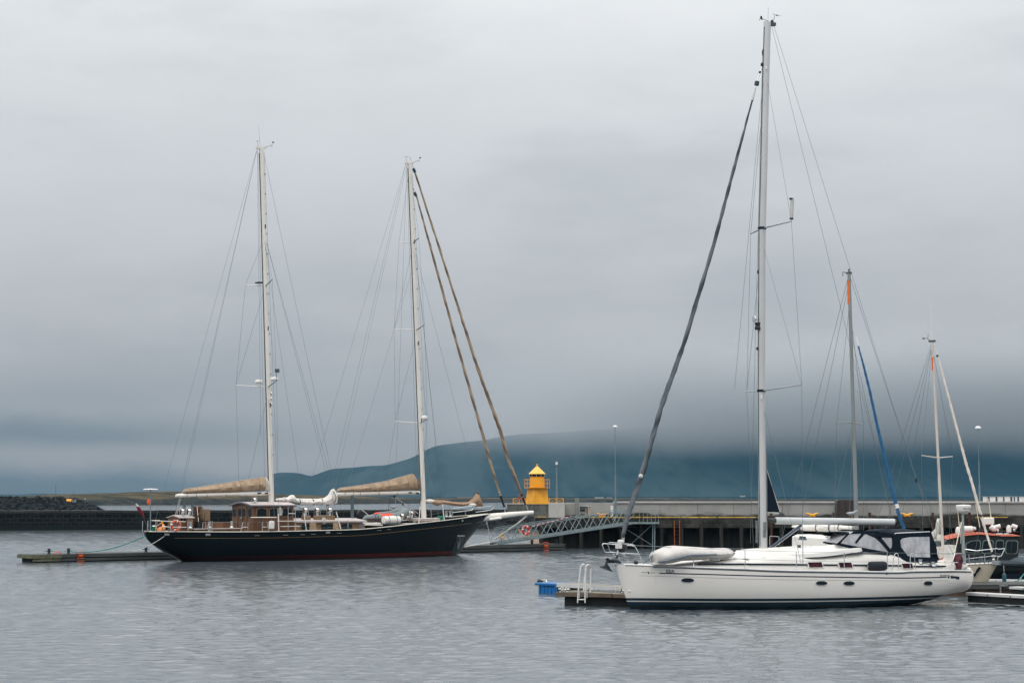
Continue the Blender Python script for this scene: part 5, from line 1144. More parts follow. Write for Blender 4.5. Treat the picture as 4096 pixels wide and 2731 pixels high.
st = [(p[0], p[1] - .27 + (.02 if i else 0), p[2] - .06) for i, p in enumerate(tube_pts[:6])]; MB().tube(st[1:], .035, 6).build('rubbing_strake', mat('maroon_strake', (.08, .01, .014), .6), o)
MB().loft([[TL(x_, y_, -.25), TL(x_, y_ + 70, .2), TL(x_, y_, .65)] for x_, y_ in ((430, 650), (900, 660), (1250, 620), (1480, 480))], closed=False, caps=False).build('floor', dgrey, o)
for x_ in (640, 710, 1270, 1310):
    p = TL(x_, 610, -.5); MB().torus(p, .275, .02, (1, 0, .1), 16, 5).build('lashing_strap', mat('strap_grey', (.05, .06, .065), .8), o)
# outboard motor
q = at('D', 320, 540, .5); o = thing('outboard_motor', 'black outboard motor with a white stripe standing behind the tender stern', 'outboard motor', (q.x, q.y, q.z), angS)
MB().loft([[(x_ * 1.0, -.16, z0_), (x_, .16, z0_), (x_, .16, z1_), (x_, -.16, z1_)] for x_, z0_, z1_ in ((-.35, .0, .12), (-.25, -.15, .34), (.1, -.28, .30), (.32, -.36, .0))]).build('cowling', black, o, bevel=.05)
MB().beam((-.10, -.175, .36), (.38, -.175, .02), .02, .05).build('stripe', whitep, o); MB().box((-.1, 0, -.45), (.2, .16, .6)).build('leg', black, o)
# liferaft canister
q = at('D', 1110, 800, -1.9); o = thing('liferaft_canister', 'white liferaft canister in its cradle on the schooner side deck', 'liferaft', (q.x, q.y, q.z + .12), angS)
a_, b_ = SS('D', 880, 750, -1.9).x, SS('D', 1345, 750, -1.9).x; hl = (b_ - a_) / 2 * .97
prof = [(-hl, .10), (-hl + .05, .24), (-hl * .3, .27), (hl * .3, .27), (hl - .05, .24), (hl, .10)]
MB().loft([[(x, r_ * 1.1 * math.cos(j * math.pi / 7), max(-.2, r_ * 1.05 * math.sin(j * math.pi / 7)) + .2) for j in range(14)] for x, r_ in prof]).build('shell', whitep, o, smooth=40)
for x in (-hl * .45, hl * .45): MB().torus((x, 0, .2), .29, .018, (1, 0, 0), 16, 5).build('band', dgrey, o)
MB().box((0, 0, -.04), (hl * 2, .5, .08)).build('cradle', dgrey, o)
# gulls
gw = mat('gull_feathers', (.32, .33, .34), .8, var=.4, vs=9); 
def gull(p, rz, label, s_=1.0):
    M = MB(); R_ = [(-.22, .012, .03), (-.12, .05, .015), (0, .075, .0), (.10, .06, .03), (.15, .038, .075), (.19, .04, .10), (.225, .03, .105), (.26, .008, .10)]
    M.loft([[(x * s_, r * s_ * math.cos(j * math.pi / 4), (dz + .14 + r * math.sin(j * math.pi / 4)) * s_) for j in range(8)] for x, r, dz in R_])
    o = M.build('seagull', gw); o.location = p; o.rotation_euler = (0, 0, rz); tag(o, label, 'seagull', 'seagulls resting in the harbour')
    MB().tube([(.25 * s_, 0, .24 * s_), (.31 * s_, 0, .23 * s_)], [.012, .004], 5).build('beak', yellow, o)
    for s2 in (-.025, .025): MB().tube([(0, s2, 0), (.01, s2, .1)], .006, 4).build('leg', yellow, o)
    return o
gp = P(*k('C', 495, 368), B0.y - 2); dgm = (gp - A1); gull((gp.x, (A1 + d * 0 + Vector((0, 0, 0))).y + (gp.x - A1.x) * math.tan(ma) + 1.0, 2.31), math.pi, 'small grey seagull standing on the mole above the schooner deckhouse', 2.2)
gull(at('D', 1170, 400, 1.1), .4, 'pale seagull perched on a post behind the grey and orange tender', 1.2)
# mooring lines
def sag(a, b, s_, n=14): a, b = Vector(a), Vector(b); return [a.lerp(b, i / n) - Vector((0, 0, s_ * 4 * (i / n) * (1 - i / n))) for i in range(n + 1)]
grope = mat('teal_rope', (.02, .20, .17), .8); bolp = FP.S('L', 805, 1070, .35); bw = FP.o + FP.x * bolp.x + FP.y * .35; bw.z = .62
tag(MB().tube(sag(bw, at('L', 1712, 858, -.3), .35), .028, 6).build('mooring_line', grope), 'green mooring line from the schooner stern to the pontoon bollard', 'mooring line')
tag(MB().tube(sag(at('1', 460, 865, -1.6), at('1', 95, 1045, -3.0) * 1, .1), .018, 5).build('mooring_line', rope), 'thin grey mooring line running aft from the schooner stern hawse', 'mooring line')
tag(MB().tube([at('3', 625, 905, 0), at('3', 500, 1010, .6), gpt('3', 240, 1190, 1.0)], .055, 7).build('mooring_line', sailw), 'thick white chafe-covered line from the bowsprit end down to the pontoon', 'mooring line')
tag(MB().tube([at('E', 1080, 1235, .2), at('E', 1330, 1190, .5), at('E', 1640, 1140, .9)], .05, 7).build('mooring_line', sailw), 'thick white rope from the schooner bow along the pontoon', 'mooring line')
tag(MB().tube([at('3', 140, 990, .1), at('3', 185, 1235, .4)], .03, 6).build('mooring_line', sailw), 'slim white line hanging straight down from the schooner bow to the pontoon', 'mooring line')
# ============================================================ the white sloop in the foreground
YA, YB = G(2517, 2438), G(3800, 2408)
dY = (YA - YB).normalized(); yo = (YA + YB) / 2; angY = math.atan2(dY.y, dY.x)
yo = yo - Vector((-math.sin(angY), math.cos(angY), 0)) * .08
FY = Frame(yo, angY)
yt = thing('white_yacht', 'large white sloop with blue stripes and navy canopy moored in the foreground', 'sailing yacht', (yo.x, yo.y, 0), angY)
def YS(c, x, y, v=0.0): return FY.S(c, x, y, v)
# hull
ybow = YS('4', 945, 540); ystn = YS('6', 1330, 1040, 1.2); YLB, YLS = ybow.x, ystn.x; YLO = YLB - YLS
yhalf = [(YLS, 1.50), (YLS + 1.5, 1.75), (YLS + YLO * .3, 2.08), (YLS + YLO * .45, 2.15), (YLS + YLO * .62, 1.98), (YLS + YLO * .78, 1.42), (YLS + YLO * .9, .70), (YLB - .5, .24), (YLB, .07)]
def ysh(c, x, y):
    p = YS(c, x, y, 1.5)
    for _ in range(4): p = YS(c, x, y, sinterp(yhalf, p.x))
    return (p.x, p.z)
ysheer = sorted([(YLB, ybow.z)] + [ysh('4', 1050, 541), ysh('4', 1500, 556), ysh('4', 2352, 587), ysh('5', 700, 1034), ysh('5', 1500, 1046), ysh('5', 2195, 1054), ysh('6', 600, 1044), ysh('6', 1240, 1036), ysh('6', 1325, 1040)])
ysheer = [ysheer[0]] + [p for p in ysheer[1:]]
kb = [YS('4', 960, 620), YS('4', 1010, 760), YS('4', 1060, 900), YS('4', 1092, 1015)]
ks = [YS('6', 1395, 1200, .6), YS('6', 1375, 1290, .5), YS('6', 1250, 1362, .4), YS('6', 1080, 1430, .2)]
ykeel = [(YLS - .02, ks[1].z - .05), (YLS + .5, .33), (YLS + 1.4, .10), (YLS + 2.4, -.06), (YLS + YLO * .5, -.62)] + [(kb[3].x - 1.0, -.32)] + [(p.x, p.z) for p in kb[::-1]] + [(YLB, ybow.z - .05)]
ykeel = sorted(ykeel)
ynexp = [(YLS, 3.0), (YLS + YLO * .4, 2.8), (YLS + YLO * .75, 2.2), (YLB - 1.0, 1.5), (YLB, 1.2)]
yxs = [YLS + .01 + (YLO - .02) * i / 90 for i in range(91)]
HY = Hull(ykeel, ysheer, yhalf, ynexp, yxs)
t = NT('white_hull_paint'); z = t.n('ShaderNodeSeparateXYZ'); t.l(t.tc.outputs['Object'], z.inputs[0]); f = t.noise(t.coord((.4, 1, 1)), .9, 5, .6); f2 = t.noise(t.coord((2, 2, .3)), 2.2, 5, .7)
wc = t.mix(f, c4((.71, .675, .635)), c4((.77, .74, .70))); wc = t.mix(t.math('MULTIPLY', t.ramp(f2, .58, .75), .25), wc, c4((.40, .37, .33)))
wl = t.math('ADD', z.outputs[2], t.math('MULTIPLY', t.math('ADD', z.outputs[0], 6.0), -.0035))
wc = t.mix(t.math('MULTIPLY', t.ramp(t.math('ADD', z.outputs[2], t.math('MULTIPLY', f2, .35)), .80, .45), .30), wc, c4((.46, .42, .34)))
nb, db = c4((.003, .021, .036)), c4((.002, .010, .016))
cc = t.mix(t.ramp(wl, .365, .358), wc, nb); cc = t.mix(t.ramp(wl, .275, .270), cc, c4((.55, .53, .5))); cc = t.mix(t.ramp(wl, .238, .233), cc, nb); cc = t.mix(t.ramp(wl, .18, .06), cc, db)
t.base(cc, .25, 0, .5); whull = t.m
hull = HY.mesh(20).build('hull', whull, yt, smooth=60)
decky = mat('white_deck', (.64, .62, .58), .6, var=.03, vs=1.2, dirt=(.62, .58, .52), da=.25)
HY.deck(.03, .0).build('deck', decky, yt)
navy = mat('navy_stripe', (.003, .014, .028), .4, spec=.3)
navyc = mat('navy_canvas', (.0035, .010, .019), .85, spec=.2, var=.2, vs=3, bump=.2, bs=18)
alum = mat('satin_aluminium', (.52, .52, .52), .4, .15, var=.05, vs=.5)
boomm = mat('boom_aluminium', (.50, .52, .52), .4, .1, var=.05)
def hl(zf, x0, x1, r, name, m, sides=(-1, 1), n=50):
    for sd_ in sides: MB().tube(HY.line(zf, sd_, x0, x1, n, .002), r, 5).build(name, m, hull)
for sd_ in (-1, 1):
    MB().tube([(x, sd_ * HY.st(x)[2], HY.st(x)[1] - .005) for x in yxs[1:-2]], .032, 6).build('toe_rail', mat('rail_aluminium', (.55, .55, .54), .35, .5), yt)
    MB().tube(HY.line(lambda x: HY.st(x)[1] - .055, sd_, YLS + .1, YLB - 1.15, 50, .006), .013, 5).build('rubbing_strake', navy, hull)
def zoff(c, pts):
    tab = []
    for x, y in pts:
        p = YS(c, x, y, 1.8)
        for _ in range(5): p = YS(c, x, y, HY.y(p.x, p.z))
        tab.append((p.x, p.z))
    return tab
def band(tab, h0, x0, x1, name, m, off=.004, n=60, sides=(1, -1)):
    tab = sorted(tab)
    for sd_ in sides:
        a, b = [], []
        for i in range(n + 1):
            x = lerp(x0, x1, i / n); z_ = interp(tab, x); h_ = (h0(x) if callable(h0) else h0) / 2
            a.append((x, sd_ * (HY.y(x, z_ + h_) + off), z_ + h_)); b.append((x, sd_ * (HY.y(x, z_ - h_) + off), z_ - h_))
        ai = [(x, y - sd_ * .02, z_) for x, y, z_ in a]; bi = [(x, y - sd_ * .02, z_) for x, y, z_ in b]
        MB().loft([[a[i], ai[i], bi[i], b[i]] for i in range(n + 1)]).build(name, m, hull, smooth=50)
st_ = zoff('4', [(1405, 630), (1900, 642), (2352, 656)]) + zoff('5', [(700, 1108), (1500, 1120), (2195, 1130)]) + zoff('6', [(600, 1130), (950, 1122)])
xA = zoff('4', [(1405, 630)])[0][0]; xB_ = zoff('6', [(1055, 1115)])[0][0]
band(st_, .036, xB_, xA, 'sheer_stripe', navy)
xC, xD = zoff('6', [(1068, 1115)])[0][0], zoff('6', [(1090, 1115)])[0][0]; xE, xF = zoff('6', [(1105, 1115)])[0][0], zoff('6', [(1195, 1115)])[0][0]
e_ = zoff('6', [(1060, 1121), (1150, 1121), (1215, 1124)]); band(e_, .07, xD, xC, 'sheer_stripe', navy, n=4); band(e_, .08, xF, xE, 'sheer_stripe', navy, n=8)
e2 = zoff('6', [(1175, 1130), (1215, 1130)]); band(e2, .10, e2[1][0], e2[0][0], 'stripe_end', navy, n=4, off=.006)
knk = zoff('4', [(1190, 655), (1800, 674), (2352, 691)]) + zoff('5', [(800, 1152), (1600, 1160)]) + zoff('6', [(400, 1163), (1080, 1163)])
band(knk, .010, knk[-1][0], knk[0][0], 'hull_crease', mat('crease_grey', (.24, .235, .22), .5))
# bow emblem: two short bars and a diamond
def onhull(c, x, y, v=1.4, off=.006):
    p = YS(c, x, y, v)
    for _ in range(6): p = YS(c, x, y, HY.y(p.x, p.z))
    return Vector((p.x, HY.y(p.x, p.z) + off, p.z))
def decal(c, pts, name, m=navy, th=.008):
    ps = [onhull(c, x, y) for x, y in pts]; return MB().prism(ps, (0, .006, 0)).build(name, m, hull, smooth=0)
decal('K', [(1610, 1456), (1808, 1462), (1808, 1472), (1610, 1466)], 'emblem_bar'); decal('K', [(1900, 1466), (2090, 1474), (2090, 1484), (1900, 1478)], 'emblem_bar'); decal('K', [(1838, 1418), (1884, 1472), (1872, 1528), (1828, 1470)], 'emblem_diamond')
# lettering wrapped on to the hull
def lettering(txt, c, x0, y0, x1, y1, hpx, m, name, parent, surf, space=1.0, shear=0.0, font=None, bold=0.0):
    cu = bpy.data.curves.new('lettering_curve', 'FONT'); cu.body = txt; cu.size = 1; cu.space_character = space; cu.shear = shear; cu.offset = bold
    ob = bpy.data.objects.new('lettering_tmp', cu); col.objects.link(ob); dg = bpy.context.evaluated_depsgraph_get(); me = bpy.data.meshes.new_from_object(ob.evaluated_get(dg)); bpy.data.objects.remove(ob)
    bx = [v.co.x for v in me.vertices]; by = [v.co.y for v in me.vertices]; mnx, mxx, mxy = min(bx), max(bx), max(by)
    for v in me.vertices:
        u = (v.co.x - mnx) / (mxx - mnx); w_ = v.co.y / .72
        v.co = surf(c, lerp(x0, x1, u), lerp(y0, y1, u) - w_ * hpx)
    me.materials.clear(); me.materials.append(m); o_ = bpy.data.objects.new(name, me); col.objects.link(o_); o_.parent = parent; return o_
ink = mat('navy_lettering', (.01, .03, .05), .4)
s_hull = lambda c, x, y: onhull(c, x, y, off=.014)
lettering('ESJA', '4', 1474, 623, 1561, 626, 33, ink, 'lettering', hull, s_hull, bold=.012)
lettering('BAVARIA', 'S', 285, 490, 715, 488, 92, ink, 'lettering', hull, s_hull, shear=.3, bold=.02)
lettering('46', 'S', 755, 488, 850, 488, 120, mat('grey_lettering', (.12, .16, .19), .4), 'lettering', hull, s_hull, shear=.3, bold=.01)
lettering('cruiser', 'S', 870, 486, 1100, 484, 75, ink, 'lettering', hull, s_hull, shear=.3, bold=.01)
# hull portholes
for c_, x_, y_, w_ in (('4', 1696, 704, 140), ('5', 1208, 1194, 148), ('5', 1553, 1197, 144), ('6', 821, 1198, 114)):
    hh = 44 if c_ == '4' else 52; hh = hh * 1.08
    def ov(sx, sy, off): return [onhull(c_, x_ + sx * w_ / 2 * math.copysign(abs(math.cos(a_)) ** .8, math.cos(a_)), y_ + sy * hh / 2 * math.sin(a_), off=off) for a_ in [2 * math.pi * j / 24 for j in range(24)]]
    fr = MB().prism(ov(1, 1.1, .004), (0, .018, 0)).build('porthole', steel, hull); MB().prism(ov(.90, .84, .023), (0, .006, 0)).build('pane', glass, fr)
q = onhull('4', 1090, 817); MB().ell(tuple(q), (.05, .03, .035), 8, 6).build('bow_fitting', whitep, hull)
q = onhull('6', 303, 1072); MB().ell(tuple(q), (.02, .03, .06), 8, 6).build('drain_outlet', black, hull)
# bow roller, anchor, stem fitting
yk = lambda x, y, v=0.0: YS('K', x, y, v)
MB().loft([[tuple(yk(x_, y0_, v)) for v, y0_ in ((-.1, a_), (-.1, b_), (.1, b_), (.1, a_))] for x_, a_, b_ in ((455, 1165, 1190), (700, 1150, 1190), (1000, 1160, 1200))]).build('bow_platform', steel, yt)
ir = mat('anchor_iron', (.025, .035, .042), .5, .4, var=.3)
an = MB().tube([yk(375, 975), yk(440, 1080), yk(620, 1060), yk(800, 1080), yk(905, 1140)], [.02, .07, .08, .06, .03], 8).build('anchor', ir, yt)
MB().tube([yk(430, 960, .08), yk(500, 1040, .08), yk(640, 1040, .08)], .03, 6).build('anchor_stock', ir, an)
MB().tube([yk(440, 1070), yk(390, 1150), yk(400, 1260)], [.05, .05, .07], 8).build('anchor_shank', ir, an)
MB().prism([yk(160, 1262, .22), yk(230, 1240, .12), yk(340, 1250, 0), yk(400, 1160, 0), yk(455, 1205, 0), yk(620, 1455, .02), yk(400, 1370, .12), yk(170, 1285, .22)], (0, -.05, 0)).prism([yk(160, 1262, -.05), yk(340, 1250, 0), yk(455, 1205, 0), yk(620, 1455, 0), yk(400, 1360, -.2)], (0, -.04, 0)).build('anchor_fluke', ir, an)
MB().tube([yk(645, 820), yk(672, 1000), yk(760, 1460)], [.045, .03, .035], 6).build('stem_fitting', steel, yt)
# pulpit
rr2 = .0165
pul = MB().tube([yk(1665, 1160, .62), yk(1630, 1050, .6), yk(1480, 720, .56), yk(1370, 530, .52), yk(1300, 492, .5), yk(900, 455, .40), yk(530, 425, .30), yk(475, 445, .28), yk(450, 500, .26), yk(520, 735, .24), yk(560, 760, .26), yk(900, 790, .38), yk(1530, 830, .55)], rr2, 6).build('pulpit', steel, yt)
MB().tube([yk(740, 492, -.36), yk(300, 455, -.26), yk(262, 480, -.25), yk(255, 530, -.24), yk(340, 745, -.22), yk(385, 775, -.24), yk(560, 765, .1)], rr2, 6).tube([yk(740, 492, -.36), yk(1300, 530, -.55), yk(1370, 560, -.58)], rr2, 6).build('pulpit_rail', steel, pul)
MB().tube([yk(900, 790, -.3), yk(1030, 845, -.45), yk(1165, 1110, -.45)], rr2, 6).build('pulpit_leg', steel, pul)
# furler
MB().tube([yk(720, 1060), yk(745, 900), yk(790, 800), yk(812, 700), yk(870, 560)], [.02, .035, .03, .03, .03], 7).build('forestay_fitting', steel, yt)
MB().tube([yk(745, 985), yk(765, 860)], .045, 8).build('turnbuckle', mat('black_fitting', (.02, .04, .05), .4, .3), yt)
fd = MB().lathe([(.001, -.17), (.10, -.16), (.17, -.08), (.17, .10), (.12, .13), (.001, .14)], tuple(yk(940, 600)), 16).build('furler_drum', black, yt)
MB().lathe([(.001, .22), (.11, .20), (.12, .13), (.10, .12)], tuple(yk(905, 545)), 14).build('furler_cap', whitep, fd)
pp = yk(825, 530, .19); MB().box(tuple(pp), (.24, .03, .20)).build('white_cloth', whitep, fd)
t = NT('furled_grey_sail'); wv = t.n('ShaderNodeTexWave'); wv.inputs['Scale'].default_value = .85; wv.inputs['Distortion'].default_value = 5; t.l(t.coord((1, 1, 1), (0, .5, 0)), wv.inputs[0])
t.base(t.mix(wv.outputs['Fac'], c4((.030, .044, .055)), c4((.115, .135, .15))), .85); greysail = t.m
F0 = lambda x, y: YS('0', x * 1.7415, y * 1.7415)
gp_ = [YS('T', 372, 872), F0(1690, 372), F0(1640, 560), F0(1570, 792), F0(1520, 930), F0(1476, 1085), YS('3', 1790, 930), YS('3', 1735, 1180)]
fg = furl(gp_, [.030, .060, .072, .085, .095, .105, .10, .06], 'furled_genoa', greysail, yt, amp=.014)
MB().tube([YS('T', 405, 750), YS('T', 372, 872)], [.028, .05], 8).build('genoa_head', mat('pale_sail_head', (.55, .55, .53), .8), fg)
MB().tube([YS('T', 418, 695), YS('T', 412, 730)], .085, 10).build('furler_swivel', mat('black_fitting', (.02, .04, .05), .4, .3), fg)
MB().tube([YS('T', 418, 695), YS('T', 460, 560), YS('T', 472, 535)], .02, 6).tube([YS('T', 430, 700), YS('T', 462, 635)], .015, 6).build('halyard', steel, fg)
MB().ell(tuple(YS('T', 443, 608)), (.05, .05, .05), 8, 6).ell(tuple(YS('T', 470, 538)), (.09, .06, .09), 8, 6).build('halyard_block', black, fg)
MB().tube([yk(870, 560), yk(960, 440), yk(985, 230)], [.03, .05, .06], 8).build('foil', mat('worn_foil', (.38, .36, .28), .7, var=.5, vs=14), fg)
q = YS('3', 1965, 452); MB().torus(tuple(q), .11, .02, (.25, 0, 1), 14, 5).build('sail_tie', mat('teal_tie', (.04, .14, .15), .8), fg); MB().ell(tuple(YS('3', 1950, 452, .05)), (.09, .09, .08), 8, 6).build('pale_patch', mat('pale_sail_head', (.55, .55, .53), .8), fg)
# ---- mast
ta, tb = YS('T', 513, 140), YS('5', 478, 835)
mw = .135; base = tb + (tb - ta).normalized() * .5
mp = [base, tb] + [YS('0', x_, y_) for x_, y_ in ((3048, 1900), (3045, 1560), (3046, 1200), (3048, 912), (3054, 700), (3062, 330))] + [ta]
my = MB().tube(mp, [mw * 1.02] + [mw] * (len(mp) - 2) + [mw * .98], 18).build('mast', alum, yt)
def onm(z_):
    for a_, b_ in zip(mp, mp[1:]):
        if z_ <= b_.z or b_ is mp[-1]: return a_.lerp(b_, (z_ - a_.z) / (b_.z - a_.z))
MB().tube([onm(tb.z + .3 + (ta.z - tb.z - .5) * i / 12) + Vector((mw * .99, .03, 0)) for i in range(13)], .018, 5).build('mast_groove', mat('dark_groove', (.05, .08, .09), .5), my)
MB().tube([onm(tb.z) + Vector((-.12, 0, 0)), onm(tb.z + 3.6) + Vector((-.14, 0, 0))], .06, 8).build('mast_track', mat('grey_track', (.20, .21, .21), .4, .3), my)
MB().lathe([(.16, 0), (.16, .10), (.13, .12)], tuple(onm(YS('5', 478, 830).z) + Vector((0, 0, -.08))), 14).build('mast_collar', navy, my)
tp = ta; d3 = Vector((-1, 0, 0))
mh = MB().box((tp.x - .14, 0, tp.z - .06), (.36, .14, .12)).build('masthead', mat('dark_fitting', (.05, .08, .10), .4, .4), my)
MB().lathe([(.055, 0), (.055, .05)], (tp.x - .2, 0, tp.z + .03), 10).build('light_base', black, mh); MB().lathe([(.05, .05), (.05, .12), (.045, .13)], (tp.x - .2, 0, tp.z + .03), 10).build('masthead_light', whitep, mh)
T_ = lambda x, y, v=0: YS('T', x, y, v)
MB().tube([T_(530, 135), T_(465, 108), T_(455, 95)], .010, 5).ell(tuple(T_(456, 98)), (.05, .02, .07), 6, 5).ell(tuple(T_(441, 118)), (.022, .022, .02), 6, 4).ell(tuple(T_(465, 116)), (.022, .022, .02), 6, 4).build('anemometer', black, mh)
MB().tube([T_(575, 120), T_(582, 72)], .008, 4).tube([T_(562, 58), T_(610, 85)], .007, 4).tube([T_(595, 76), T_(640, 82)], .007, 4).prism([tuple(T_(596, 72)), tuple(T_(607, 66)), tuple(T_(607, 84))], (0, .01, 0)).build('wind_vane', black, mh)
MB().tube([T_(519, 130), T_(522, 0)], .005, 4).build('aerial', wire, mh)
for c_, x_, y_, rx, rz in (('T', 471, 425, .035, .13), ('U', 286, 607, .03, .08), ('U', 281, 1088, .05, .06)): q = YS(c_, x_, y_); MB().ell(tuple(q), (rx, .04, rz), 8, 6).build('mast_fitting', black, my)
q = T_(500, 572, .12); MB().ell((q.x, mw + .01, q.z), (.035, .02, .07), 8, 6).build('steaming_plate', whitep, my)
q = YS('U', 305, 1395, .12); MB().ell((q.x, mw + .01, q.z), (.035, .02, .09), 8, 6).build('steaming_plate', whitep, my)
q = YS('U', 262, 903, .05); rd = MB().lathe([(.001, -.02), (.13, 0), (.12, .03), (.001, .035)], (q.x, q.y, q.z), 16, 'x').build('deck_lamp', steel, my); MB().tube([(q.x, q.y, q.z), (q.x - .16, 0, q.z)], .03, 6).build('lamp_bracket', alum, rd)
q = YS('U', 283, 946, .02); MB().lathe([(.10, -.14), (.11, -.05), (.08, 0), (.10, .06), (.10, .12), (.001, .13)], (q.x, q.y, q.z), 14).build('loudhailer', black, my)
def yspread(cl_, cr_, cm_, r):
    (lx_, ly_), (rx_, ry_), (mx_, my_) = k(*cl_), k(*cr_), k(*cm_); pm = YS(*cm_); o_ = onm(pm.z); D = (FY.o + FY.x * o_.x).y; kk = FPX / D; s_ = abs(math.sin(angY)); c__ = abs(math.cos(angY))
    hv = (rx_ - lx_) / 2 / kk / s_; hv, cx_ = solve_tips(FY, o_, YS(*cr_, 1.5).z, lx_, rx_, 1)
    zt_ = (FY.S(cr_[0], cr_[1], cr_[2], hv).z + FY.S(cl_[0], cl_[1], cl_[2], -hv).z) / 2; tips = []
    for sd_ in (1, -1):
        tq = Vector((o_.x + cx_, sd_ * hv, zt_)); tips.append(tq); MB().tube([o_, tq], [r * 1.2, r * .8], 6, sy=.6).build('spreader', mat('spreader_grey', (.32, .36, .38), .4, .3), my)
    MB().lathe([(mw + .015, -.04), (mw + .025, 0), (mw + .015, .05)], tuple(o_), 14).build('spreader_root', navy, my); return tips
yu = yspread(('U', 240, 353), ('U', 495, 308), ('U', 310, 335), .038); yl = yspread(('U', 215, 1350), ('U', 560, 1322), ('U', 305, 1353), .042)
print('YACHT', math.degrees(angY), 'LO', YLO, [round(a_[0].y, 2) for a_ in (yu, yl)], 'mast z', ta.z)
q = yu[0]; MB().tube([(q.x, q.y, q.z + .08), (q.x - .05, q.y - .0, q.z + .82)], .065, 10).build('radar_reflector', mat('reflector_tube', (.45, .45, .43), .4, .2), my)
for dz in (.07, .78): MB().tube([(q.x, q.y, q.z + dz), (q.x - .005, q.y, q.z + dz + .05)], .07, 10).build('reflector_cap', black, my)
ycm = lambda p: Vector((p.x, -p.y, p.z))
chp = Vector((YS('5', 995, 940, 1.9).x, 1.80, YS('5', 995, 950, 1.9).z)); chq = Vector((YS('5', 970, 960, 1.7).x, 1.6, chp.z))
segs = []
zt_ = T_(500, 600).z
for i, S_ in ((0, lambda p: p), (1, ycm)):
    segs += [(onm(zt_), yu[i]), (yu[i], yl[i]), (yl[i], S_(chp)), (onm(yu[0].z - .5), yl[i]), (onm(yl[0].z - .4), S_(chq))]
segs += [(T_(550, 170), YS('0', 3795, 2230, 1.1)), (T_(580, 180), YS('0', 3905, 2250, -1.1))]
segs += [(T_(468, 450), tb + Vector((.5, 0, .4))), (T_(455, 860), onm(yl[0].z) + Vector((.55, -1.0, 0)))]
segs += [(onm(tb.z + 9) + Vector((.14, 0, 0)), onm(tb.z + 1) + Vector((.20, .05, 0)))]
for a, b in ((chp, yl[0]), (chq, onm(yl[0].z))): d_ = (Vector(b) - a).normalized(); MB().tube([a, a + d_ * .9], .016, 6).build('turnbuckle', steel, yt)
q = YS('0', 3665, 1919); MB().ell(tuple(q), (.05, .04, .10), 8, 6).build('backstay_block', black, yt)
# coiled halyards at the mast
M = MB()
for i in range(3):
    x_ = random.uniform(380, 412); M.tube([YS('5', x_, 410, .15), YS('5', x_ + 5, 560, .18), YS('5', x_, 690, .15)], .012, 4)
for i in range(8):
    x_ = random.uniform(482, 520); M.tube([YS('5', x_, 430, .16), YS('5', x_, 520, .2), YS('5', x_ - 5, 620, .16)], .012, 4)
M.build('coiled_halyard', mat('slate_rope', (.17, .19, .19), .8, var=.3, vs=20), my)
# ---- boom, vang, stowed headsail on the mast
ba, bb = YS('5', 632, 412), YS('5', 2120, 432)
bmY = MB().loft([[(p.x, .10 * math.cos(a_) , p.z + .13 * math.sin(a_)) for a_ in [2 * math.pi * j / 14 for j in range(14)]] for p in (ba, ba.lerp(bb, .5), bb)]).build('boom', boomm, yt)
MB().tube([YS('5', 530, 400), ba], [.05, .09], 8).build('gooseneck', black, bmY); MB().tube([bb, bb - Vector((.06, 0, 0))], .12, 12).build('boom_end', black, bmY)
seglist(yt, 'rigging_wire', [(T_(552, 170), bb + Vector((.05, 0, .1))), (T_(578, 185), YS('0', 3665, 1919)), (YS('0', 3665, 1919), YS('6', 1200, 960, 1.2)), (YS('0', 3665, 1919), YS('6', 1300, 1000, -1.2))] + segs[:10] + segs[12:], .0065, wire)
MB().tube([YS('5', 960, 470), YS('5', 570, 745)], [.045, .035], 8).build('vang', mat('vang_navy', (.02, .05, .10), .4), bmY)
seglist(yt, 'control_line', [(YS('5', 950, 475), YS('5', 560, 740)), (YS('5', 920, 520, .1), YS('5', 540, 800, .1)), (YS('5', 930, 470, -.1), YS('5', 570, 735, -.1)), (YS('5', 660, 745, .3), YS('5', 1440, 980, 1.5)), (YS('4', 1450, 430, .9), YS('4', 2300, 560, 1.3))], .010, rope)
# mizzen style navy jib clew bag hanging behind the mast
yj = [YS('5', 513, 0), YS('5', 513, 300), YS('5', 680, 305), YS('5', 590, 0), YS('0', 3061, 1868)]
MB().prism([tuple(p) for p in (yj[4], yj[0], yj[1], yj[2], yj[3])], (0, .03, 0)).build('navy_sail_leech', navyc, my)
lw = mat('white_sail_edge', (.62, .60, .55), .7)
MB().tube([YS('0', 3061, 1860), YS('5', 590, 0), YS('5', 690, 300)], .018, 6).tube([YS('5', 513, 305), YS('5', 690, 320)], .024, 6).tube([YS('5', 625, 260), YS('5', 680, 305)], .016, 6).build('sail_edge', lw, my)
MB().ell(tuple(YS('5', 700, 322)), (.09, .05, .07), 8, 6).ell(tuple(YS('5', 735, 335)), (.04, .04, .05), 8, 6).build('clew_block', dgrey, my)
# ---- coachroof
def czp(x_, y_, v, c='5'): p = YS(c, x_, y_, v); return p.x, p.z
topc = [czp(1500, 540, 0, '4'), czp(1750, 512, 0, '4'), czp(1870, 500, 0, '4'), czp(2080, 470, 0, '4'), czp(2250, 462, 0, '4'), czp(160, 800, 0), czp(215, 780, 0), czp(430, 757, 0), czp(700, 740, 0), czp(1000, 725, 0), czp(1400, 735, 0), czp(1800, 790, 0), czp(2195, 850, 0), czp(620, 960, 0, '6'), czp(1150, 985, 0, '6')]
topc = sorted(topc); shd = sorted([czp(1480, 552, 1.0, '4'), czp(1870, 532, 1.2, '4'), czp(2352, 520, 1.3, '4'), czp(160, 880, 1.35), czp(700, 880, 1.38), czp(1300, 885, 1.4), czp(1800, 850, 1.4), czp(2195, 850, 1.4), czp(560, 925, 1.4, '6'), czp(1150, 985, 1.3, '6')])
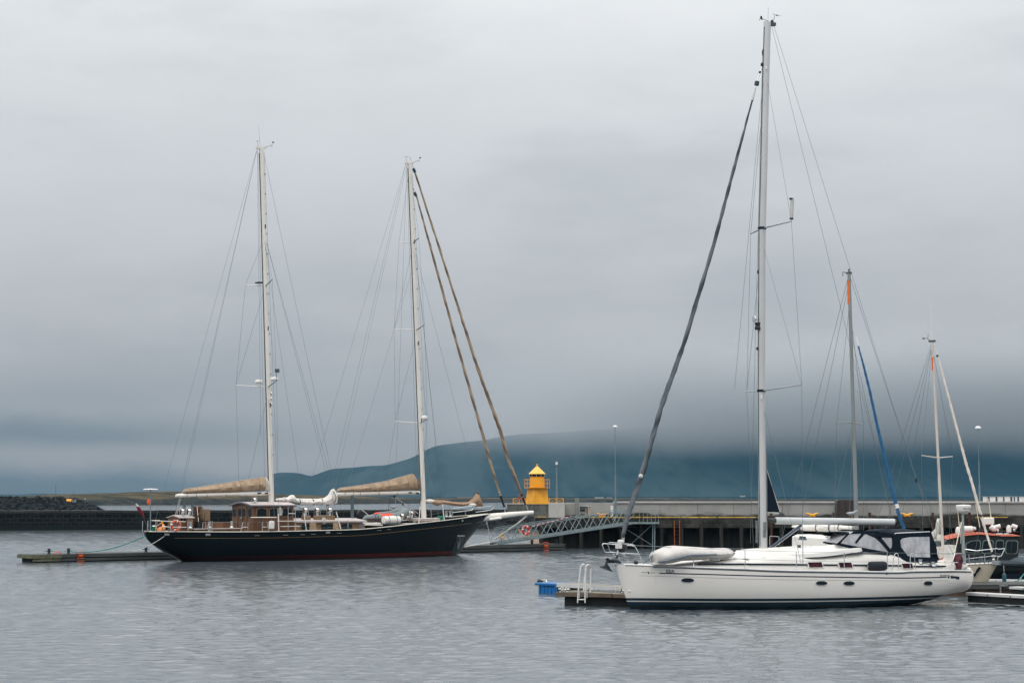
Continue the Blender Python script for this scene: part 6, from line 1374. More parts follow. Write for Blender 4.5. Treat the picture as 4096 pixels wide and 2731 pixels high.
x0_, x1_ = topc[0][0], topc[-1][0]; rings = []; n = 70
def cw_(x): return min(HY.st(x)[2] - .38, 1.45)
for i in range(n + 1):
    x = lerp(x0_, x1_, i / n); b = cw_(x); zd = HY.st(x)[1] - .06; zt_ = max(interp(topc, x), zd + .1); zs_ = min(max(interp(shd, x), zd + .08), zt_ - .02)
    rings.append([(x, -b, zd), (x, -b + .03, lerp(zd, zs_, .75)), (x, -b + .16, zs_ + .02), (x, -b * .6, lerp(zs_, zt_, .6)), (x, -b * .45, lerp(zs_, zt_, .9)), (x, 0, zt_), (x, b * .45, lerp(zs_, zt_, .9)), (x, b * .6, lerp(zs_, zt_, .6)), (x, b - .16, zs_ + .02), (x, b - .03, lerp(zd, zs_, .75)), (x, b, zd)])
roofY = MB().loft(rings).build('coachroof', decky, yt, smooth=50)
def cside(x, z_): return cw_(x) + .004
def stripe_on_cabin(pts, h_, name, m):
    a = [YS(c_, x_, y_, 1.42) for c_, x_, y_ in pts]
    rg = []
    for p, q in zip(a, a[1:]):
        for i in range(6): s_ = p.lerp(q, i / 6); rg.append(s_)
    rg.append(a[-1]); R2 = [[(p.x, cw_(p.x) + .006, p.z + h_ / 2), (p.x, cw_(p.x) - .03, p.z + h_ / 2), (p.x, cw_(p.x) - .03, p.z - h_ / 2), (p.x, cw_(p.x) + .006, p.z - h_ / 2)] for p in rg]
    MB().loft(R2).build(name, m, roofY); MB().loft([[(x, -y, z_) for x, y, z_ in r_] for r_ in R2]).build(name, m, roofY)
stripe_on_cabin([('4', 1870, 540), ('4', 2352, 535), ('5', 700, 960), ('5', 1400, 968), ('5', 2195, 975), ('6', 700, 985), ('6', 1180, 985)], .055, 'cabin_stripe', navy)
for c_, x_, y_, w_, h_ in (('5', 1130, 963, 205, 55), ('5', 1508, 967, 195, 55), ('6', 560, 977, 165, 52)):
    p = YS(c_, x_, y_, 1.45); sc_ = .31891 * 61 / FPX / math.cos(angY + math.pi); hw_, hh_ = w_ * sc_ / 2, h_ * sc_ / 2 * 1.12
    poly = lambda e, off: [(p.x - (hw_ - .06) * e, off, p.z + hh_ * e), (p.x + hw_ * e, off, p.z + hh_ * e), (p.x + (hw_ - .07) * e, off, p.z - hh_ * e), (p.x - hw_ * e, off, p.z - hh_ * e)]
    yy = cw_(p.x); fr = MB().prism(poly(1.12, yy + .004), (0, .02, 0)).build('window', whitep, roofY, bevel=.01); MB().prism(poly(.98, yy + .024), (0, .008, 0)).build('pane', mat('tinted_glass', (.035, .009, .013), .2, var=.4, vs=3, spec=.3), fr, smooth=0)
for c_, x_, y_, w_ in (('5', 205, 898, .48), ('5', 555, 885, .62), ('4', 1985, 500, .3)):
    p = YS(c_, x_, y_, 1.05); MB().box((p.x, 1.05, p.z + .02), (w_, .26, .035)).build('deck_hatch', mat('grey_hatch', (.35, .36, .36), .2), roofY, bevel=.015)
for c_, x_, y_ in (('5', 930, 742), ('5', 955, 632), ('5', 993, 637)): p = YS(c_, x_, y_, .5); MB().lathe([(.10, 0), (.10, .03), (.06, .06), (.07, .12), (.001, .13)], (p.x, .5, p.z - .05), 12).build('winch', mat('dark_fitting', (.05, .08, .10), .4, .4), roofY)
# cockpit coaming and winch aft
p0, p1 = YS('6', 560, 970, 1.35), YS('6', 1160, 1000, 1.3); MB().box(((p0.x + p1.x) / 2, 0, HY.st(p1.x)[1] + .06), (abs(p0.x - p1.x), 2.6, .30)).build('cockpit_coaming', decky, yt, bevel=.05)
for x_, y_ in ((720, 930), (880, 960)): p = YS('6', x_, y_, 1.3); MB().lathe([(.12, 0), (.12, .04), (.08, .08), (.09, .18), (.001, .2)], (p.x, 1.3, p.z - .08), 12).build('winch', steel, yt)
# stanchions and life lines
STP = [('4', 1770, 555, 372), ('4', 2310, 572, 392), ('5', 908, 1015, 800), ('5', 1508, 1032, 815), ('6', 325, 1032, 812)]
tops = []
for c_, x_, y0_, y1_ in STP:
    xx, zz_ = ysh(c_, x_, y0_); v = HY.st(xx)[2] - .06; t_ = YS(c_, x_ + 2, y1_, v)
    for sd_ in (1, -1): MB().tube([(xx, sd_ * v, HY.st(xx)[1]), (xx, sd_ * v, t_.z)], .014, 6).build('stanchion', steel, yt)
    MB().lathe([(.035, 0), (.03, .06), (.016, .09)], (xx, v, HY.st(xx)[1]), 8).build('stanchion_base', steel, yt); tops.append((xx, v, t_.z))
def gateY(pts):
    P2 = [];
    for x_, y_ in pts: p = YS('6', x_, y_, 1.75); P2.append((p.x, HY.st(p.x)[2] - .06, p.z))
    for sd_ in (1, -1): MB().tube([(a_[0], a_[1] * sd_, a_[2]) for a_ in P2], .014, 6).build('gate_frame', steel, yt)
gateY([(325, 1032), (345, 880), (360, 830), (380, 818), (405, 825), (413, 860), (413, 1032)]); gateY([(572, 1032), (572, 850), (585, 825), (610, 824), (625, 850), (640, 950), (652, 1032)])
for frac, r in ((1.0, .006), (.52, .005)):
    L_ = [(x, v, HY.st(x)[1] + (z_ - HY.st(x)[1]) * frac) for x, v, z_ in tops]
    st0 = yk(1370, 530, .52) if frac == 1 else yk(1530, 830, .55); L_ = [tuple(st0)] + L_ + [tuple(YS('6', 1150, 830 if frac == 1 else 930, 1.45))]
    for sd_ in (1, -1): MB().tube([(a_[0], a_[1] * sd_, a_[2]) for a_ in L_], r, 4).build('life_line', wire, yt)
# pushpit
Z6 = lambda x, y, v: YS('6', x, y, v)
pz = MB().tube([Z6(1100, 1030, 1.45), Z6(1145, 870, 1.45), Z6(1160, 828, 1.42), Z6(1290, 826, 1.2), (YLS + .05, 0, Z6(1290, 826, 1.2).z), (YLS + .35, -1.3, Z6(1160, 828, 1.42).z), (YLS + 1.4, -1.5, Z6(1160, 828, 1.42).z), (YLS + 1.5, -1.5, HY.st(YLS + 1.5)[1])], .017, 6).build('pushpit', steel, yt)
MB().tube([Z6(1120, 935, 1.45), Z6(1290, 940, 1.2), (YLS + .1, 0, Z6(1290, 940, 1.2).z)], .014, 6).build('pushpit_rail', steel, pz); MB().tube([Z6(1290, 826, 1.2), Z6(1290, 1030, 1.2)], .017, 6).build('pushpit_leg', steel, pz)
MB().tube([Z6(1105, 1000, 1.3), Z6(1150, 840, 1.3), Z6(1240, 430, 1.1)], .018, 6).build('whip_staff', mat('cream_staff', (.7, .66, .52), .5), pz)
# radar pole with dome
rp = MB().tube([Z6(1270, 1030, 1.15), Z6(1262, 600, 1.1), Z6(1258, 330, 1.05)], [.075, .055, .04], 10).build('radar_pole', mat('radar_pole_grey', (.30, .33, .32), .4, .4), yt)
MB().tube([Z6(1245, 430, 1.1), Z6(1232, 700, 1.1)], .02, 6).build('pole_strut', steel, rp)
q = Z6(1268, 262, 1.05); s_ = .31886 * 64.5 / FPX * 93
dm = MB().lathe([(.05, -.16), (.15, -.13), (s_ * .86, -.085), (s_ * .98, .02), (s_, .09), (s_ * .985, .115), (s_ * .9, .135), (.001, .15)], (q.x, q.y, q.z), 28).build('radar_dome', whitep, rp)
def s_dome(c, x, y):
    d_ = ray(*k(c, x, y)); D = (FY.o + FY.x * q.x + FY.y * q.y); o2 = CAMP; 
    # intersect the view ray with the upright cylinder of the dome
    dx, dy = d_.x, d_.y; fx, fy = o2.x - D.x, o2.y - D.y; rr = s_ * .992 + .004; A = dx * dx + dy * dy; B = 2 * (fx * dx + fy * dy); C_ = fx * fx + fy * fy - rr * rr; disc = B * B - 4 * A * C_
    tt = (-B - math.sqrt(max(disc, 0))) / (2 * A); return FY.loc(o2 + d_ * tt)
lettering('Raymarine', 'H', 552, 258, 792, 262, 40, mat('raspberry_lettering', (.06, .01, .03), .4), 'lettering', dm, s_dome, bold=.01)
# flag bundle and liferaft at the stern
q = Z6(1200, 880, 1.25); fl = MB().loft([[(q.x + dx + w_ * math.cos(a_), q.y + w_ * math.sin(a_) * .5, q.z + dz) for a_ in [2 * math.pi * j / 8 for j in range(8)]] for dx, dz, w_ in ((.1, .22, .05), (.02, .12, .16), (0, -.1, .22), (-.02, -.28, .14), (0, -.5, .10), (0, -.62, .03))]).build('furled_ensign', mat('ensign_cloth', (.09, .02, .03), .85, var=.9, vs=5), yt)
q = Z6(1225, 950, 1.0); MB().ell((q.x, q.y, q.z - .1), (.28, .25, .16), 12, 8).build('cream_cushion', decky, yt)
# ---- navy canopy: spray hood and bimini with clear windows
clear = mat('clear_vinyl', (.44, .44, .46), .22, var=.25, vs=2.2, stretch=(1, 1, 1), bump=.35, bs=3, dirt=(.16, .17, .19), da=.5)
CV = 1.30
hood = [('5', 1400, 703), ('5', 1520, 600), ('5', 1600, 556), ('5', 1700, 548), ('5', 1930, 540), ('6', 250, 545), ('6', 380, 560), ('6', 395, 560)]
bim = [('6', 392, 562), ('6', 480, 528), ('6', 560, 513), ('6', 680, 512), ('6', 760, 522), ('6', 838, 550)]
def arch(x, zc_, zlow, w_, n=10):
    r = []
    for i in range(n + 1): a_ = math.pi * i / n; r.append((x, w_ * math.copysign(abs(math.cos(a_)) ** .55, math.cos(a_)), zlow + (zc_ - zlow) * math.sin(a_) ** .55))
    return r
cvx = lambda q_: Vector((YS(*q_, CV).x, 0, YS(*q_, .3).z)); hp = [cvx(q_) for q_ in hood]; bp = [cvx(q_) for q_ in bim]
lowt = sorted([(YS('5', 1400, 708, CV).x, YS('5', 1400, 708, CV).z), (YS('5', 1700, 765, CV).x, YS('5', 1700, 765, CV).z), (YS('5', 2050, 820, CV).x, YS('5', 2050, 820, CV).z), (YS('6', 420, 870, CV).x, YS('6', 420, 870, CV).z), (YS('6', 560, 930, CV).x, YS('6', 560, 930, CV).z), (YS('6', 930, 940, CV).x, YS('6', 930, 940, CV).z)])
def ring_t(p, w_, dl=0): return arch(p.x, p.z, max(interp(lowt, p.x), p.z - 2), w_)
can = MB().loft([[(a_[0], a_[1] * .98, a_[2]) for a_ in arch(p.x, p.z, p.z - dz_, w_)] for p, w_, dz_ in ((hp[2], .95, .10), (hp[3], 1.05, .18), (hp[4], 1.2, .22), (hp[5], 1.28, .24), (hp[6], 1.3, .25))], closed=False, caps=False)
can.loft([arch(p.x, p.z, p.z - dz_, w_) for p, w_, dz_ in ((bp[0], 1.3, .20), (bp[1], 1.33, .27), (bp[2], 1.34, .30), (bp[3], 1.34, .30), (bp[4], 1.33, .26), (bp[5], 1.3, .14))], closed=False, caps=False)
cn = can.build('canopy', navyc, yt, smooth=60); sm_ = cn.modifiers.new('thick', 'SOLIDIFY'); sm_.thickness = .015
def side(polys, name, m, v, th, parent=None, both=True):
    for sd_ in ((1, -1) if both else (1,)):
        M = MB()
        for c_, pts in polys:
            ps = []
            for x_, y_ in pts: p = YS(c_, x_, y_, v); ps.append((p.x - (.95 if sd_ < 0 and c_ == '5' else 0), sd_ * v, p.z))
            M.prism(ps, (0, sd_ * th, 0))
        M.build(name, m, parent or cn, smooth=0)
def to5(x, y): px, py = k('6', x, y); return ((px - 2900) / .31891, (py - 1950) / .31891)
# navy side cloths built as frames round each clear window
side([('5', [(1395, 710), (1530, 575), (1562, 575), (1440, 700), (1430, 722)]), ('5', [(1430, 692), (1700, 745), (2060, 812), (2060, 850), (1700, 795), (1400, 715)]), ('5', [(1545, 585), (1640, 540), (1930, 545), (1900, 572), (1720, 572), (1560, 578)]),
      ('5', [(1715, 565), (1740, 585), (1655, 690), (1625, 690)]), ('5', [(1770, 560), (1900, 600), (2000, 690), (2090, 790), (2060, 812), (1960, 690), (1880, 625), (1760, 575)]), ('5', [(1880, 545), (2100, 575), (2100, 625), (1960, 622), (1880, 600)])], 'side_cloth', navyc, CV, .012)
side([('6', [(375, 575), (850, 552), (850, 612), (840, 612), (600, 615), (500, 632), (470, 660), (480, 740), (560, 850), (615, 868), (845, 873), (850, 872), (930, 780), (942, 935), (900, 952), (740, 935), (560, 930), (460, 880), (335, 800), (375, 730)]), ('6', [(840, 552), (862, 560), (932, 770), (935, 880), (848, 872), (842, 612)])], 'side_cloth', navyc, CV + .03, .012)
side([('5', [(1450, 698), (1558, 580), (1705, 575), (1640, 690), (1660, 735)])], 'clear_window', clear, CV - .008, .006)
side([('5', [(1665, 740), (1655, 692), (1745, 590), (1770, 578), (1880, 628), (1955, 695), (2045, 806)])], 'clear_window', clear, CV - .008, .006)
side([('5', [(1962, 625), (2090, 622), (2098, 700), (2085, 780)])], 'clear_window', clear, CV - .004, .006)
side([('6', [(500, 634), (600, 617), (840, 614), (846, 871), (620, 868), (565, 850), (484, 740), (474, 662)])], 'clear_window', clear, CV + .042, .006)
p0, p1, p2 = YS('6', 392, 578, CV), YS('6', 412, 568, CV), YS('6', 836, 550, CV); MB().tube([(p_.x, CV + .05, p_.z) for p_ in (p0, p1, p2)], .014, 5).build('zip_edge', steel, cn)
fw = [YS('5', 1400, 703, CV), YS('5', 1590, 556, .9)]
rows = [[(lerp(fw[0].x, fw[1].x, u) - .95 * (1 - s2) / 2 * (1 - u * .5), s2 * lerp(CV, 1.0, u), lerp(fw[0].z, fw[1].z, u) + .02) for s2 in [i / 4 - 1 for i in range(9)]] for u in (0, .25, .5, .75, 1)]
MB().loft(rows, closed=False, caps=False).build('front_window', clear, cn)
bx1 = YS('6', 848, 560, CV).x; bz = YS('6', 848, 560, CV).z; MB().prism([(bx1, -CV, bz), (bx1, CV, bz), (bx1 - .35, CV, bz - 1.0), (bx1 - .35, -CV, bz - 1.0)], (-.015, 0, 0)).build('aft_cloth', navyc, cn)
# ============================================================ things on the white yacht
def ay(c_, x_, y_, v): l = YS(c_, x_, y_, v); w_ = FY.o + FY.x * l.x + FY.y * v; w_.z = l.z; return w_
# inflatable dinghy upside down on the foredeck
w0 = ay('M', 1100, 480, .55); lo = FY.loc(w0)
o = thing('inflatable_dinghy', 'deflating pale grey inflatable dinghy lying upside down on the white yacht foredeck', 'dinghy', tuple(w0), angY)
def DL_(x, y, v=.55): p = YS('M', x, y, v); return Vector((p.x, p.y, p.z)) - lo
tubeg = mat('pale_dinghy_rubber', (.54, .51, .485), .6, var=.10, vs=3, dirt=(.30, .29, .28), da=.5, bump=.8, bs=2.5)
topd = [(360, 325), (450, 270), (560, 225), (680, 170), (760, 160), (1000, 175), (1400, 200), (1560, 218), (1750, 212), (1860, 208), (1940, 260), (2020, 300)]
botd = [(300, 500), (420, 540), (620, 548), (760, 520), (880, 488), (1130, 480), (1400, 462), (1700, 440), (1850, 432), (1900, 425), (2020, 330)]
rings = []; n = 40
for i in range(n + 1):
    x = lerp(362, 2005, i / n); a = DL_(x, interp(topd, x), .55); b = DL_(x, interp(botd, x), .85); c = (a + b) / 2; hh = (a.z - b.z) / 2; e = min(1, (i + .6) / 3.0) ** .5 * min(1, (n - i + .5) / 5) ** .6; w_ = .72 * e
    rings.append([(c.x, .05 + w_ * math.copysign(abs(math.cos(q_)) ** .8, math.cos(q_)) + 0, c.z + hh * math.copysign(abs(math.sin(q_)) ** .9, math.sin(q_))) for q_ in [2 * math.pi * j / 16 for j in range(16)]])
MB().loft(rings).build('tube', tubeg, o, smooth=50)
def dside(pts, hpx, name, m):
    rg = []
    for i in range(31):
        u = i / 30 * (len(pts) - 1); j = min(int(u), len(pts) - 2); x = lerp(pts[j][0], pts[j + 1][0], u - j); y = lerp(pts[j][1], pts[j + 1][1], u - j)
        yt_, yb_ = interp(topd, x), interp(botd, x); tt = (y - (yt_ + yb_) / 2) / ((yb_ - yt_) / 2); yy = .05 + .72 * max(.05, (1 - min(.98, abs(tt)) ** (1 / .9 * 2))) ** .4
        idx = (x - 362) / (2005 - 362) * 40; e = min(1, (idx + .6) / 3) ** .5 * min(1, (40 - idx + .5) / 5) ** .6; a = DL_(x, y, .72); rg.append((a.x, .05 + (yy - .05) * e + .012, a.z))
    MB().tube(rg, hpx, 6).build(name, m, o)
dside([(380, 492), (600, 430), (780, 390), (880, 362), (960, 350), (1200, 345), (1490, 335)], .036, 'grey_strake', mat('strake_grey', (.15, .18, .21), .6)); dside([(1860, 322), (1960, 318)], .03, 'grey_strake', mat('strake_grey', (.15, .18, .21), .6))
M = MB()
for q_ in ((340, 325), (350, 345), (375, 335)): p = DL_(*q_, .4); M.ell(tuple(p), (.06, .08, .07), 6, 5)
M.build('lashing_knot', mat('teal_dark_line', (.05, .10, .12), .8), o)
M = MB()
for e_ in ((280, 540), (300, 545), (330, 540), (400, 500), (250, 470)): M.tube([DL_(340, 340, .4), DL_(lerp(340, e_[0], .6) - 20, lerp(340, e_[1], .5), .5), DL_(*e_, .5)], .010, 4)
M.tube([DL_(340, 350, .5), DL_(220, 470, .7), DL_(120, 545, .75)], .014, 5).build('painter_line', mat('teal_dark_line', (.05, .10, .12), .8), o)
MB().box(tuple(DL_(430, 535, .8)), (.48, .3, .05)).build('transom_board', whitep, o)
# hard white dinghy upside down on the coachroof
w0 = ay('J', 600, 1100, .55); lo2 = FY.loc(w0)
o = thing('hard_dinghy', 'long white rigid dinghy lying upside down on the white yacht coachroof', 'dinghy', tuple(w0), angY)
def DJ(x, y, v=.6): p = YS('J', x, y, v); return Vector((p.x, p.y, p.z)) - lo2
topj = [(-395, 1150), (-330, 1080), (-200, 985), (0, 975), (300, 930), (700, 895), (1100, 850), (1500, 815), (1720, 812), (1810, 825), (1880, 900), (1905, 960)]
botj = [(-395, 1195), (-330, 1205), (0, 1208), (300, 1200), (700, 1175), (1000, 1140), (1300, 1100), (1650, 1050), (1850, 1010), (1905, 985)]
rings = []; n = 40
for i in range(n + 1):
    x = lerp(-393, 1903, i / n); a = DJ(x, interp(topj, x), .45); b = DJ(x, interp(botj, x), .95); e = math.sin(math.pi * min(.5, (i + 1) / n * 1.1)) * min(1, (n - i + 1.5) / 5) ** .5; w_ = .55 * max(e, .12); zt_, zb_ = a.z, b.z; xm = (a.x + b.x) / 2; cy = .28
    rings.append([(xm, cy + w_, zb_), (xm, cy + w_ * .96, lerp(zb_, zt_, .42)), (xm, cy + w_ * .80, lerp(zb_, zt_, .62)), (xm, cy + w_ * .3, lerp(zb_, zt_, .93)), (xm, cy, zt_), (xm, cy - w_ * .3, lerp(zb_, zt_, .93)), (xm, cy - w_ * .8, lerp(zb_, zt_, .62)), (xm, cy - w_ * .96, lerp(zb_, zt_, .42)), (xm, cy - w_, zb_)])
MB().loft(rings).build('shell', whitep, o, smooth=28)
rg = [(r_[0][0], r_[0][1] - .01, r_[0][2] - .012) for r_ in rings[1:-1]]; MB().tube(rg, .024, 5).build('gunwale_shade', navy, o)  # navy gunwale line paints in the shade along the dinghy's lower edge
p = DJ(950, 1160, .95); MB().tube([DJ(860, 1165, .97), DJ(950, 1160, .97), DJ(985, 1215, .97)], [.03, .035, .02], 6).build('rowlock', black, o)
p = DJ(620, 935, .8); MB().prism([(p.x - .05, p.y, p.z), (p.x, p.y, p.z + .07), (p.x + .03, p.y, p.z), (p.x, p.y, p.z - .09)], (0, .004, 0)).build('star_mark', mat('faded_mark', (.5, .48, .46), .5), o)
# navy fender on deck
q = ay('6', 188, 980, 1.62); o = thing('navy_fender', 'fat dark navy fender lying on the white yacht side deck', 'fender', tuple(q), angY)
MB().lathe([(.001, -.36), (.08, -.355), (.15, -.31), (.165, -.25), (.165, .25), (.15, .31), (.08, .355), (.001, .36)], (0, 0, 0), 20, 'x').build('cover', mat('navy_fender_cloth', (.003, .010, .017), .75, var=.2), o); MB().torus((.37, 0, 0), .03, .01, (0, 1, 0), 10, 5).build('eye', rope, o)
q = YS('K', 1430, 1120, .2); MB().ell(tuple(q), (.09, .07, .07), 8, 6).build('windlass', black, yt)
CR['R'] = (2120, 2310, .18707); CR['6b'] = (3960, 2210, .12121); CR['Z'] = (3700, 2050, .15311)
creamhull = mat('cream_hull_paint', (.52, .47, .37), .35, var=.08, vs=1, dirt=(.35, .31, .24), da=.4)
cabinw = mat('small_boat_white', (.74, .71, .66), .4, var=.05, vs=1.5, dirt=(.5, .47, .42), da=.3)
bandm = mat('orange_mast_band', (.72, .13, .015), .5, var=.12)
# ============================================================ two smaller sloops behind the white yacht
def sloop(name, label, bow_px, Db, ang, LOA, beam, zsh, hullm):
    b = P(*bow_px, Db); xh = Vector((math.cos(ang), math.sin(ang), 0)); o = Vector((b.x, b.y, 0)) - xh * LOA / 2; F = Frame(o, ang)
    root = thing(name, label, 'sailing boat', (o.x, o.y, 0), ang); h = LOA / 2; zb_ = b.z
    half = [(-h, beam * .30), (-h * .5, beam * .45), (0, beam * .5), (h * .5, beam * .36), (h * .85, beam * .13), (h, .04)]
    sheer = [(-h, zsh), (0, zsh - .06), (h, zb_)]; keel = [(-h, .25), (-h * .7, -.2), (0, -.45), (h * .55, -.3), (h * .80, .0), (h, zb_ - .06)]
    H = Hull(keel, sheer, half, [(-h, 2.4), (0, 2.6), (h, 1.3)], [-h + .005 + (LOA - .01) * i / 50 for i in range(51)])
    hl_ = H.mesh(14).build('hull', hullm, root, smooth=60); H.deck(.03, .0).build('deck', cabinw, root)
    for s_ in (-1, 1): MB().tube([(x, s_ * H.st(x)[2], H.st(x)[1]) for x in H.xs[1:-1]], .03, 6).build('toe_rail', cabinw, root)
    return root, F, H
bA, FA, HA = sloop('grey_mast_sloop', 'sloop with a grey mast and blue furled sail partly hidden behind the white yacht', (3700, 2240), 70.8, R(-40), 9.6, 3.1, 1.15, cabinw)
bB, FB_, HB_ = sloop('cream_sloop', 'small cream sloop with a slim mast and white furled jib by the yacht stern', (3989, 2251), 70.6, R(-42), 8.0, 2.6, 1.05, creamhull)
def rigmast(F, root, top, base, r, m, band, spl, spr, spm, tipz=None):
    a = F.S(*top); b = F.S(*base); b = b + (b - a).normalized() * .6
    ms = MB().tube([b, a], [r, r * .82], 12).build('mast', m, root)
    if band: p, q = F.S(*band[0]), F.S(*band[1]); MB().tube([p, q], r * .93, 12).build('orange_band', bandm, ms)
    o_ = F.S(*spm); D = (F.o + F.x * o_.x).y; kk = FPX / D; lx_, rx_, mx_ = k(*spl)[0], k(*spr)[0], k(*spm)[0]
    zt_ = F.S(*spr).z; hv, cx_ = solve_tips(F, o_, zt_, lx_, rx_, -1 if F.a > 0 else 1); tips = []
    for s_ in (1, -1): t_ = Vector((o_.x + cx_, s_ * hv, zt_)); tips.append(t_); MB().tube([o_, t_], [.03, .02], 5).build('spreader', m, ms)
    return ms, a, b, tips, o_
gm = mat('grey_mast_paint', (.25, .27, .27), .4, .3, var=.06, vs=.6); cm_ = mat('cream_mast_paint', (.58, .53, .47), .45, .0, var=.06, vs=.6)
mA, tA, bsA, tipA, oA = rigmast(FA, bA, ('V', 137, 135), ('5', 1648, 380), .085, gm, (('V', 137, 176), ('V', 139, 308)), ('V', 67, 990), ('V', 220, 990), ('V', 158, 984))
mB, tB, bsB, tipB, oB = rigmast(FB_, bB, ('V', 611, 522), ('6', 1012, 840), .060, cm_, (('V', 615, 612), ('V', 617, 686)), ('V', 550, 1170), ('V', 727, 1172), ('V', 645, 1184))
MB().box((tA.x, tA.y, tA.z + .03), (.22, .12, .08)).tube([tA, tA + Vector((0, 0, .2))], .035, 6).tube([tA, tA + Vector((-.28, 0, .1)), tA + Vector((-.3, 0, -.08))], .02, 5).build('masthead', dgrey, mA)
MB().box((tB.x, tB.y, tB.z + .02), (.28, .1, .08)).tube([tB + Vector((-.1, 0, .05)), FB_.S('V', 583, 503), FB_.S('V', 560, 503)], .012, 5).ell(tuple(FB_.S('V', 562, 504)), (.07, .03, .035), 6, 5).tube([FB_.S('V', 586, 505), FB_.S('V', 588, 480)], .01, 4).build('masthead', dgrey, mB)
MB().tube([FB_.S('V', 612, 515), FB_.S('V', 601, 292)], [.016, .008], 5).build('whip_aerial', cabinw, mB)
blues = mat('blue_sail_cover', (.002, .080, .19), .75, var=.18, vs=3)
fA = furl([FA.S(*q) for q in (('V', 190, 548), ('V', 218, 650), ('V', 255, 800), ('V', 300, 1010), ('V', 340, 1180), ('V', 378, 1350), ('V', 408, 1460), ('V', 440, 1568), ('6', 500, 440), ('6', 545, 590))], [.03, .045, .055, .062, .07, .075, .075, .072, .07, .06], 'furled_jib', blues, bA, amp=.008)
MB().tube([FA.S('V', 180, 497), FA.S('V', 190, 548)], .025, 6).build('jib_head', cabinw, fA); MB().tube([FA.S('V', 408, 1448), FA.S('V', 413, 1472)], .082, 8).build('white_patch', cabinw, fA)
wj = mat('white_jib_cloth', (.62, .56, .49), .8, var=.12, vs=4, bump=.4, bs=6)
fB = furl([FB_.S(*q) for q in (('V', 624, 545), ('V', 645, 610), ('V', 700, 820), ('V', 750, 1010), ('V', 800, 1200), ('V', 845, 1350), ('V', 885, 1500), ('6', 1475, 300), ('6', 1545, 540), ('6', 1625, 800))], [.02, .03, .045, .05, .055, .058, .06, .062, .05, .04], 'furled_jib', wj, bB, amp=.008)
MB().ell(tuple(FB_.S('V', 642, 604)), (.06, .05, .06), 7, 5).build('furler_swivel', black, fB); MB().tube([FB_.S('6', 1475, 335), FB_.S('6', 1500, 365)], .075, 8).build('sail_tie', brownst, fB)
MB().lathe([(.001, -.05), (.09, -.04), (.09, .04), (.001, .05)], tuple(FB_.S('6', 1645, 855)), 10).build('furler_drum', steel, fB)
dk = lambda F, H, x, s_: Vector((x, s_ * H.st(x)[2] * .93, H.st(x)[1]))
sg = []
for i, s_ in ((0, 1), (1, -1)): sg += [(tA + Vector((0, 0, -1.3)), tipA[i]), (tipA[i], dk(FA, HA, oA.x - .3, s_)), (oA, dk(FA, HA, oA.x + .3, s_)), (oA, dk(FA, HA, oA.x - .8, s_))]
sg += [(tA, FA.S('0', 3128, 2150)), (tA + Vector((0, 0, -.3)), FA.S('0', 3180, 2190)), (tA, FA.S('0', 3760, 2200)), (FA.S('V', 150, 480), FA.S('V', 385, 1568))]
seglist(bA, 'rigging_wire', sg, .009, wire)
sg = []
for i, s_ in ((0, 1), (1, -1)): sg += [(tB + Vector((0, 0, -.2)), tipB[i]), (tipB[i], dk(FB_, HB_, oB.x - .2, s_)), (oB, dk(FB_, HB_, oB.x + .3, s_))]
sg += [(tB, FB_.S('0', 3478, 2180)), (tB + Vector((0, 0, -.15)), FB_.S('0', 3520, 2200)), (tB + Vector((0, 0, -.1)), FB_.S('V', 430, 1568)), (FB_.S('6', 1500, 360), FB_.S('6', 1380, 960))]
seglist(bB, 'rigging_wire', sg, .008, wire)
# cabin, boom and stowed sail of the grey mast sloop
def cabin(F, root, c_, x0_, x1_, yt0, yt1, zb_, hw, m, name='cabin'):
    a, b = F.S(c_, x0_, yt0), F.S(c_, x1_, yt1)
    return MB().loft([[(x, -hw, zb_), (x, -hw + .08, z_ - .08), (x, -hw * .5, z_), (x, hw * .5, z_), (x, hw - .08, z_ - .08), (x, hw, zb_)] for x, z_ in ((a.x, a.z - .03), (lerp(a.x, b.x, .5), (a.z + b.z) / 2 + .02), (b.x, b.z))]).build(name, m, root, bevel=.02)
ca = cabin(FA, bA, '5', 975, 1640, 572, 640, 1.0, .95, cabinw)
MB().box(tuple(FA.S('5', 1330, 595, -.6)), (.5, .3, .05)).build('hatch', dgrey, ca)
a, b = FA.S('5', 1640, 500), FA.S('5', 850, 480); bmA = MB().tube([a, b], .06, 8).build('boom', gm, bA)
def bagF(F, c_, top, bot, hw, m, name, parent, seed=1, v=0.0):
    rs = random.Random(seed); xa, xb2 = top[0][0], top[-1][0]; rings = []; n = 40
    for i in range(n + 1):
        x = lerp(xa, xb2, i / n); p = F.S(c_, x, interp(top, x), v); q = F.S(c_, x, interp(bot, x), v); c = (p + q) / 2; hh = (p.z - q.z) / 2; e = min(1, (i + 1) / 2, (n - i + 1) / 2)
        rings.append([(c.x, v + hw * e * math.cos(j) * (1 + rs.uniform(-.12, .12)), c.z + hh * math.sin(j) * (1 + rs.uniform(-.05, .05))) for j in [2 * math.pi * g / 12 for g in range(12)]])
    return MB().loft(rings).build(name, m, parent)
bagF(FA, '5', [(845, 478), (920, 466), (1200, 462), (1400, 465), (1600, 480)], [(845, 492), (920, 520), (1000, 540), (1150, 545), (1300, 552), (1420, 540), (1600, 538)], .17, sailw, 'stowed_sail', bmA, 11)
for x_, h_ in ((958, .16), (1160, .17), (1325, .18), (1440, .16)): q = FA.S('5', x_, 508); MB().torus(tuple(q), h_, .025, (1, 0, .1), 14, 5).build('sail_tie', mat('slate_tie', (.06, .08, .11), .8), bmA)
q = FA.S('5', 1390, 665, -.5); MB().lathe([(.03, -.25), (.09, -.12), (.06, .1), (.01, .24)], tuple(q), 8).build('winch_handle_bag', navyc, ca)
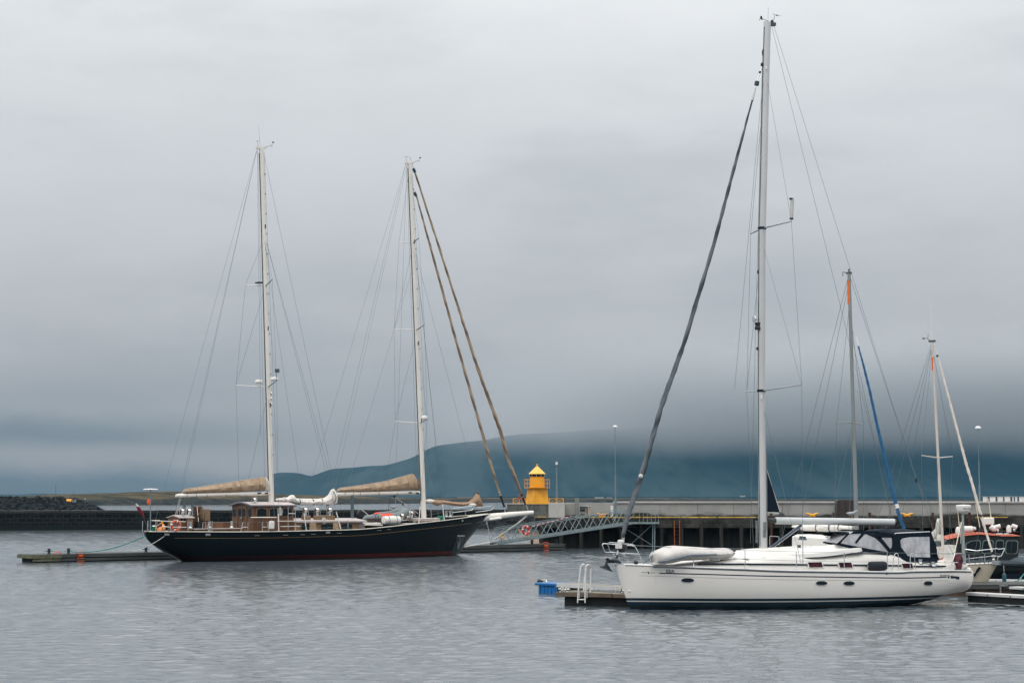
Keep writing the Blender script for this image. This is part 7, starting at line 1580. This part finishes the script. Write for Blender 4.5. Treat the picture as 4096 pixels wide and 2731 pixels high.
MB().tube([FA.S('5', 560, 720, -1.2), FA.S('5', 562, 605, -1.2), FA.S('5', 675, 612, -1.2), FA.S('5', 680, 720, -1.2)], .015, 5).build('stern_rail', steel, bA)
# cream sloop deck gear
cb = cabin(FB_, bB, 'Z', 350, 690, 1215, 1195, 1.0, .75, cabinw)
rf_ = MB().tube([FB_.S('Z', 330, 1195, -.5), FB_.S('Z', 420, 1200, -.5), FB_.S('Z', 460, 1180, -.5)], .03, 6).build('red_trim', redp, cb)
bagF(FB_, 'Z', [(142, 550), (200, 500), (270, 430), (310, 370), (330, 150), (398, 150)], [(142, 600), (170, 680), (250, 670), (330, 600), (350, 560), (398, 380)], .16, sailw, 'stowed_mainsail', bB, 12)
MB().tube([FB_.S('Z', 430, 700), FB_.S('Z', 150, 705)], .05, 8).build('boom', cm_, bB); q = FB_.S('Z', 360, 640); MB().ell(tuple(q), (.12, .1, .14), 8, 6).build('sail_lump', sailw, bB)
MB().box(tuple(FB_.S('Z', 490, 1050)), (.45, .4, .5)).build('mast_step_box', cm_, bB); MB().box(tuple(FB_.S('Z', 655, 1080, -.4)), (.35, .3, .75)).build('spray_screen', sailw, bB)
M = MB()
for x0, y0, x1, y1 in ((360, 980, 365, 1180), (550, 1000, 580, 1170), (600, 1000, 640, 1170), (360, 1060, 420, 1190), (230, 890, 430, 890), (230, 700, 230, 900)): M.tube([FB_.S('Z', x0, y0, -.6), FB_.S('Z', x1, y1, -.6)], .014, 5)
M.build('rail', steel, bB)
I3 = lambda x, y, v: FB_.S('I', x, y, v)
pb = MB().tube([I3(570, 612, -.9), I3(555, 385, -.9)], .016, 5).build('stanchion', steel, bB); MB().tube([I3(930, 600, -.7), I3(920, 375, -.7)], .016, 5).build('stanchion', steel, bB)
MB().tube([I3(1210, 600, -.15), I3(1230, 450, -.2), I3(1310, 420, -.1), I3(1385, 270, 0), I3(1380, 248, .1), I3(1240, 262, .3), I3(1190, 240, .5)], .018, 6).tube([I3(440, 260, -.95), I3(730, 300, -.8), I3(1190, 250, -.35), I3(1240, 265, -.2), I3(1385, 250, 0)], .016, 6).tube([I3(480, 490, -.95), I3(1100, 425, -.45), I3(1310, 420, -.1)], .012, 5).build('pulpit', steel, bB)
for f_ in (0, 1): MB().tube([I3(470, 385 + 170 * f_, -1.0), I3(720, 380 + 165 * f_, -.9), I3(1100, 330 + 170 * f_, -.5)], .006, 4).build('life_line', wire, bB)
for x_ in (570, 655, 740, 820, 900, 990, 1070): q = I3(x_, 650 - (x_ - 570) * .06, -.9); MB().box((q.x, -HB_.st(q.x)[2] - .01, HB_.st(q.x)[1] + .01), (.03, .03, .06)).build('rail_foot', dgrey, bB)
def onB(x, y):
    p = I3(x, y, -.9)
    for _ in range(5): p = I3(x, y, -HB_.y(p.x, p.z))
    return p
a, b = onB(825, 680), onB(690, 880); MB().tube([a + Vector((0, -.04, 0)), a.lerp(b, .35) + Vector((0, -.06, 0)), a.lerp(b, .65) + Vector((0, -.05, 0)), b + Vector((0, -.06, 0))], [.045, .055, .03, .055], 8).build('dark_fender', navyc, bB)
q = I3(1130, 505, -.2); MB().ell(tuple(q), (.06, .06, .05), 8, 6).build('bow_light', cabinw, bB); q = I3(1190, 580, -.1); MB().box(tuple(q), (.3, .2, .14)).build('anchor_roller', steel, bB)
# ============================================================ black and orange work boat
DP = 81.0; FPb = Frame((P(4000, 2000, DP).x, DP + 1.3, 0), math.pi - R(2))
wb = thing('work_boat', 'black work boat with an orange roof and white floodlights at the right edge', 'work boat', (FPb.o.x, FPb.o.y, 0), FPb.a)
W_ = lambda c, x, y, v=1.3: FPb.S(c, x, y, v)
bodym = mat('black_boat_paint', (.010, .016, .018), .35, var=.3, vs=1.5); framm = mat('grey_window_frame', (.16, .20, .20), .5)
zb_ = W_('I', 500, 560).z - .3
outl = [W_('H', 60, 1165), W_('H', 570, 1052), W_('H', 1000, 1012), W_('H', 1700, 1070), W_('H', 2250, 1062), W_('I', 1720, 300), W_('I', 1700, 560), W_('I', 170, 620), W_('I', 160, 300), W_('I', 10, 120)]
cab_ = MB().prism([(p.x, 1.25, p.z) for p in outl], (0, -2.5, 0)).build('wheelhouse', bodym, wb, bevel=.03)
rt = [(50, 1150), (380, 1050), (680, 962), (1000, 932), (1250, 950), (1700, 985), (2100, 1008), (2250, 1048)]; rb = [(50, 1165), (570, 1052), (1000, 1010), (1400, 1040), (1700, 1070), (2255, 1062)]
rings = []
for i in range(31):
    x = lerp(52, 2250, i / 30); a, b = W_('H', x, lerp(interp(rt, x), interp(rb, x), .62)), W_('H', x, interp(rb, x)); rings.append([(a.x, -1.38, b.z), (a.x, -1.3, a.z), (a.x, 0, a.z + .05), (a.x, 1.3, a.z), (a.x, 1.38, b.z)])
MB().loft(rings).build('roof', mat('bright_orange_roof', (.38, .075, .03), .7, var=.3), wb)
def rr_win(pts, v=1.26):
    ps = [W_('I', x, y, v) for x, y in pts]; c = sum(ps, Vector()) / len(ps); out = []
    n = len(ps)
    for i in range(n):
        a, b, d_ = ps[i - 1], ps[i], ps[(i + 1) % n]
        for t_ in (.0, .5, 1.0): p = b + (a - b) * .16 * (1 - t_) + (d_ - b) * .16 * t_; out.append(p * .5 + (b * .5 + p * .5) * .5 if t_ == .5 else p)
    return c, out
for pts in ([(465, 140), (590, 70), (820, 48), (832, 190), (790, 352), (480, 345)], [(880, 48), (1132, 52), (1090, 372), (842, 368)], [(1185, 48), (1368, 52), (1345, 376), (1148, 374)], [(1412, 55), (1702, 58), (1680, 374), (1392, 372)]):
    c, out = rr_win(pts); fr = MB().prism([(p.x, 1.262, p.z) for p in out], (0, .03, 0)).build('window', framm, cab_); MB().prism([(c.x + (p.x - c.x) * .88, 1.294, c.z + (p.z - c.z) * .90) for p in out], (0, .01, 0)).build('pane', glass, fr)
p, q = W_('I', 1545, 90, 1.31), W_('I', 1530, 360, 1.31); MB().beam((p.x, 1.31, p.z), (q.x, 1.31, q.z), .05, .02).build('window_bar', bodym, cab_)
def s_cab(c, x, y): p = W_(c, x, y, 1.262); return Vector((p.x, 1.275, p.z))
lettering('206', 'H', 205, 1300, 400, 1300, 80, mat('faded_brown_lettering', (.10, .055, .03), .6), 'lettering', cab_, s_cab, bold=.02)
em = mat('pale_emblem', (.25, .36, .38), .5)
def embl(pts): ps = [s_cab('I', x, y) for x, y in pts]; return ps
MB().tube(embl([(836, 440), (836, 520)]), .012, 5).tube(embl([(808, 490), (815, 522), (836, 532), (858, 520), (866, 488)]), .012, 5).tube(embl([(818, 455), (855, 455)]), .009, 5).build('anchor_emblem', em, cab_)
MB().tube(embl([(836 + 42 * math.cos(a_), 480 + 62 * math.sin(a_)) for a_ in [2 * math.pi * i / 18 for i in range(19)]]), .007, 4).build('emblem_ring', em, cab_)
hx0_, hx1_ = W_('I', -80, 600).x, -5.2
hs = [(hx1_, 1.2), (-1, 1.45), (1.5, 1.4), (hx0_ - .8, .7), (hx0_, .05)]
xx = [lerp(hx1_, hx0_, i / 30) for i in range(31)]; zc = W_('6b', 600, 400, 1.45).z
HWb = Hull([(hx1_, -.2), (0, -.4), (hx0_ - 1.2, -.2), (hx0_, zc - .3)], [(hx1_, zc), (hx0_, zc + .1)], sorted(hs), [(hx1_, 2.5), (hx0_, 1.4)], xx)
HWb.mesh(12).build('hull', bodym, wb, smooth=60)
colm = mat('collar_rubber', (.020, .034, .045), .45, var=.2)
for s_ in (-1, 1): MB().tube([(x, s_ * (HWb.st(x)[2] + .02), HWb.st(x)[1]) for x in xx[:-1]], .16, 10).build('collar', colm, wb)
HWb.deck(.02).build('deck', bodym, wb)
a = W_('6b', 880, 290, 1.3); MB().tube([(a.x + .5, 1.3, a.z - .12), (a.x, 1.3, a.z + .02), (a.x - .8, 1.25, a.z), (a.x - 1.8, 1.2, a.z - .1)], [.1, .2, .22, .18], 10).build('stern_tube', mat('slate_tube', (.05, .075, .10), .5), wb)
MB().box((W_('6b', 720, 810, 1.6).x, 1.48, W_('6b', 720, 810, 1.6).z), (.85, .1, .34)).build('navy_side_pad', navyc, wb)
# roof equipment
R_ = lambda x, y, v=.9: W_('H', x, y, v)
rk = MB().tube([R_(560, 935), R_(900, 880), R_(1300, 900), R_(2180, 940)], .025, 6).build('roof_rack', black, cab_)
for x_ in (900, 1500, 1720, 1900): MB().tube([R_(x_, 905), R_(x_, 985)], .022, 5).build('rack_leg', black, rk)
a, b = R_(560, 862), R_(815, 858); MB().tube([a, a.lerp(b, .02), a.lerp(b, .98), b], [.14, .155, .15, .14], 14).build('white_canister', whitep, rk); a, b = R_(832, 838), R_(930, 848); MB().tube([a, a.lerp(b, .6), b], [.09, .09, .03], 10).build('canister_end', whitep, rk)
q = R_(385, 930); MB().ell(tuple(q), (.12, .12, .23), 10, 8).build('white_dome', whitep, cab_)
for x0, y0, x1, y1, r in ((1470, 800, 1630, 770, .10), (2120, 805, 1990, 750, .11), (1360, 780, 1450, 850, .14)):
    a, b = R_(x0, y0), R_(x1, y1); s2 = MB().tube([b, a, a.lerp(b, -.08)] if x0 > x1 else [a, b, b.lerp(a, -.08)], [r * .85, r, r], 12).build('floodlight', whitep, rk); MB().tube([a.lerp(b, .5), a.lerp(b, .5) - Vector((0, 0, .28))], .025, 5).build('bracket', black, s2)
q = R_(1620, 785); MB().ell(tuple(q), (.05, .07, .1), 8, 6).build('lens', steel, rk); q = R_(1470, 860); MB().ell(tuple(q), (.12, .10, .12), 10, 7).build('floodlight', whitep, rk); q = R_(1900, 850); MB().lathe([(.115, -.16), (.12, .05), (.08, .15), (.001, .18)], tuple(q), 12).build('white_horn_dome', whitep, rk)
q = R_(1570, 890); MB().ell(tuple(q), (.06, .06, .09), 8, 6).build('small_lamp', whitep, rk); q = R_(2060, 890); MB().ell(tuple(q), (.06, .06, .08), 8, 6).build('small_lamp', steel, rk)
for x0, x1 in ((1525, 1700), (1760, 1890)): a, b = R_(x0, 995, 1.32), R_(x1, 1000, 1.32); MB().box(((a.x + b.x) / 2, 1.36, a.z), (abs(a.x - b.x), .05, .06)).build('strip_light', whitep, cab_)
a, b = R_(1150, 620, .3), R_(1450, 620, .3); sc_ = MB().box(((a.x + b.x) / 2, .3, a.z), (abs(a.x - b.x), .28, .33)).build('radar_scanner', whitep, rk, bevel=.04); MB().tube([((a.x + b.x) / 2, .3, a.z - .17), ((a.x + b.x) / 2, .3, R_(1200, 930).z)], .05, 6).build('scanner_mast', black, sc_)
for p_ in ((910, 110, 1040, 820), (1290, -60, 1375, 540), (375, 320, 440, 860)): MB().tube([R_(p_[0], p_[1], .2), R_(p_[2], p_[3], .2)], [.012, .022], 5).build('whip_aerial', mat('cream_staff', (.7, .66, .52), .5), rk)
# ============================================================ docks around the white yacht
def dock_frame(a, b): d_ = (b - a).normalized(); return Frame(a, math.atan2(d_.y, d_.x)), (b - a).length
W1, W2 = G(*k('R', 700, 595)), G(*k('R', 2140, 634)); FD, LD = dock_frame(W1, W2)
o = thing('timber_dock', 'weathered brown timber dock with the white ladder beside the yacht bow', 'dock', (W1.x, W1.y, 0), FD.a)
dl = lambda x, y, v=0: FD.S('R', x, y, v)
zt = dl(1000, 312, -.05).z; z2 = dl(1000, 402, -.05).z; xl = dl(552, 300, -.05).x; xr = dl(1760, 350, -.05).x
MB().box(((xl + xr) / 2, -.05, (zt + z2) / 2), (xr - xl, .12, zt - z2)).build('front_beam', wood2, o, bevel=.01)
MB().box(((xr + LD + .1) / 2 + .0, -.03, (zt + z2) / 2 - .01), (LD + .1 - xr - .02, .1, zt - z2 - .01)).build('front_beam', wood2, o, bevel=.01)
MB().box((xl + .05, 1.1, (zt + z2) / 2), (.1, 2.2, zt - z2 - .02)).build('end_beam', wood2, o)
M = MB(); x = xl + .1
while x < LD + .1: M.box((x + .07, 1.15, zt - .045), (.13, 2.25, .03)); x += .145
M.build('decking', weath, o)
MB().box((LD / 2 + .02, 1.1, .05), (LD, 2.0, .52)).build('float', darkw, o, bevel=.02)
MB().tube([FD.S('R', 830, 285, .5), FD.S('R', 1500, 320, .2), FD.S('R', 1960, 345, .1)], .02, 5).build('deck_line', mat('yellowed_line', (.35, .33, .22), .8), o)
def atD(c, x, y, v): l = FD.S(c, x, y, v); w_ = FD.o + FD.x * l.x + FD.y * v; w_.z = l.z; return w_
def dcleat(p, rz, label, s_=1.0):
    o = thing('dock_cleat', label, 'cleat', tuple(p), rz, 'rope wrapped cleats on the timber dock')
    MB().box((0, 0, .02), (.26 * s_, .1, .04)).box((0, 0, .06), (.1 * s_, .07, .08)).tube([(-.17 * s_, 0, .11), (0, 0, .10), (.17 * s_, 0, .11)], [.025, .035, .025], 7).build('body', steel, o, bevel=.006)
    M = MB()
    for i in range(6): M.torus((random.uniform(-.06, .06), random.uniform(-.02, .02), .07 + random.uniform(-.03, .04)), .085, .018, (random.uniform(.3, 1), random.uniform(-1, 1), random.uniform(-.6, .6)), 12, 5)
    M.build('rope_turns', rope, o)
dcleat((lambda q: (q.x, q.y, zt - .02))(atD('R', 728, 275, .35)), FD.a, 'rope wrapped cleat at the left end of the brown timber dock', 1.3)
dcleat((lambda q: (q.x, q.y, zt - .02))(atD('R', 1905, 315, .5)), FD.a, 'rope wrapped cleat on the brown timber dock close to the yacht stem', 1.0)
dcleat((lambda q: (q.x, q.y, zt - .02))(atD('R', 1260, 295, .6)), FD.a, 'dark rope wrapped cleat behind the white dock ladder', .9)
# ladder
q = atD('4', 590, 840, -.14); lq = FD.loc(q); o = thing('dock_ladder', 'tall white looped ladder standing at the edge of the brown timber dock', 'ladder', (q.x, q.y, 0), FD.a)
def lad(c_, x, y, v): p = FD.S(c_, x, y, v); return (p.x - lq.x, p.y - lq.y, p.z)
for xs_ in (0, 1):
    P4 = [('4', 550, 940), ('4', 562, 750), ('4', 580, 575), ('4', 592, 545), ('4', 612, 537), ('4', 630, 545), ('4', 638, 575), ('4', 622, 700), ('4', 612, 825)] if xs_ == 0 else [('4', 628, 940), ('4', 630, 750), ('4', 633, 590), ('4', 640, 552), ('4', 660, 541), ('4', 678, 550), ('4', 687, 580), ('4', 686, 700), ('4', 682, 830)]
    vs = [-.14] * 4 + [.02, .2, .3, .3, .3]
    MB().tube([lad(*q_, v) for q_, v in zip(P4, vs)], .026, 8).build('handrail', whitep, o)
for y_ in (905, 985): MB().tube([lad('4', 552, y_, -.14), lad('4', 628, y_, -.14)], .022, 6).build('rung', whitep, o)
for x_ in (565, 645): p = lad('4', x_, 850, -.13); MB().box((p[0] + .02, -.135 - lq.y, p[2]), (.05, .05, .24)).build('bracket', steel, o)
# blue float finger
a = G(*k('R', 178, 325)); b = G(*k('R', 578, 335)); q1 = G(*k('R', 600, 160), .42); q2 = G(*k('R', 1950, 232), .42); dd = (q2 - q1); dd.z = 0; dd.normalize()
FF = Frame(a, math.atan2(dd.y, dd.x)); o = thing('float_finger', 'slim pale finger walkway ending in a bright blue plastic float', 'floating walkway', (a.x, a.y, 0), FF.a)
bluef = mat('blue_plastic', (.005, .12, .34), .4, var=.12, vs=3); fl = lambda x, y, v=0: FF.S('R', x, y, v)
Lb = fl(578, 250).x; zc1 = fl(178, 160).z; ztop = fl(150, 98).z
MB().box((Lb / 2, .45, zc1 / 2 - .1), (Lb, .9, zc1 + .2)).build('float', bluef, o, bevel=.03)
M = MB()
for i in range(5): M.box((Lb * (i + .5) / 5, -.012, zc1 / 2), (.05, .03, zc1 * .9))
M.build('float_rib', bluef, o)
MB().box((Lb / 2 - .06, .45, (zc1 + ztop) / 2), (Lb + .18, 1.05, ztop - zc1)).build('float_cap', bluef, o, bevel=.03)
Lw = FF.loc(q2).x + .5; palew = mat('pale_walkway_paint', (.50, .50, .49), .6, var=.08, dirt=(.3, .3, .28), da=.4)
MB().box(((Lw + Lb) / 2, -.02, ztop - .06), (Lw - Lb + .1, .06, .15)).box(((Lw + Lb) / 2, .62, ztop - .06), (Lw - Lb + .1, .06, .15)).build('side_beam', palew, o)
MB().box(((Lw + .9) / 2, .3, ztop - .01), (Lw - .9, .54, .03)).build('walkway', mat('brown_walkway', (.17, .14, .09), .8, var=.2), o)
for i in range(4): MB().tube([(Lb + .8 + i * .8, -.04, ztop - .12), (Lb + .8 + i * .8, -.05, ztop - .25)], .02, 5).build('hanger', dgrey, o)
MB().box((Lb + .45, .3, .15), (.8, .6, .3)).build('under_float', darkw, o)
MB().tube([fl(170, 85, .3), fl(200, 60, .3), fl(265, 72, .3)], [.05, .07, .04], 7).build('black_lump', black, o); MB().tube([fl(190, 48, .6), fl(340, 38, .6), fl(362, 80, .6)], .014, 5).build('wire_loop', steel, o)
# docks at the right edge
rd = thing('main_dock', 'long grey timber dock with brown floats crossing behind the yacht stern', 'dock', (P(3700, 2000, 68.8).x, 68.8, 0), 0); Lr = 9.5
zt = P(3900, 2337, 68.8).z; MB().box((Lr / 2, .05, zt - .09), (Lr, .12, .17)).box((Lr / 2, 2.3, zt - .09), (Lr, .12, .17)).build('side_beam', weath, rd, bevel=.01)
M = MB(); x = 0
while x < Lr: M.box((x + .07, 1.18, zt - .01), (.13, 2.4, .03)); x += .15
M.build('decking', weath, rd)
for i in range(5): MB().box((.9 + i * 1.95, 1.15, .05), (1.8, 2.1, .5)).build('float', mat('brown_float', (.065, .035, .022), .7, var=.5, vs=1.5, dirt=(.015, .014, .012), da=.8), rd, bevel=.04)
bq = P(4020, 2350, 68.5); MB().box((bq.x - rd.location.x, -.10, zt - .03), (.30, .12, .05)).box((bq.x - .13 - rd.location.x, -.10, zt - .18), (.05, .12, .3)).build('bracket', steel, rd)
def finger(name, label, pA, pB, z, wd, dep, m=palew):
    a, b = G(*pA, z), G(*pB, z); d_ = b - a; L_ = d_.length; an = math.atan2(d_.y, d_.x); o = thing(name, label, 'floating walkway', (a.x, a.y, 0), an)
    MB().box((L_ / 2, wd / 2, z - dep / 2), (L_, wd, dep)).build('walkway', m, o, bevel=.008); MB().box((L_ / 2, wd / 2, z - dep - .12), (L_ - .1, wd - .12, .25)).build('under_float', darkw, o)
    M = MB()
    for i in range(1, 5): M.box((L_ * i / 5, -.012, z - dep * .6), (.03, .03, dep * .5))
    M.build('bolt_plate', dgrey, o); return o
finger('dock_finger', 'pale low finger walkway running from under the yacht stern to the right edge', (3862, 2368), (4330, 2394), .40, .55, .10)
finger('dock_finger', 'short pale finger walkway leaving the main dock at the right edge', (4036, 2345), (4330, 2362), .46, .5, .09)
finger('dock_finger', 'pale finger walkway lying between the work boat and the main dock', (3905, 2316), (4300, 2322), .42, .5, .10)
q = P(4017, 2310, 71.5); o = thing('teal_fender', 'teal blue fender hanging upright between the work boat and the dock', 'fender', tuple(q)); MB().lathe([(.001, -.18), (.07, -.16), (.085, -.1), (.085, .1), (.07, .16), (.001, .18)], n=14).build('body', mat('teal_rubber', (.02, .10, .13), .5), o); MB().tube([(0, 0, .17), (.02, .1, .5)], .01, 4).build('cord', rope, o)
tag(MB().tube([P(4098, 2292, 72.5), P(4076, 2318, 71.8), P(4062, 2324, 71.4)], .025, 5).build('mooring_line', grope), 'short green mooring line beside the work boat at the right edge', 'mooring line')
q = P(4086, 2318, 70.9); o = thing('dock_hook', 'small steel hook standing on the dock at the far right edge', 'hook', tuple(q)); MB().tube([(0, 0, -.08), (0, 0, .08), (-.04, 0, .10), (-.05, 0, .06)], .014, 5).build('rod', steel, o)
gull(tuple(P(*k('5', 1590, 384), 63.0) - Vector((0, 0, 0))), R(180), 'pale gull sitting on the white yacht boom beside the grey mast', 1.25) if False else None
# gull on the white yacht boom
q = ay('5', 1588, 376, 0); gull(tuple(q), angY + math.pi, 'white gull perched on the white yacht boom in front of the grey mast', 1.0)
# ============================================================ sea haze over the bay
HB = MB(); HB.box((0, 3080, 211), (31000, 7560, 424))
hm = bpy.data.materials.new('haze_air'); hm.use_nodes = True; ht = hm.node_tree; ht.nodes.clear()
ho = ht.nodes.new('ShaderNodeOutputMaterial'); hv = ht.nodes.new('ShaderNodeVolumePrincipled')
hv.inputs['Density'].default_value = 0.000055; hv.inputs['Color'].default_value = (0.07, 0.235, 0.375, 1)
hv.inputs['Anisotropy'].default_value = 0.2
ht.links.new(hv.outputs[0], ho.inputs['Volume'])
tag(HB.build('haze', hm, smooth=0), kind='stuff')
